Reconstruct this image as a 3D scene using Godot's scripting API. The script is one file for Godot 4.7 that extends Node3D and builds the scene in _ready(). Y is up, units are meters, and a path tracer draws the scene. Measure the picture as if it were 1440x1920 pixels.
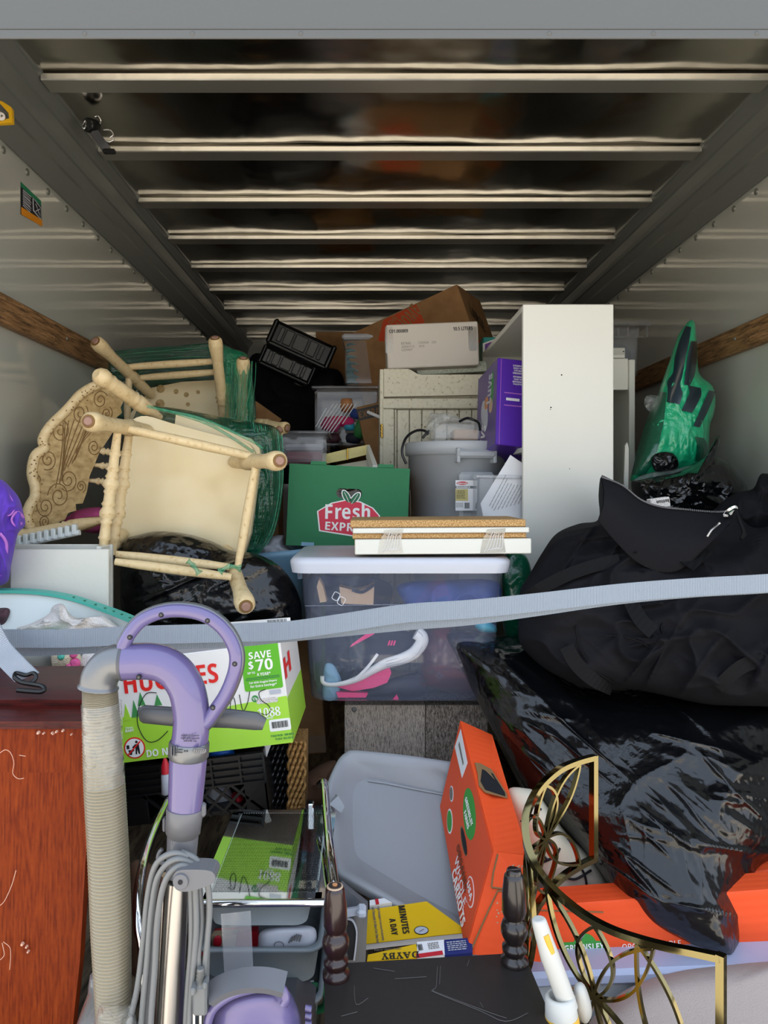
extends Node3D
# A loaded moving truck seen from its open rear. World: deck at y = 0, the truck runs along -Z, the eye is 1 m above the deck.
const F := 1450.0
const VX := 690.0
const VY := 918.0
const EYE := 1.0
var names := {}
var M := {}
var font_bold: SystemFont
var font_reg: SystemFont
var font_serif: SystemFont
var font_mono: SystemFont
var n_ridge := FastNoiseLite.new()
var n_fbm := FastNoiseLite.new()
var rng := RandomNumberGenerator.new()


class MB:
	# collects triangles (counter-clockwise seen from outside) and commits them as one mesh
	var v := PackedVector3Array()
	var u := PackedVector2Array()
	var g := PackedInt32Array()
	var sg := 0
	func tri(a: Vector3, b: Vector3, c: Vector3, ua := Vector2.ZERO, ub := Vector2(1, 0), uc := Vector2(1, 1)):
		v.append(a); v.append(c); v.append(b)
		u.append(ua); u.append(uc); u.append(ub)
		g.append(sg)
	func quad(a: Vector3, b: Vector3, c: Vector3, d: Vector3, s := Vector2.ONE):
		tri(a, b, c, Vector2.ZERO, Vector2(s.x, 0), s)
		tri(a, c, d, Vector2.ZERO, s, Vector2(0, s.y))
	func grid(rows: Array, wrap := false, s := Vector2.ONE, flip := false):
		var n = rows[0].size()
		var m = rows.size()
		for i in m - 1:
			for j in (n if wrap else n - 1):
				var k = (j + 1) % n
				var a: Vector3 = rows[i][j]
				var b: Vector3 = rows[i][k]
				var c: Vector3 = rows[i + 1][k]
				var d: Vector3 = rows[i + 1][j]
				var nn = float(n if wrap else n - 1)
				var ua := Vector2(j / nn * s.x, i / float(m - 1) * s.y)
				var ub := Vector2((j + 1) / nn * s.x, ua.y)
				var uc := Vector2(ub.x, (i + 1) / float(m - 1) * s.y)
				var ud := Vector2(ua.x, uc.y)
				if flip:
					tri(a, c, b, ua, uc, ub)
					tri(a, d, c, ua, ud, uc)
				else:
					tri(a, b, c, ua, ub, uc)
					tri(a, c, d, ua, uc, ud)
	func fan(ring: Array, mid: Vector3, flip := false):
		for i in ring.size():
			var a: Vector3 = ring[i]
			var b: Vector3 = ring[(i + 1) % ring.size()]
			if flip:
				tri(b, a, mid)
			else:
				tri(a, b, mid)
	func box(xf: Transform3D, size: Vector3, bev := 0.0):
		var old = sg
		sg = -1
		var h := size / 2
		bev = minf(bev, 0.49 * minf(size.x, minf(size.y, size.z)))
		var ax := [Vector3(1, 0, 0), Vector3(0, 1, 0), Vector3(0, 0, 1)]
		for k in 3:
			for s in [-1.0, 1.0]:
				var a: Vector3 = ax[k] * s
				var b: Vector3 = ax[(k + 1) % 3]
				var c: Vector3 = ax[(k + 2) % 3] * s
				var o: Vector3 = a * h
				var e: Vector3 = b * (absf(b.dot(h)) - bev)
				var f: Vector3 = c * (absf(c.dot(h)) - bev)
				quad(xf * (o - e - f), xf * (o + e - f), xf * (o + e + f), xf * (o - e + f), Vector2(absf(b.dot(size)), absf(c.dot(size))))
		if bev > 0.0:
			for k in 3:
				var a: Vector3 = ax[k]
				var b: Vector3 = ax[(k + 1) % 3]
				var c: Vector3 = ax[(k + 2) % 3]
				for s in [-1.0, 1.0]:
					for t in [-1.0, 1.0]:
						var l: Vector3 = a * (a.dot(h) - bev)
						var p: Vector3 = b * s * b.dot(h) + c * t * (c.dot(h) - bev)
						var q: Vector3 = b * s * (b.dot(h) - bev) + c * t * c.dot(h)
						if s * t < 0:
							quad(xf * (p - l), xf * (p + l), xf * (q + l), xf * (q - l))
						else:
							quad(xf * (q - l), xf * (q + l), xf * (p + l), xf * (p - l))
			for sx in [-1.0, 1.0]:
				for sy in [-1.0, 1.0]:
					for sz in [-1.0, 1.0]:
						var i: Vector3 = (h - Vector3(bev, bev, bev)) * Vector3(sx, sy, sz)
						var p0 = xf * (i + Vector3(sx * bev, 0, 0))
						var p1 = xf * (i + Vector3(0, sy * bev, 0))
						var p2 = xf * (i + Vector3(0, 0, sz * bev))
						if sx * sy * sz > 0:
							tri(p0, p1, p2)
						else:
							tri(p0, p2, p1)
		sg = old
	func bx(c: Vector3, size: Vector3, bev := 0.0):
		box(Transform3D(Basis(), c), size, bev)
	func tube(pts: Array, rad, sides := 12, caps := true, closed := false, squash := 1.0, start := Vector3.ZERO):
		var n = pts.size()
		var rows := []
		var nrm := start
		var prev := Vector3.ZERO
		for i in n:
			var t: Vector3
			if closed:
				t = (pts[(i + 1) % n] - pts[(i + n - 1) % n]).normalized()
			else:
				t = (pts[mini(i + 1, n - 1)] - pts[maxi(i - 1, 0)]).normalized()
			if i == 0:
				if nrm == Vector3.ZERO:
					nrm = Vector3(0.31, 0.92, 0.23)
				nrm = (nrm - t * nrm.dot(t)).normalized()
			else:
				var axis := prev.cross(t)
				if axis.length() > 1e-6:
					nrm = nrm.rotated(axis.normalized(), prev.angle_to(t))
				nrm = (nrm - t * nrm.dot(t)).normalized()
			prev = t
			var bn := t.cross(nrm)
			var r: float = rad[i] if rad is Array else rad
			var row := PackedVector3Array()
			for j in sides:
				var a := TAU * j / sides
				row.append(pts[i] + nrm * cos(a) * r + bn * sin(a) * r * squash)
			rows.append(row)
		if closed:
			rows.append(rows[0])
		grid(rows, true)
		if caps and not closed:
			var old = sg
			sg = -1
			fan(rows[0], pts[0], true)
			fan(rows[n - 1], pts[n - 1])
			sg = old
	func lathe(a: Vector3, b: Vector3, prof: Array, sides := 14, scale := 1.0):
		var pts := []
		var rs := []
		for q in prof:
			pts.append(a.lerp(b, q[0]))
			rs.append(q[1] * scale)
		# keep the axis direction even where two rings share a height
		var t := (b - a).normalized()
		var nrm := Vector3(0.31, 0.92, 0.23)
		nrm = (nrm - t * nrm.dot(t)).normalized()
		var bn := t.cross(nrm)
		var rows := []
		for i in pts.size():
			var row := PackedVector3Array()
			for j in sides:
				var an := TAU * j / sides
				row.append(pts[i] + (nrm * cos(an) + bn * sin(an)) * rs[i])
			rows.append(row)
		grid(rows, true)
		var old = sg
		sg = -1
		if rs[0] > 1e-4:
			fan(rows[0], pts[0], true)
		if rs[-1] > 1e-4:
			fan(rows[-1], pts[-1])
		sg = old
	func slab(front: Array, back: Vector3):
		# a flat outline (counter-clockwise from the front) with thickness «back»
		var old = sg
		sg = -1
		var n := Vector3.ZERO
		for i in front.size():
			n += front[i].cross(front[(i + 1) % front.size()])
		n = n.normalized()
		var x: Vector3 = (front[1] - front[0]).normalized()
		var y := n.cross(x)
		var poly := PackedVector2Array()
		for p in front:
			poly.append(Vector2((p - front[0]).dot(x), (p - front[0]).dot(y)))
		var idx := Geometry2D.triangulate_polygon(poly)
		for i in range(0, idx.size(), 3):
			var a = front[idx[i]]
			var b = front[idx[i + 1]]
			var c = front[idx[i + 2]]
			if (b - a).cross(c - a).dot(n) < 0:
				var s = b
				b = c
				c = s
			var pa = poly[idx[i]]
			tri(a, b, c, pa, Vector2((b - front[0]).dot(x), (b - front[0]).dot(y)), Vector2((c - front[0]).dot(x), (c - front[0]).dot(y)))
			tri(a + back, c + back, b + back)
		for i in front.size():
			var a: Vector3 = front[i]
			var b: Vector3 = front[(i + 1) % front.size()]
			quad(a, a + back, b + back, b)
		sg = old
	func bar(pts: Array, nrms, w: float, t: float, closed := false):
		# a flat strip of rectangular section; nrms = the direction its thickness goes
		var n = pts.size()
		var c := [[], [], [], []]
		for i in n:
			var tan: Vector3
			if closed:
				tan = (pts[(i + 1) % n] - pts[(i + n - 1) % n]).normalized()
			else:
				tan = (pts[mini(i + 1, n - 1)] - pts[maxi(i - 1, 0)]).normalized()
			var nn: Vector3 = nrms[i] if nrms is Array else nrms
			nn = (nn - tan * nn.dot(tan)).normalized()
			var ac := tan.cross(nn)
			c[0].append(pts[i] - ac * w / 2 - nn * t / 2)
			c[1].append(pts[i] + ac * w / 2 - nn * t / 2)
			c[2].append(pts[i] + ac * w / 2 + nn * t / 2)
			c[3].append(pts[i] - ac * w / 2 + nn * t / 2)
		var old = sg
		for k in 4:
			sg = 10 + k
			var rows := []
			for i in (n + 1 if closed else n):
				rows.append([c[(k + 1) % 4][i % n], c[k][i % n]])
			grid(rows, false, Vector2(1, n))
		sg = -1
		if not closed:
			quad(c[0][0], c[1][0], c[2][0], c[3][0])
			quad(c[0][-1], c[3][-1], c[2][-1], c[1][-1])
		sg = old
	func mesh(inv := Transform3D()) -> ArrayMesh:
		var st := SurfaceTool.new()
		st.begin(Mesh.PRIMITIVE_TRIANGLES)
		for i in v.size():
			if i % 3 == 0:
				st.set_smooth_group(g[i / 3])
			st.set_uv(u[i])
			st.add_vertex(inv * v[i])
		st.generate_normals()
		st.index()
		return st.commit()


func P(x: float, y: float, d: float) -> Vector3:
	return Vector3((x - VX) * d / F, EYE + (VY - y) * d / F, -d)


func PL(a: Array, d) -> Array:
	# a list of picture points [x, y] or [x, y, depth] as places
	var r := []
	for p in a:
		r.append(P(p[0], p[1], p[2] if p.size() > 2 else d))
	return r


func onp(x: float, y: float, o: Vector3, n: Vector3) -> Vector3:
	# where the line of sight to a picture point meets the plane through o
	var e := Vector3(0, EYE, 0)
	var r := P(x, y, 1.0) - e
	return e + r * ((o - e).dot(n) / r.dot(n))


func smooth_path(pts: Array, per := 6, closed := false) -> Array:
	var r := []
	var n = pts.size()
	for i in (n if closed else n - 1):
		var a = pts[(i + n - 1) % n] if closed else pts[maxi(i - 1, 0)]
		var b = pts[i]
		var c = pts[(i + 1) % n]
		var d = pts[(i + 2) % n] if closed else pts[mini(i + 2, n - 1)]
		for k in per:
			var t := k / float(per)
			r.append(0.5 * ((2 * b) + (c - a) * t + (2 * a - 5 * b + 4 * c - d) * t * t + (3 * b - a - 3 * c + d) * t * t * t))
	if not closed:
		r.append(pts[n - 1])
	return r


func numbered(called: String, parent: Node) -> String:
	var key := str(parent.get_instance_id()) + called
	names[key] = names.get(key, -1) + 1
	return called if names[key] == 0 else "%s_%03d" % [called, names[key]]


func where(n: Node) -> Transform3D:
	var t := Transform3D()
	while n is Node3D and n != self:
		t = n.transform * t
		n = n.get_parent()
	return t


func tag(o: Node, label := "", category := "", group := "", kind := "") -> Node:
	if label: o.set_meta("label", label)
	if category: o.set_meta("category", category)
	if group: o.set_meta("group", group)
	if kind: o.set_meta("kind", kind)
	return o


func thing(called: String, label: String, category: String, at := Vector3.ZERO, basis := Basis(), group := "") -> Node3D:
	var o := Node3D.new()
	o.name = numbered(called, self)
	add_child(o)
	o.transform = Transform3D(basis, at)
	tag(o, label, category, group)
	return o


func part(called: String, mb: MB, m, parent: Node = self, local := false) -> MeshInstance3D:
	# geometry given in world places unless local
	var o := MeshInstance3D.new()
	o.name = numbered(called, parent)
	parent.add_child(o)
	o.mesh = mb.mesh(Transform3D() if local else where(parent).affine_inverse())
	o.material_override = M[m] if m is String else m
	return o


func struct(called: String, mb: MB, m, parent: Node = self) -> MeshInstance3D:
	var o := part(called, mb, m, parent)
	if parent == self:
		o.set_meta("kind", "structure")
	return o


func crate(called: String, label: String, category: String, m, bl: Vector3, br: Vector3, tl: Vector3, depth: float, bev := 0.003, group := "", body := "body") -> Dictionary:
	# a box given by three corners of its front; the thing's base is the middle of its bottom, x right, y up, z towards the front
	var x := (br - bl).normalized()
	var y := tl - bl
	y = (y - x * y.dot(x))
	var h := y.length()
	y /= h
	var z := x.cross(y)
	var w := (br - bl).length()
	var o := thing(called, label, category, (bl + br) / 2 - z * depth / 2, Basis(x, y, z), group)
	if body:
		var mb := MB.new()
		mb.bx(Vector3(0, h / 2, 0), Vector3(w, h, depth), bev)
		part(body, mb, m, o, true)
	return {"n": o, "w": w, "h": h, "d": depth}


const LEFT_FACE := Basis(Vector3(0, 0, 1), Vector3(0, 1, 0), Vector3(-1, 0, 0))
const RIGHT_FACE := Basis(Vector3(0, 0, -1), Vector3(0, 1, 0), Vector3(1, 0, 0))
const TOP_FACE := Basis(Vector3(1, 0, 0), Vector3(0, 0, -1), Vector3(0, 1, 0))


func txt(parent: Node, s: String, cx: float, cy: float, w: float, h: float, m, face: Transform3D, font = null, turn := 0.0, called := "lettering") -> MeshInstance3D:
	# lettering of the given width and height, printed on a face (x right, y up, z out of it)
	var t := TextMesh.new()
	t.text = s
	t.font = font if font else font_bold
	t.font_size = 32
	t.pixel_size = 0.01
	t.depth = 0.02
	t.curve_step = 4.0 if s.length() < 12 else 8.0
	var b := t.get_aabb()
	var o := MeshInstance3D.new()
	o.name = numbered(called, parent)
	parent.add_child(o)
	o.mesh = t
	o.material_override = M[m] if m is String else m
	var k := Vector3(w / maxf(b.size.x, 1e-4), h / maxf(b.size.y, 1e-4), 0.03)
	var c := b.get_center()
	var rot := Basis(Vector3(0, 0, 1), turn)
	var l := Transform3D(rot, Vector3(cx, cy, 0.0008)) * Transform3D(Basis.from_scale(k), Vector3(-c.x * k.x, -c.y * k.y, 0))
	o.transform = face * l
	return o


func pat(parent: Node, called: String, poly: Array, m, face: Transform3D, thick := 0.0006) -> MeshInstance3D:
	# a printed or stuck-on flat shape on a face; poly counter-clockwise in the face's own metres
	var mb := MB.new()
	var f := []
	for p in poly:
		f.append(face * Vector3(p[0], p[1], thick))
	mb.slab(f, face.basis * Vector3(0, 0, -thick))
	return part(called, mb, m, parent, true)


func rect(cx: float, cy: float, w: float, h: float) -> Array:
	return [[cx - w / 2, cy - h / 2], [cx + w / 2, cy - h / 2], [cx + w / 2, cy + h / 2], [cx - w / 2, cy + h / 2]]


func rrect(cx: float, cy: float, w: float, h: float, r: float, seg := 5) -> Array:
	var a := []
	for c in [[1, 1, 0.0], [-1, 1, PI / 2], [-1, -1, PI], [1, -1, PI * 1.5]]:
		for k in seg + 1:
			var t = c[2] + PI / 2 * k / seg
			a.append([cx + c[0] * (w / 2 - r) + cos(t) * r, cy + c[1] * (h / 2 - r) + sin(t) * r])
	return a


func oval(cx: float, cy: float, w: float, h: float, seg := 28, turn := 0.0) -> Array:
	var a := []
	for k in seg:
		var v := Vector2(cos(TAU * k / seg) * w / 2, sin(TAU * k / seg) * h / 2).rotated(turn)
		a.append([cx + v.x, cy + v.y])
	return a


func holed(outer: Array, holes: Array) -> Array:
	# joins holes to an outline by a slit so that it can be triangulated
	var o := outer.duplicate()
	for hole in holes:
		var h: Array = hole.duplicate()
		h.reverse()
		var best := 1e9
		var bi := 0
		var bj := 0
		for i in o.size():
			for j in h.size():
				var d = Vector2(o[i][0] - h[j][0], o[i][1] - h[j][1]).length()
				if d < best:
					best = d
					bi = i
					bj = j
		var r := []
		for i in bi + 1:
			r.append(o[i])
		for j in h.size() + 1:
			var q = h[(bj + j) % h.size()]
			r.append(q if j < h.size() else [q[0] + 1e-5, q[1] + 1e-5])
		r.append([o[bi][0] + 1e-5, o[bi][1] + 1e-5])
		for i in range(bi + 1, o.size()):
			r.append(o[i])
		o = r
	return o


func bars(parent: Node, cx: float, cy: float, w: float, h: float, m, face: Transform3D, n := 26, called := "barcode"):
	var mb := MB.new()
	var x := -w / 2
	rng.seed = 77
	while x < w / 2:
		var t := w / n * rng.randf_range(0.3, 1.1)
		mb.box(face * Transform3D(Basis(), Vector3(cx + x + t / 2, cy, 0.0008)), Vector3(t, h, 0.0006))
		x += t + w / n * rng.randf_range(0.4, 1.0)
	part(called, mb, m, parent, true)


func lines(parent: Node, cx: float, cy: float, w: float, h: float, n: int, m, face: Transform3D, called := "fine_print"):
	# lines of print too small to read: short dashes as long as words
	var mb := MB.new()
	rng.seed = int(n * 31 + w * 10000)
	for i in n:
		var y := cy + h / 2 - h * (i + 0.5) / n
		var x := -w / 2
		while x < w / 2 - 0.001:
			var l := minf(rng.randf_range(0.03, 0.11) * maxf(w, 0.02) * 2, w / 2 - x)
			mb.box(face * Transform3D(Basis(), Vector3(cx + x + l / 2, y, 0.0008)), Vector3(l, h / n * 0.42, 0.0005))
			x += l + h / n * 0.35
	part(called, mb, m, parent, true)


func stroke(parent: Node, pts: Array, r: float, m, face: Transform3D, called := "handwriting"):
	var a := []
	for p in pts:
		a.append(face * Vector3(p[0], p[1], r * 0.3))
	var mb := MB.new()
	mb.tube(smooth_path(a, 4), r, 5)
	part(called, mb, m, parent, true)


func blob(outline: Array, d: float, tf: float, tb: float, o := {}) -> MB:
	# a soft closed body: its outline as seen from the rear door at depth d, bulging tf towards the door and tb away, with folds
	var oc := []
	for p in outline:
		oc.append(Vector2(p[0], p[1]))
	var cen := Vector2.ZERO
	for p in oc:
		cen += p / oc.size()
	if o.has("c"):
		cen = Vector2(o.c[0], o.c[1])
	var ol := smooth_path(oc, 6, true)
	var na: int = o.get("na", 160)
	var nr: int = o.get("nr", 44)
	var rad := []
	for k in na:
		var dir := Vector2.from_angle(TAU * k / na)
		var best := 1.0
		for i in ol.size():
			var p = ol[i] - cen
			var q = ol[(i + 1) % ol.size()] - cen
			var c1 = dir.cross(p)
			var c2 = dir.cross(q)
			if c1 <= 0 and c2 > 0 or c1 > 0 and c2 <= 0:
				var t = c1 / (c1 - c2)
				best = maxf(best, dir.dot(p.lerp(q, t)))
		rad.append(best)
	var gx: float = o.get("gx", 0.0)
	var gy: float = o.get("gy", 0.0)
	var pw: float = o.get("pow", 2.4)
	var wa: float = o.get("w", 0.01)
	var ws: float = o.get("s", 6.0)
	var an: Vector3 = o.get("an", Vector3.ONE)
	var w2: float = o.get("w2", 0.0)
	var s2: float = o.get("s2", 20.0)
	var seedv: float = o.get("seed", 0.0)
	var turn: float = o.get("turn", 0.0)
	var rb := Basis(Vector3(0, 0, 1), turn)
	var mb := MB.new()
	for side in [0, 1]:
		var rows := []
		for i in nr + 1:
			var r := sin(PI / 2 * i / nr) if side == 0 else sin(PI / 2 * i / nr)
			var row := PackedVector3Array()
			for k in na:
				var dir := Vector2.from_angle(TAU * k / na)
				var px: Vector2 = cen + dir * rad[k] * r
				var dd := d + gx * (px.x - cen.x) / 1000.0 + gy * (px.y - cen.y) / 1000.0
				var prof := pow(maxf(0.0, 1.0 - pow(r, pw)), 0.5)
				var base := P(px.x, px.y, dd)
				var q: Vector3 = rb * (base * an * ws) + Vector3(seedv, seedv * 0.7, side * 9.0)
				var wv := wa * (pow(1.0 - absf(n_fbm.get_noise_3dv(q)) * 1.6, 3.0) - 0.35) + wa * 0.7 * n_ridge.get_noise_3dv(q * 0.55)
				if w2 > 0.0:
					wv += w2 * n_ridge.get_noise_3dv(rb * (base * s2) + Vector3(seedv, 5, 3))
				if o.has("crease"):
					# long taut folds: sharp ridges drawn out along a few directions
					for e in 3:
						var rb2 := Basis(Vector3(0, 0, 1), turn + [-0.35, 0.25, 1.2][e])
						var qq: Vector3 = rb2 * base * Vector3(1, 1, 1) 
						qq = Vector3(qq.x * 0.8, qq.y * 9.0, qq.z * 2.0) * [1.0, 1.4, 1.1][e] + Vector3(e * 7.0 + seedv, e * 3.0, 0)
						var rr := 1.0 - absf(n_fbm.get_noise_3dv(qq)) * 2.2
						var gate := smoothstep(-0.1, 0.35, n_fbm.get_noise_3dv(base * 3.0 + Vector3(e * 11.0, seedv, 0)))
						wv += o.crease * pow(maxf(rr, 0.0), 4.0) * gate * [1.0, 0.8, 0.2][e]
				wv *= 1.0 - pow(r, 8.0)
				if side == 0:
					dd -= tf * prof + wv
				else:
					dd += tb * prof + wv * 0.5
				row.append(P(px.x, px.y, dd))
			rows.append(row)
		mb.grid(rows, true, Vector2(4, 4), side == 1)
	return mb


func blob_at(b: Dictionary, x: float, y: float, off := 0.008) -> Vector3:
	# a place just in front of a blob's surface (folds aside); b = {o: outline, d, tf, opt}
	var oc := []
	for p in b.o:
		oc.append(Vector2(p[0], p[1]))
	var cen := Vector2.ZERO
	for p in oc:
		cen += p / oc.size()
	var opt: Dictionary = b.get("opt", {})
	if opt.has("c"):
		cen = Vector2(opt.c[0], opt.c[1])
	var ol := smooth_path(oc, 6, true)
	var dir := (Vector2(x, y) - cen)
	var l := dir.length()
	dir = dir.normalized()
	var best := 1.0
	for i in ol.size():
		var p = ol[i] - cen
		var q = ol[(i + 1) % ol.size()] - cen
		var c1 = dir.cross(p)
		var c2 = dir.cross(q)
		if c1 <= 0 and c2 > 0 or c1 > 0 and c2 <= 0:
			best = maxf(best, dir.dot(p.lerp(q, c1 / (c1 - c2))))
	var r := minf(l / best, 1.0)
	var d: float = b.d + opt.get("gx", 0.0) * (x - cen.x) / 1000.0 + opt.get("gy", 0.0) * (y - cen.y) / 1000.0
	d -= b.tf * pow(maxf(0.0, 1.0 - pow(r, opt.get("pow", 2.4))), 0.5) + off
	return P(x, y, d)


func hexa(mb: MB, f: Array, b: Array):
	# a box with eight free corners: front and back as bottom-left, bottom-right, top-right, top-left
	var old = mb.sg
	mb.sg = -1
	mb.quad(f[0], f[1], f[2], f[3])
	mb.quad(b[1], b[0], b[3], b[2])
	mb.quad(b[0], f[0], f[3], b[3])
	mb.quad(f[1], b[1], b[2], f[2])
	mb.quad(f[3], f[2], b[2], b[3])
	mb.quad(b[0], b[1], f[1], f[0])
	mb.sg = old


func face_of(o: Vector3, x: Vector3, y: Vector3) -> Transform3D:
	# a face through o, x along its lines of print, y up them
	var xx := (x - o).normalized()
	var n := xx.cross((y - o).normalized()).normalized()
	return Transform3D(Basis(xx, n.cross(xx), n), o)


func tray(parent: Node, called: String, m, c: Vector3, w: float, h: float, d: float, th := 0.004, taper := 0.9, basis := Basis()) -> MeshInstance3D:
	# an open rounded plastic bin, mouth up; c = middle of its bottom
	var mb := MB.new()
	var rows := []
	for r in [[0.0, taper], [0.9, 0.99], [0.905, 1.05], [1.0, 1.05], [1.0, 0.97], [0.9, 0.955], [0.03, taper - 0.02]]:
		var row := []
		for q in rrect(0, 0, w * r[1], d * r[1], minf(w, d) * 0.12, 4):
			row.append(c + basis * Vector3(q[0], r[0] * h, -q[1]))
		rows.append(row)
	mb.grid(rows, true)
	mb.sg = -1
	mb.fan(rows[0], c, true)
	mb.fan(rows[-1], c + basis * Vector3(0, 0.03 * h, 0))
	return part(called, mb, m, parent)


func mk(key: String, hex: String, rough := 0.6, metal := 0.0, o := {}) -> StandardMaterial3D:
	var m = StandardMaterial3D.new()
	m.resource_name = key
	m.albedo_color = Color(hex)
	m.roughness = rough
	m.metallic = metal
	if o.has("a"):
		m.transparency = BaseMaterial3D.TRANSPARENCY_ALPHA
		m.albedo_color.a = o.a
	if o.has("coat"):
		m.clearcoat_enabled = true
		m.clearcoat = o.coat
		m.clearcoat_roughness = o.get("cr", 0.1)
	if o.has("tex"):
		m.albedo_texture = o.tex
		m.uv1_triplanar = true
		m.uv1_scale = o.get("ts", Vector3.ONE)
	if o.has("bump"):
		m.heightmap_enabled = true
		m.heightmap_texture = o.bump
		m.heightmap_scale = o.get("bs", 0.1)
		m.uv1_triplanar = true
		m.uv1_scale = o.get("ts", Vector3.ONE)
	if o.get("uv", false):
		m.uv1_triplanar = false
	if o.has("rim"):
		m.rim_enabled = true
		m.rim = o.rim
		m.rim_tint = 0.3
	if o.has("back"):
		m.backlight_enabled = true
		m.backlight = Color(o.back)
	if o.has("spec"):
		m.metallic_specular = o.spec
	M[key] = m
	return m


func image(w: int, h: int, f: Callable) -> ImageTexture:
	var im = Image.create(w, h, false, Image.FORMAT_RGB8)
	for y in h:
		for x in w:
			im.set_pixel(x, y, f.call(x, y))
	return ImageTexture.create_from_image(im)


func noise_tex(freq: float, colors: Array, seedv := 1, oct := 4, size := 256, typ := FastNoiseLite.TYPE_SIMPLEX_SMOOTH, stretch := Vector2.ONE) -> NoiseTexture2D:
	var t = NoiseTexture2D.new()
	t.width = size
	t.height = size
	t.seamless = true
	var n = FastNoiseLite.new()
	n.noise_type = typ
	n.frequency = freq
	n.fractal_octaves = oct
	n.seed = seedv
	t.noise = n
	if colors:
		var g = Gradient.new()
		g.offsets = PackedFloat32Array(range(colors.size()).map(func(i): return colors[i][0]))
		g.colors = PackedColorArray(colors.map(func(c): return Color(c[1])))
		t.color_ramp = g
	return t


func grain(w: int, h: int, cols: Array, along: float, across: float, seedv: int, vertical := true, pores := 0.0) -> ImageTexture:
	# wood: noise drawn out along the grain, coloured along a ramp, with fine dark pores
	var n = FastNoiseLite.new()
	n.seed = seedv
	n.frequency = 1.0
	n.fractal_octaves = 4
	var g = Gradient.new()
	g.offsets = PackedFloat32Array(range(cols.size()).map(func(i): return cols[i][0]))
	g.colors = PackedColorArray(cols.map(func(c): return Color(c[1])))
	return image(w, h, func(x, y):
		var a = x if vertical else y
		var b = y if vertical else x
		var wob = n.get_noise_2d(b * along * 0.4, 90.0) * 0.5
		var q = n.get_noise_2d(a * across + wob, b * along) * 0.75 + 0.5
		var p = n.get_noise_2d(a * across * 5.0 + 50.0, b * along * 2.5)
		var c: Color = g.sample(clampf(q, 0, 1))
		return c.darkened(clampf((p - 0.12) * pores, 0.0, 0.6)))


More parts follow.
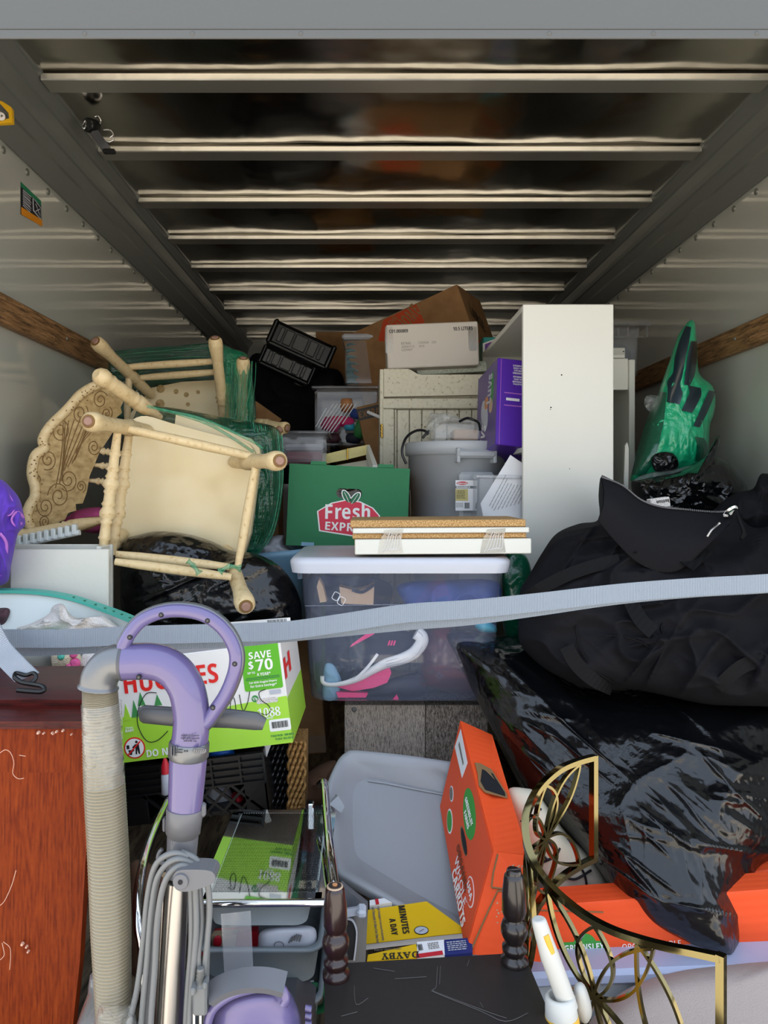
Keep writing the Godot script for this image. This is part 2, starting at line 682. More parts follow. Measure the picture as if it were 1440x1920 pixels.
func make_materials():
	var fine = noise_tex(0.05, [], 3, 3)
	var wave = noise_tex(0.012, [], 5, 3)
	var grit = noise_tex(0.18, [], 9, 2)
	mk("ceiling", "#dcd7cc", 0.16, 1.0, {"bump": wave, "bs": 0.3, "ts": Vector3(0.9, 0.9, 0.9)})
	mk("bow", "#d2cfc6", 0.32, 0.85, {"bump": wave, "bs": 0.15, "ts": Vector3(2, 2, 2)})
	mk("frp", "#b4b6ad", 0.3, 0.0, {"coat": 1.0, "cr": 0.04, "spec": 0.7, "bump": wave, "bs": 0.06, "ts": Vector3(0.8, 0.8, 0.8)})
	mk("frp_right", "#b4b6ad", 0.3, 0.0, {"coat": 1.0, "cr": 0.04, "spec": 0.7, "bump": wave, "bs": 0.06, "ts": Vector3(0.8, 0.8, 0.8)})
	mk("cove", "#7b7e7a", 0.42, 0.4, {"bump": fine, "bs": 0.02, "ts": Vector3(2, 2, 2)})
	mk("header", "#5a5b59", 0.55, 0.1, {"bump": fine, "bs": 0.03, "ts": Vector3(3, 3, 3)})
	mk("rail", "#ffffff", 0.55, 0.0, {"tex": grain(256, 256, [[0.0, "#4d3823"], [0.4, "#7f5d3a"], [0.7, "#96714a"], [1.0, "#ab8660"]], 0.012, 0.22, 11, false, 0.8), "ts": Vector3(1.6, 1.6, 1.6)})
	mk("deck", "#ffffff", 0.8, 0.0, {"tex": grain(256, 256, [[0.0, "#4c4033"], [0.6, "#7a6a54"], [1.0, "#95846a"]], 0.012, 0.08, 12, true, 1.0)})
	mk("asphalt", "#ffffff", 0.9, 0.0, {"tex": noise_tex(0.15, [[0.0, "#a39d93"], [1.0, "#bdb6ab"]], 4, 4)})
	mk("rivet", "#75776f", 0.35, 0.4)
	mk("mahogany", "#d2be9c", 0.55, 0.0, {"tex": grain(256, 512, [[0.0, "#6b260e"], [0.4, "#8b3a14"], [0.7, "#984418"], [1.0, "#a44e20"]], 0.015, 0.7, 21, true, 0.15), "ts": Vector3(1.8, 1.8, 1.8), "spec": 0.25})
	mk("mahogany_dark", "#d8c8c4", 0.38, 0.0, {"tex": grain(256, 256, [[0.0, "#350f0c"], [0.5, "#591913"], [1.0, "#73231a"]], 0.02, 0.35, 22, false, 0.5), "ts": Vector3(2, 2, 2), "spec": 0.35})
	mk("gray_wood", "#ffffff", 0.6, 0.0, {"tex": grain(512, 512, [[0.0, "#7d6f64"], [0.3, "#b3a496"], [0.55, "#cdbeb0"], [0.8, "#c0b2a5"], [1.0, "#e0d5c8"]], 0.012, 0.3, 31, true, 1.6), "ts": Vector3(3, 3, 3)})
	mk("gray_wood_dark", "#ffffff", 0.6, 0.0, {"tex": grain(256, 512, [[0.0, "#55493f"], [0.35, "#8d8074"], [0.7, "#a89a8d"], [1.0, "#bfb1a4"]], 0.02, 0.2, 32, true, 1.8), "ts": Vector3(3, 3, 3)})
	mk("particle", "#ffffff", 0.85, 0.0, {"tex": noise_tex(0.16, [[0.0, "#7d5732"], [0.42, "#b18a55"], [0.6, "#c49f69"], [1.0, "#dcc08c"]], 6, 3), "ts": Vector3(5, 5, 5)})
	mk("white_melamine", "#dcdcd2", 0.42)
	mk("white_paint", "#d8d8cc", 0.5, 0.0, {"bump": fine, "bs": 0.02, "ts": Vector3(4, 4, 4)})
	mk("old_white", "#ffffff", 0.55, 0.0, {"tex": noise_tex(0.045, [[0.0, "#7b705a"], [0.17, "#b3ab92"], [0.24, "#d5d0b8"], [1.0, "#dedac6"]], 14, 5, 512), "ts": Vector3(2.2, 2.2, 2.2)})
	mk("cream_seat", "#ffffff", 0.5, 0.0, {"tex": noise_tex(0.008, [[0.0, "#d9c596"], [0.4, "#e6d3a6"], [1.0, "#ecdcb4"]], 15, 3), "ts": Vector3(2, 2, 2)})
	mk("cream_wood", "#ffffff", 0.5, 0.0, {"tex": noise_tex(0.03, [[0.0, "#8a6a3a"], [0.16, "#c4a46c"], [0.28, "#dac090"], [0.7, "#e0c99a"], [1.0, "#e6d3a8"]], 16, 4, 512), "ts": Vector3(3, 3, 3)})
	mk("glaze", "#ffffff", 0.6, 0.0, {"tex": noise_tex(0.03, [[0.0, "#7d5f30"], [0.35, "#a98d58"], [1.0, "#c9ae7c"]], 17, 4), "ts": Vector3(6, 6, 6)})
	mk("glaze_dark", "#7c5d30", 0.7)
	mk("cardboard", "#ffffff", 0.85, 0.0, {"tex": noise_tex(0.02, [[0.0, "#8a6540"], [1.0, "#a17a50"]], 18, 4), "ts": Vector3(2, 2, 2)})
	mk("cardboard_edge", "#8a6a44", 0.9)
	mk("tape_black", "#1c1712", 0.5)
	mk("tape_clear", "#d8d2c4", 0.12, 0.0, {"a": 0.14})
	mk("home_orange", "#c2451c", 0.8)
	mk("carton_white", "#cfc9bf", 0.75, 0.0, {"bump": noise_tex(0.03, [], 19, 3), "bs": 0.02, "ts": Vector3(5, 5, 5)})
	mk("ink", "#15151a", 0.7)
	mk("ink_grey", "#77736c", 0.8)
	mk("ink_white", "#f4f4f0", 0.7)
	mk("paper", "#e9eaec", 0.75)
	mk("green_card", "#2f7a50", 0.75, 0.0, {"bump": noise_tex(0.02, [], 20, 3), "bs": 0.03, "ts": Vector3(5, 5, 5)})
	mk("logo_red", "#d8344c", 0.6)
	mk("leaf_green", "#1f6b45", 0.6)
	mk("bin_gray", "#9b9ea3", 0.38, 0.0, {"bump": fine, "bs": 0.015, "ts": Vector3(4, 4, 4)})
	mk("can_gray", "#b2b7bb", 0.42, 0.0, {"bump": grit, "bs": 0.01, "ts": Vector3(4, 4, 4)})
	mk("can_dark", "#6f7479", 0.45)
	mk("cart_bin", "#7d878c", 0.45)
	mk("cart_bin_light", "#a7b2b7", 0.4)
	mk("purple_box", "#5a2fb0", 0.32, 0.0, {"coat": 0.2, "cr": 0.15})
	mk("purple_side", "#5b4a86", 0.4)
	mk("teal", "#1f9a94", 0.5)
	mk("violet", "#6c3a9c", 0.5)
	mk("teal_rim", "#4fb6a4", 0.4)
	mk("tub_white", "#dfe6e3", 0.4)
	mk("bag_black", "#08090b", 0.19, 0.0, {"spec": 0.55, "bump": wave, "bs": 0.5, "ts": Vector3(5, 5, 5)})
	mk("fabric_black", "#121216", 0.8, 0.0, {"bump": grit, "bs": 0.05, "ts": Vector3(9, 9, 9), "spec": 0.3})
	mk("webbing_black", "#09090b", 0.7, 0.0, {"bump": image(16, 16, func(x, y): return Color.WHITE * (0.5 + 0.5 * sin(TAU * (x + y) / 8.0))), "bs": 0.12, "ts": Vector3(30, 30, 30), "spec": 0.3})
	mk("hard_black", "#1b1c1c", 0.5)
	mk("plastic_black", "#0e0f10", 0.33)
	mk("gray_black", "#464948", 0.45)
	mk("strap", "#ffffff", 0.6, 0.0, {"tex": image(32, 8, func(x, y): return Color("#6c7783") if fmod(x, 16.0) < 8.0 else Color("#98a3b0")), "bump": image(32, 8, func(x, y): return Color.WHITE * (0.5 + 0.5 * sin(TAU * x / 16.0))), "bs": 0.05, "uv": true})
	mk("strap_stripe", "#ffffff", 0.6, 0.0, {"tex": image(32, 8, func(x, y): return Color("#4b525a") if fmod(x, 16.0) < 8.0 else Color("#c3cad2")), "uv": true})
	mk("lilac", "#675e8a", 0.24, 0.0, {"coat": 0.6, "cr": 0.08})
	mk("lilac_lid", "#6e6592", 0.3, 0.0, {"coat": 0.3})
	mk("vac_silver", "#7a7c7e", 0.32, 0.6)
	mk("vac_gray", "#68696d", 0.36)
	mk("vac_dark", "#55565a", 0.35, 0.2)
	mk("hose", "#8f8670", 0.38, 0.1, {"coat": 0.15})
	mk("steel", "#b8b4b0", 0.28, 1.0)
	mk("chrome", "#dcdcdc", 0.05, 1.0)
	mk("mirror", "#cfd4d0", 0.04, 1.0)
	mk("cord", "#727474", 0.42)
	mk("brass", "#857b55", 0.1, 1.0)
	mk("espresso", "#1d1514", 0.28, 0.0, {"coat": 0.5, "cr": 0.12})
	mk("espresso_red", "#2a1513", 0.28, 0.0, {"coat": 0.5, "cr": 0.12})
	mk("black_top", "#272321", 0.42, 0.0, {"bump": fine, "bs": 0.01, "ts": Vector3(5, 5, 5)})
	mk("scratch", "#5c5854", 0.7)
	mk("scratch_pale", "#d2a48c", 0.7)
	mk("orange", "#f2531c", 0.7, 0.0, {"bump": image(64, 64, func(x, y): return Color.WHITE * (0.5 + 0.5 * sin(TAU * y / 16.0))), "bs": 0.03, "ts": Vector3(14, 14, 14)})
	mk("orange_flat", "#e3532c", 0.65)
	mk("carrot_brown", "#7a3a1c", 0.7)
	mk("logo_green", "#3d9a3c", 0.6)
	mk("yellow_book", "#e3b800", 0.4)
	mk("blue_book", "#1e2a6e", 0.4)
	mk("red", "#c31a2c", 0.45)
	mk("clear", "#e8eef6", 0.06, 0.0, {"a": 0.16})
	mk("clear_blue", "#a9b6d6", 0.05, 0.0, {"a": 0.15})
	mk("smoky", "#c9ccd0", 0.08, 0.0, {"a": 0.18})
	mk("lid_white", "#c6cad4", 0.35)
	mk("film", "#0a5a3f", 0.1, 0.0, {"a": 0.5, "bump": wave, "bs": 0.6, "ts": Vector3(3, 12, 3)})
	mk("film_light", "#12996a", 0.1, 0.0, {"a": 0.4, "bump": wave, "bs": 0.8, "ts": Vector3(3, 10, 3)})
	mk("film_clear", "#e6eef0", 0.1, 0.0, {"a": 0.1, "bump": wave, "bs": 0.6, "ts": Vector3(9, 9, 9)})
	mk("green_fabric", "#17b07a", 0.4, 0.0, {"coat": 0.8, "cr": 0.12, "bump": wave, "bs": 0.5, "ts": Vector3(8, 8, 8)})
	mk("navy_fabric", "#0c2530", 0.4, 0.0, {"coat": 0.8, "cr": 0.12})
	mk("green_dark", "#0b5a40", 0.35, 0.0, {"coat": 0.8, "cr": 0.12, "bump": wave, "bs": 0.5, "ts": Vector3(8, 8, 8)})
	mk("purple_cloth", "#5b34b0", 0.8, 0.0, {"rim": 0.4})
	mk("pink_print", "#b56fc4", 0.8)
	mk("pink", "#d2568e", 0.7)
	mk("hot_pink", "#e8327c", 0.6)
	mk("towel", "#e2dcd6", 0.95, 0.0, {"bump": grit, "bs": 0.3, "ts": Vector3(6, 6, 6)})
	mk("terry", "#d9c9ae", 0.95, 0.0, {"bump": grit, "bs": 0.4, "ts": Vector3(7, 7, 7)})
	mk("gray_cloth", "#b9bdc6", 0.9)
	mk("blue_bin", "#7fa9c4", 0.42)
	mk("blue_cloth", "#2f4f9e", 0.7)
	mk("navy", "#1b2130", 0.75)
	mk("maroon", "#4a2a33", 0.6)
	mk("tan", "#c4a88c", 0.7)
	mk("rattan", "#ffffff", 0.8, 0.0, {"tex": noise_tex(0.07, [[0.0, "#4e3210"], [0.45, "#99703a"], [1.0, "#cda468"]], 23, 4), "ts": Vector3(7, 7, 7)})
	mk("brown_cloth", "#6b4c38", 0.85)
	mk("print_cloth", "#d9d3bd", 0.8)
	mk("beige_seat", "#a89a92", 0.85, 0.0, {"bump": grit, "bs": 0.12, "ts": Vector3(8, 8, 8)})
	mk("lime", "#a6dc3c", 0.5, 0.0, {"coat": 0.15})
	mk("box_white", "#eceae6", 0.5, 0.0, {"coat": 0.15})
	mk("box_top", "#b4b0b2", 0.5)
	mk("save_green", "#5cb51e", 0.5)
	mk("red_print", "#e2231f", 0.5)
	mk("tree_green", "#3f8f4c", 0.6)
	mk("yellow_sign", "#d8a60e", 0.5)
	mk("sticker_orange", "#d98a16", 0.5)
	mk("sticker_green", "#1d7a54", 0.5)
	mk("yellow_inside", "#c8bc7c", 0.6)
	mk("marble", "#ffffff", 0.4, 0.0, {"tex": noise_tex(0.12, [[0.0, "#5d6157"], [0.35, "#b9c2b2"], [1.0, "#d9e0d2"]], 24, 4), "ts": Vector3(4, 4, 4)})
	mk("gold", "#c8a24c", 0.25, 0.9)
	mk("brush_white", "#c6c6c0", 0.4)
	mk("brush_yellow", "#e0b040", 0.5)
	mk("blue_grey_lid", "#aab2cc", 0.4)
	mk("aqua_bag", "#3aa6c4", 0.4)
	mk("glide", "#9c7868", 0.5)
	mk("peach", "#c98c5c", 0.6)
	mk("crimson", "#7c1326", 0.6)


func _ready():
	# camera: level, looking along the truck; the lens is shifted so that the vanishing point lies where the photograph has it
	var cam = Camera3D.new()
	cam.name = "camera"
	cam.projection = Camera3D.PROJECTION_FRUSTUM
	cam.near = 0.05
	cam.far = 200.0
	cam.size = 0.05 * 1920.0 / F
	cam.frustum_offset = Vector2(30.0, -42.0) / F * 0.05
	cam.position = Vector3(0, EYE, 0)
	add_child(cam)
	cam.current = true
	var we = WorldEnvironment.new()
	we.name = "world"
	var env = Environment.new()
	var sky = Sky.new()
	var sm = ProceduralSkyMaterial.new()
	sm.sky_top_color = Color("#bccbe0")
	sm.sky_horizon_color = Color("#e2e6ea")
	sm.ground_horizon_color = Color("#8d8d8b")
	sm.ground_bottom_color = Color("#6e6e6c")
	sm.sun_angle_max = 1.0
	sky.sky_material = sm
	env.background_mode = Environment.BG_SKY
	env.sky = sky
	env.background_energy_multiplier = 2.2
	env.tonemap_mode = Environment.TONE_MAPPER_LINEAR
	env.tonemap_exposure = 1.2
	env.sdfgi_enabled = true
	env.ssao_enabled = true
	env.ssil_enabled = true
	we.environment = env
	add_child(we)
	# the sun stands high beyond the cab: it lights the concrete behind the truck, not the load
	var sun = DirectionalLight3D.new()
	sun.name = "sun"
	sun.light_color = Color("#fff6ea")
	sun.light_energy = 5.0
	sun.light_angular_distance = 1.0
	sun.shadow_enabled = true
	sun.sky_mode = DirectionalLight3D.SKY_MODE_LIGHT_ONLY
	add_child(sun)
	sun.look_at_from_position(Vector3(-3, 14, -9), Vector3.ZERO)
	font_bold = SystemFont.new()
	font_bold.font_names = PackedStringArray(["Droid Sans"])
	font_bold.font_weight = 700
	font_reg = SystemFont.new()
	font_reg.font_names = PackedStringArray(["Droid Sans"])
	font_serif = SystemFont.new()
	font_serif.font_names = PackedStringArray(["Droid Serif"])
	font_serif.font_weight = 700
	font_mono = SystemFont.new()
	font_mono.font_names = PackedStringArray(["Droid Sans Mono"])
	n_ridge.noise_type = FastNoiseLite.TYPE_SIMPLEX_SMOOTH
	n_ridge.fractal_type = FastNoiseLite.FRACTAL_RIDGED
	n_ridge.fractal_octaves = 3
	n_ridge.frequency = 1.0
	n_ridge.seed = 41
	n_fbm.noise_type = FastNoiseLite.TYPE_SIMPLEX_SMOOTH
	n_fbm.fractal_octaves = 2
	n_fbm.frequency = 1.0
	n_fbm.seed = 42
	make_materials()
	shell()
	obj_chairs()
	obj_left_soft()
	obj_baby_bath()
	obj_strap()
	obj_cabinet()
	obj_rear_left()
	obj_rear_boxes()
	obj_white_cabinet()
	obj_bookcase()
	obj_trash_can()
	obj_right_rear()
	obj_green_carton()
	obj_boards()
	obj_shoe_bin()
	obj_wood_panel()
	obj_wipes_carton()
	obj_crate_and_basket()
	obj_trolley()
	obj_gray_tub()
	obj_books()
	obj_carrot_cartons()
	obj_cushion()
	obj_black_bags()
	obj_duffel()
	obj_vacuum()
	obj_bottom_left()
	obj_stool()
	obj_brass_frame()
	obj_bottom_right()
	obj_wall_things()


const XL := -1.04
const XR := 1.262
const TOP := 2.2
const REAR := -1.6
const END := -6.3


func shell():
	var mb = MB.new()
	mb.bx(Vector3(0, -0.9, 10), Vector3(70, 0.1, 60))
	struct("ground", mb, "asphalt")
	mb = MB.new()
	mb.bx(Vector3((XL + XR) / 2, -0.04, (END - 0.9) / 2), Vector3(XR - XL + 0.1, 0.08, -END - 0.9))
	struct("floor", mb, "deck")
	mb = MB.new()
	mb.bx(Vector3((XL + XR) / 2, TOP / 2 + 0.05, END - 0.03), Vector3(XR - XL + 0.12, TOP + 0.2, 0.06))
	struct("wall_back", mb, "frp")
	for s in [0, 1]:
		var x: float = XL if s == 0 else XR
		var sg = -1.0 if s == 0 else 1.0
		mb = MB.new()
		mb.bx(Vector3(x + sg * 0.02, TOP / 2 + 0.05, (END + REAR) / 2), Vector3(0.04, TOP + 0.2, REAR - END))
		var wl = struct("wall_left" if s == 0 else "wall_right", mb, "frp" if s == 0 else "frp_right")
		# rivets under the cove
		for k in 26:
			var z = -2.05 - k * 0.154
			mb = MB.new()
			mb.lathe(Vector3(x, 1.968, z), Vector3(x - sg * 0.006, 1.968, z), [[0, 0.011], [0.4, 0.011], [0.8, 0.008], [1.0, 0.003]], 10)
			part("rivet", mb, "rivet", wl)
		# the wooden rub rail, two boards end to end
		mb = MB.new()
		mb.bx(Vector3(x - sg * 0.014, 1.504, (REAR - 4.0) / 2), Vector3(0.028, 0.085, 4.0 + REAR), 0.004)
		var rail = struct("trim_1" if s == 0 else "trim_2", mb, "rail")
		mb = MB.new()
		mb.bx(Vector3(x - sg * 0.014, 1.504, (END - 4.004) / 2), Vector3(0.027, 0.084, -END - 4.004), 0.004)
		part("board", mb, "rail", rail)
		for k in 5:
			mb = MB.new()
			mb.lathe(Vector3(x - sg * 0.028, 1.507, -2.6 - k * 0.55), Vector3(x - sg * 0.031, 1.507, -2.6 - k * 0.55), [[0, 0.007], [1, 0.005]], 8)
			part("screw", mb, "rivet", rail)
		# extruded cove: a fluted aluminium profile from the wall up to the roof
		var prof = [[0.0, 1.99], [0.012, 1.985], [0.018, 2.0], [0.03, 2.03], [0.036, 2.045], [0.034, 2.06], [0.05, 2.095], [0.056, 2.10], [0.062, 2.115], [0.072, 2.15], [0.078, 2.155], [0.084, 2.165], [0.098, 2.185], [0.104, 2.188], [0.108, 2.2], [0.108, 2.26], [-0.03, 2.26], [-0.03, 1.99]]
		mb = MB.new()
		var f = []
		for p in prof:
			f.append(Vector3(x - sg * p[0], p[1], REAR))
		if s == 0:
			f.reverse()
		f.reverse()
		mb.slab(f, Vector3(0, 0, END - REAR))
		struct("trim_3" if s == 0 else "trim_4", mb, "cove")
	# roof: one polished aluminium sheet per bay, each a piece of its own, with hat-shaped bows across
	mb = MB.new()
	mb.bx(Vector3((XL + XR) / 2, TOP + 0.075, (END + REAR) / 2), Vector3(XR - XL + 0.1, 0.02, REAR - END))
	var roof = struct("ceiling", mb, "ceiling")
	var d0 = 2.215
	for k in 9:
		var d = d0 + 0.471 * k
		mb = MB.new()
		# a roof bow: upright web facing the door, flat sole, and set back above it the flange that is riveted to the roof
		mb.bx(Vector3((XL + XR) / 2, TOP - 0.0155, -d - 0.038), Vector3(XR - XL - 0.2, 0.021, 0.076), 0.003)
		mb.bx(Vector3((XL + XR) / 2, TOP - 0.002, -d - 0.042), Vector3(XR - XL - 0.2, 0.008, 0.05), 0.001)
		part("roof_bow", mb, "bow", roof)
	for k in 10:
		var d = d0 - 0.471 + 0.471 * k
		mb = MB.new()
		var rows = []
		for i in 13:
			var row = []
			for j in 25:
				var x = lerpf(XL + 0.09, XR - 0.09, j / 24.0)
				var t = i / 12.0
				var sag = 0.006 * sin(PI * t) + 0.003 * n_fbm.get_noise_2d(x * 1.5, k * 3.1 + t) + 0.004 * exp(-pow((t - 0.93) / 0.05, 2)) * (0.6 + n_fbm.get_noise_2d(x * 3.0, k * 7.0))
				row.append(Vector3(x, TOP - sag, -d - 0.471 * t))
			rows.append(row)
		mb.grid(rows, false, Vector2.ONE, true)
		for row in rows:
			for q in row.size():
				row[q] = row[q] + Vector3(0, 0.06, 0)
		mb.grid(rows)
		part("roof_sheet", mb, "ceiling", roof)
	# header of the rear door frame with its lower lip and screws, and the posts
	mb = MB.new()
	mb.bx(Vector3(0.11, 2.12, REAR + 0.1), Vector3(2.6, 0.468, 0.02), 0.002)
	mb.bx(Vector3(0.11, 2.16, REAR + 0.045), Vector3(2.6, 0.38, 0.09), 0.002)
	var head = struct("trim_5", mb, "header")
	mb = MB.new()
	mb.bx(Vector3(0.11, 1.8755, REAR + 0.112), Vector3(2.6, 0.017, 0.004), 0.001)
	part("lip", mb, "header", head)
	for px in [164, 364, 565, 1027, 1220, 1412]:
		mb = MB.new()
		var c = Vector3((px - VX) * 1.5 / F, 1.8765, REAR + 0.113)
		mb.lathe(c - Vector3(0, 0, 0.002), c + Vector3(0, 0, 0.003), [[0, 0.006], [0.6, 0.005], [1, 0.002]], 10)
		part("screw", mb, "header", head)
	for s in [0, 1]:
		mb = MB.new()
		mb.bx(Vector3(XL - 0.09 if s == 0 else XR + 0.09, 1.1, REAR + 0.05), Vector3(0.16, 2.2, 0.1), 0.004)
		struct("trim_6" if s == 0 else "trim_7", mb, "header")


const LEG := [[0.0, 0.014], [0.05, 0.018], [0.28, 0.021], [0.33, 0.018], [0.35, 0.024], [0.375, 0.018], [0.395, 0.024], [0.42, 0.0185], [0.46, 0.02], [0.74, 0.019], [0.84, 0.022], [0.92, 0.0255], [0.98, 0.024], [1.0, 0.018]]
const SPINDLE := [[0.0, 0.6], [0.18, 0.75], [0.2, 1.0], [0.215, 0.75], [0.3, 0.8], [0.32, 1.05], [0.335, 0.8], [0.36, 0.85], [0.38, 1.1], [0.395, 0.85], [0.42, 1.25], [0.455, 1.3], [0.48, 0.85], [0.5, 1.05], [0.52, 0.85], [0.58, 0.9], [0.6, 1.15], [0.62, 0.85], [0.66, 1.25], [0.695, 1.25], [0.72, 0.8], [0.74, 1.05], [0.76, 0.8], [0.85, 0.85], [0.87, 1.0], [0.885, 0.75], [1.0, 0.6]]
const ROUND := [[0.0, 0.7], [0.2, 0.9], [0.5, 1.0], [0.8, 0.9], [1.0, 0.7]]


func turned(parent: Node, called: String, a: Vector3, b: Vector3, prof: Array, k: float, m, sides := 16) -> MeshInstance3D:
	var mb = MB.new()
	mb.lathe(a, b, prof, sides, k)
	return part(called, mb, m, parent)


func chair_leg(t: Node, a: Vector3, b: Vector3, k := 1.0, m := "cream_wood"):
	var l = turned(t, "leg", a, b, LEG, k, m, 18)
	var dir = (b - a).normalized()
	var mb = MB.new()
	mb.lathe(b - dir * 0.002, b + dir * 0.002, [[0, 0.017 * k], [1, 0.017 * k]], 16)
	part("foot_ring", mb, "glaze_dark", l)
	mb = MB.new()
	mb.lathe(b, b + dir * 0.006, [[0, 0.0115 * k], [0.7, 0.0115 * k], [1, 0.009 * k]], 14)
	part("foot_glide", mb, "glide", l)


func obj_chairs():
	# the chair in front: on its side, its seat's underside and four legs towards the door
	var t = thing("dining_chair", "distressed cream dining chair lying on its side, carved crest board and seat underside showing", "chair", P(330, 1040, 2.200))
	var seat = PL([[214, 1022], [225, 900], [240, 800], [250, 786], [275, 780], [320, 793], [367, 806], [425, 821], [462, 830], [476, 845], [477, 858], [468, 920], [455, 990], [447, 1035], [430, 1036], [330, 1030]], 2.200)
	var mb = MB.new()
	var f = smooth_path(seat, 3, true)
	f.reverse()
	mb.slab(f, Vector3(0, 0, -0.032))
	part("seat", mb, "cream_seat", t)
	chair_leg(t, P(280, 808, 2.200), P(166, 790, 1.866))
	chair_leg(t, P(436, 866, 2.200), P(524, 864, 1.883))
	chair_leg(t, P(424, 1030, 2.200), P(461, 1137, 1.848))
	chair_leg(t, P(232, 1000, 2.2), P(172, 1052, 2.02))
	turned(t, "stretcher", P(226, 801, 2.042), P(486, 859, 2.050), ROUND, 0.0135, "cream_wood")
	turned(t, "stretcher", P(480, 868, 2.024), P(446, 1062, 2.024), ROUND, 0.0125, "cream_wood")
	turned(t, "stretcher", P(218, 1039, 1.989), P(430, 1063, 2.006), ROUND, 0.0125, "cream_wood")
	turned(t, "stretcher", P(216, 1053, 1.936), P(434, 1082, 1.954), ROUND, 0.0125, "cream_wood")
	turned(t, "spindle", P(221, 806, 2.024), P(192, 1040, 2.006), SPINDLE, 0.0165, "cream_wood", 18)
	turned(t, "spindle", P(243, 806, 2.094), P(210, 1040, 2.077), SPINDLE, 0.0165, "cream_wood", 18)
	var post = [[0.0, 0.015], [0.03, 0.024], [0.08, 0.029], [0.14, 0.027], [0.17, 0.022], [0.2, 0.027], [0.24, 0.023], [0.3, 0.024], [0.5, 0.024], [0.53, 0.021], [0.55, 0.027], [0.58, 0.022], [0.62, 0.026], [0.75, 0.024], [0.9, 0.016], [1.0, 0.012]]
	var bp = turned(t, "back_post", P(180, 700, 2.077), P(300, 783, 2.288), post, 0.9, "cream_wood", 18)
	for k in 6:
		# dark flutes near the seat
		var mb2 = MB.new()
		var a = TAU * k / 6
		var o = Vector3(0.2, cos(a), sin(a)) * 0.021
		mb2.tube([P(250, 748, 2.200) + o, P(275, 766, 2.244) + o * 0.95, P(295, 780, 2.279) + o * 0.55], 0.002, 5)
		part("flute", mb2, "glaze_dark", bp)
	var bp2 = turned(t, "back_post", P(22, 1009, 2.112), P(196, 974, 2.218), post, 0.72, "cream_wood", 18)
	for k in 6:
		var mb2 = MB.new()
		var a = TAU * k / 6
		var o = Vector3(0.0, cos(a), sin(a)) * 0.017
		mb2.tube([P(140, 986, 2.182) + o, P(165, 981, 2.200) + o * 0.95, P(192, 975, 2.218) + o * 0.55], 0.0018, 5)
		part("flute", mb2, "glaze_dark", bp2)
	for y in [[196, 846, 176], [194, 873, 170], [186, 902, 166]]:
		turned(t, "back_spindle", P(y[0] - 28, y[1] - 2, 2.253), P(y[0] + 40, y[1] + 4, 2.270), [[0, 0.6], [0.3, 0.8], [0.4, 1.4], [0.45, 0.8], [0.5, 1.4], [0.56, 0.8], [0.62, 1.4], [0.7, 0.8], [1, 0.7]], 0.0085, "cream_wood", 10)
	# the carved crest board
	var n = Vector3(0.5, 0.0, 0.86).normalized()
	var o = P(140, 860, 2.218)
	var edge = [[187, 716], [165, 724], [143, 738], [127, 756], [110, 774], [93, 790], [80, 806], [72, 824], [75, 838], [60, 850], [54, 866], [52, 888], [58, 912], [57, 930], [48, 946], [43, 966], [50, 990]]
	var inner = [[70, 990], [97, 985], [122, 974], [128, 962], [143, 957], [142, 945], [155, 944], [163, 922], [168, 893], [187, 848], [212, 810], [217, 784], [229, 774], [226, 764], [232, 752], [207, 726]]
	f = []
	for p in edge + inner:
		f.append(onp(p[0], p[1], o, n))
	f.reverse()
	f.reverse()
	mb = MB.new()
	if (f[1] - f[0]).cross(f[2] - f[0]).dot(n) < 0:
		pass
	var area = Vector3.ZERO
	for i in f.size():
		area += f[i].cross(f[(i + 1) % f.size()])
	if area.dot(n) < 0:
		f.reverse()
	mb.slab(f, -n * 0.024)
	var crest = part("crest_board", mb, "glaze", t)
	var rim = []
	for p in edge:
		rim.append(onp(p[0] + 8, p[1] + 2, o, n))
	mb = MB.new()
	mb.tube(smooth_path(rim, 4), 0.0145, 10)
	part("rounded_edge", mb, "cream_wood", crest)
	# pressed scrolls
	var curls = [[112, 808, 22, 1], [90, 862, 20, -1], [150, 775, 20, 1], [110, 930, 26, 1], [85, 950, 20, -1], [188, 750, 18, -1], [128, 900, 22, -1], [176, 838, 16, 1], [70, 900, 12, 1], [152, 912, 12, -1], [84, 978, 12, 1], [200, 775, 14, 1]]
	for c in curls:
		var q = []
		for k in 34:
			var a = 0.35 * k * c[3] + c[0]
			var r: float = c[2] * (1.0 - k / 38.0)
			q.append(onp(c[0] + cos(a) * r * 0.8, c[1] + sin(a) * r, o + n * 0.001, n))
		mb = MB.new()
		mb.tube(q, 0.0013, 5)
		part("scroll", mb, "glaze_dark", crest)
	for k in 12:
		var q = []
		for s in 9:
			var u = s / 8.0
			q.append(onp(lerpf(104 + k * 4.0, 118 + k * 7.5, u) + 4 * sin(u * 3 + k), lerpf(915 - k * 6.5, 792 - k * 2.0, u), o + n * 0.001, n))
		mb = MB.new()
		mb.tube(q, 0.0012, 4)
		part("grain_line", mb, "glaze_dark", crest)
	# specks of worn glaze along the edge
	rng.seed = 5
	mb = MB.new()
	for k in 60:
		var e = edge[rng.randi_range(0, 15)]
		var c = onp(e[0] + rng.randf_range(3, 22), e[1] + rng.randf_range(-6, 14), o + n * 0.016, n)
		mb.lathe(c - n * 0.002, c + n * 0.0005, [[0, 0.002], [1, rng.randf_range(0.0006, 0.0016)]], 6)
	tag(part("worn_specks", mb, "glaze_dark", crest), "", "", "", "stuff")

	# the chair behind it, seat edge up, wrapped in green film
	var w = thing("dining_chair", "cream dining chair on its side wrapped in green film, below the left wooden rail", "chair", P(350, 800, 2.945))
	f = PL([[232, 790], [270, 745], [284, 727], [340, 716], [412, 712], [432, 720], [440, 800], [430, 830], [300, 830]], 2.964)
	f.reverse()
	mb = MB.new()
	mb.slab(f, Vector3(0, 0, -0.035))
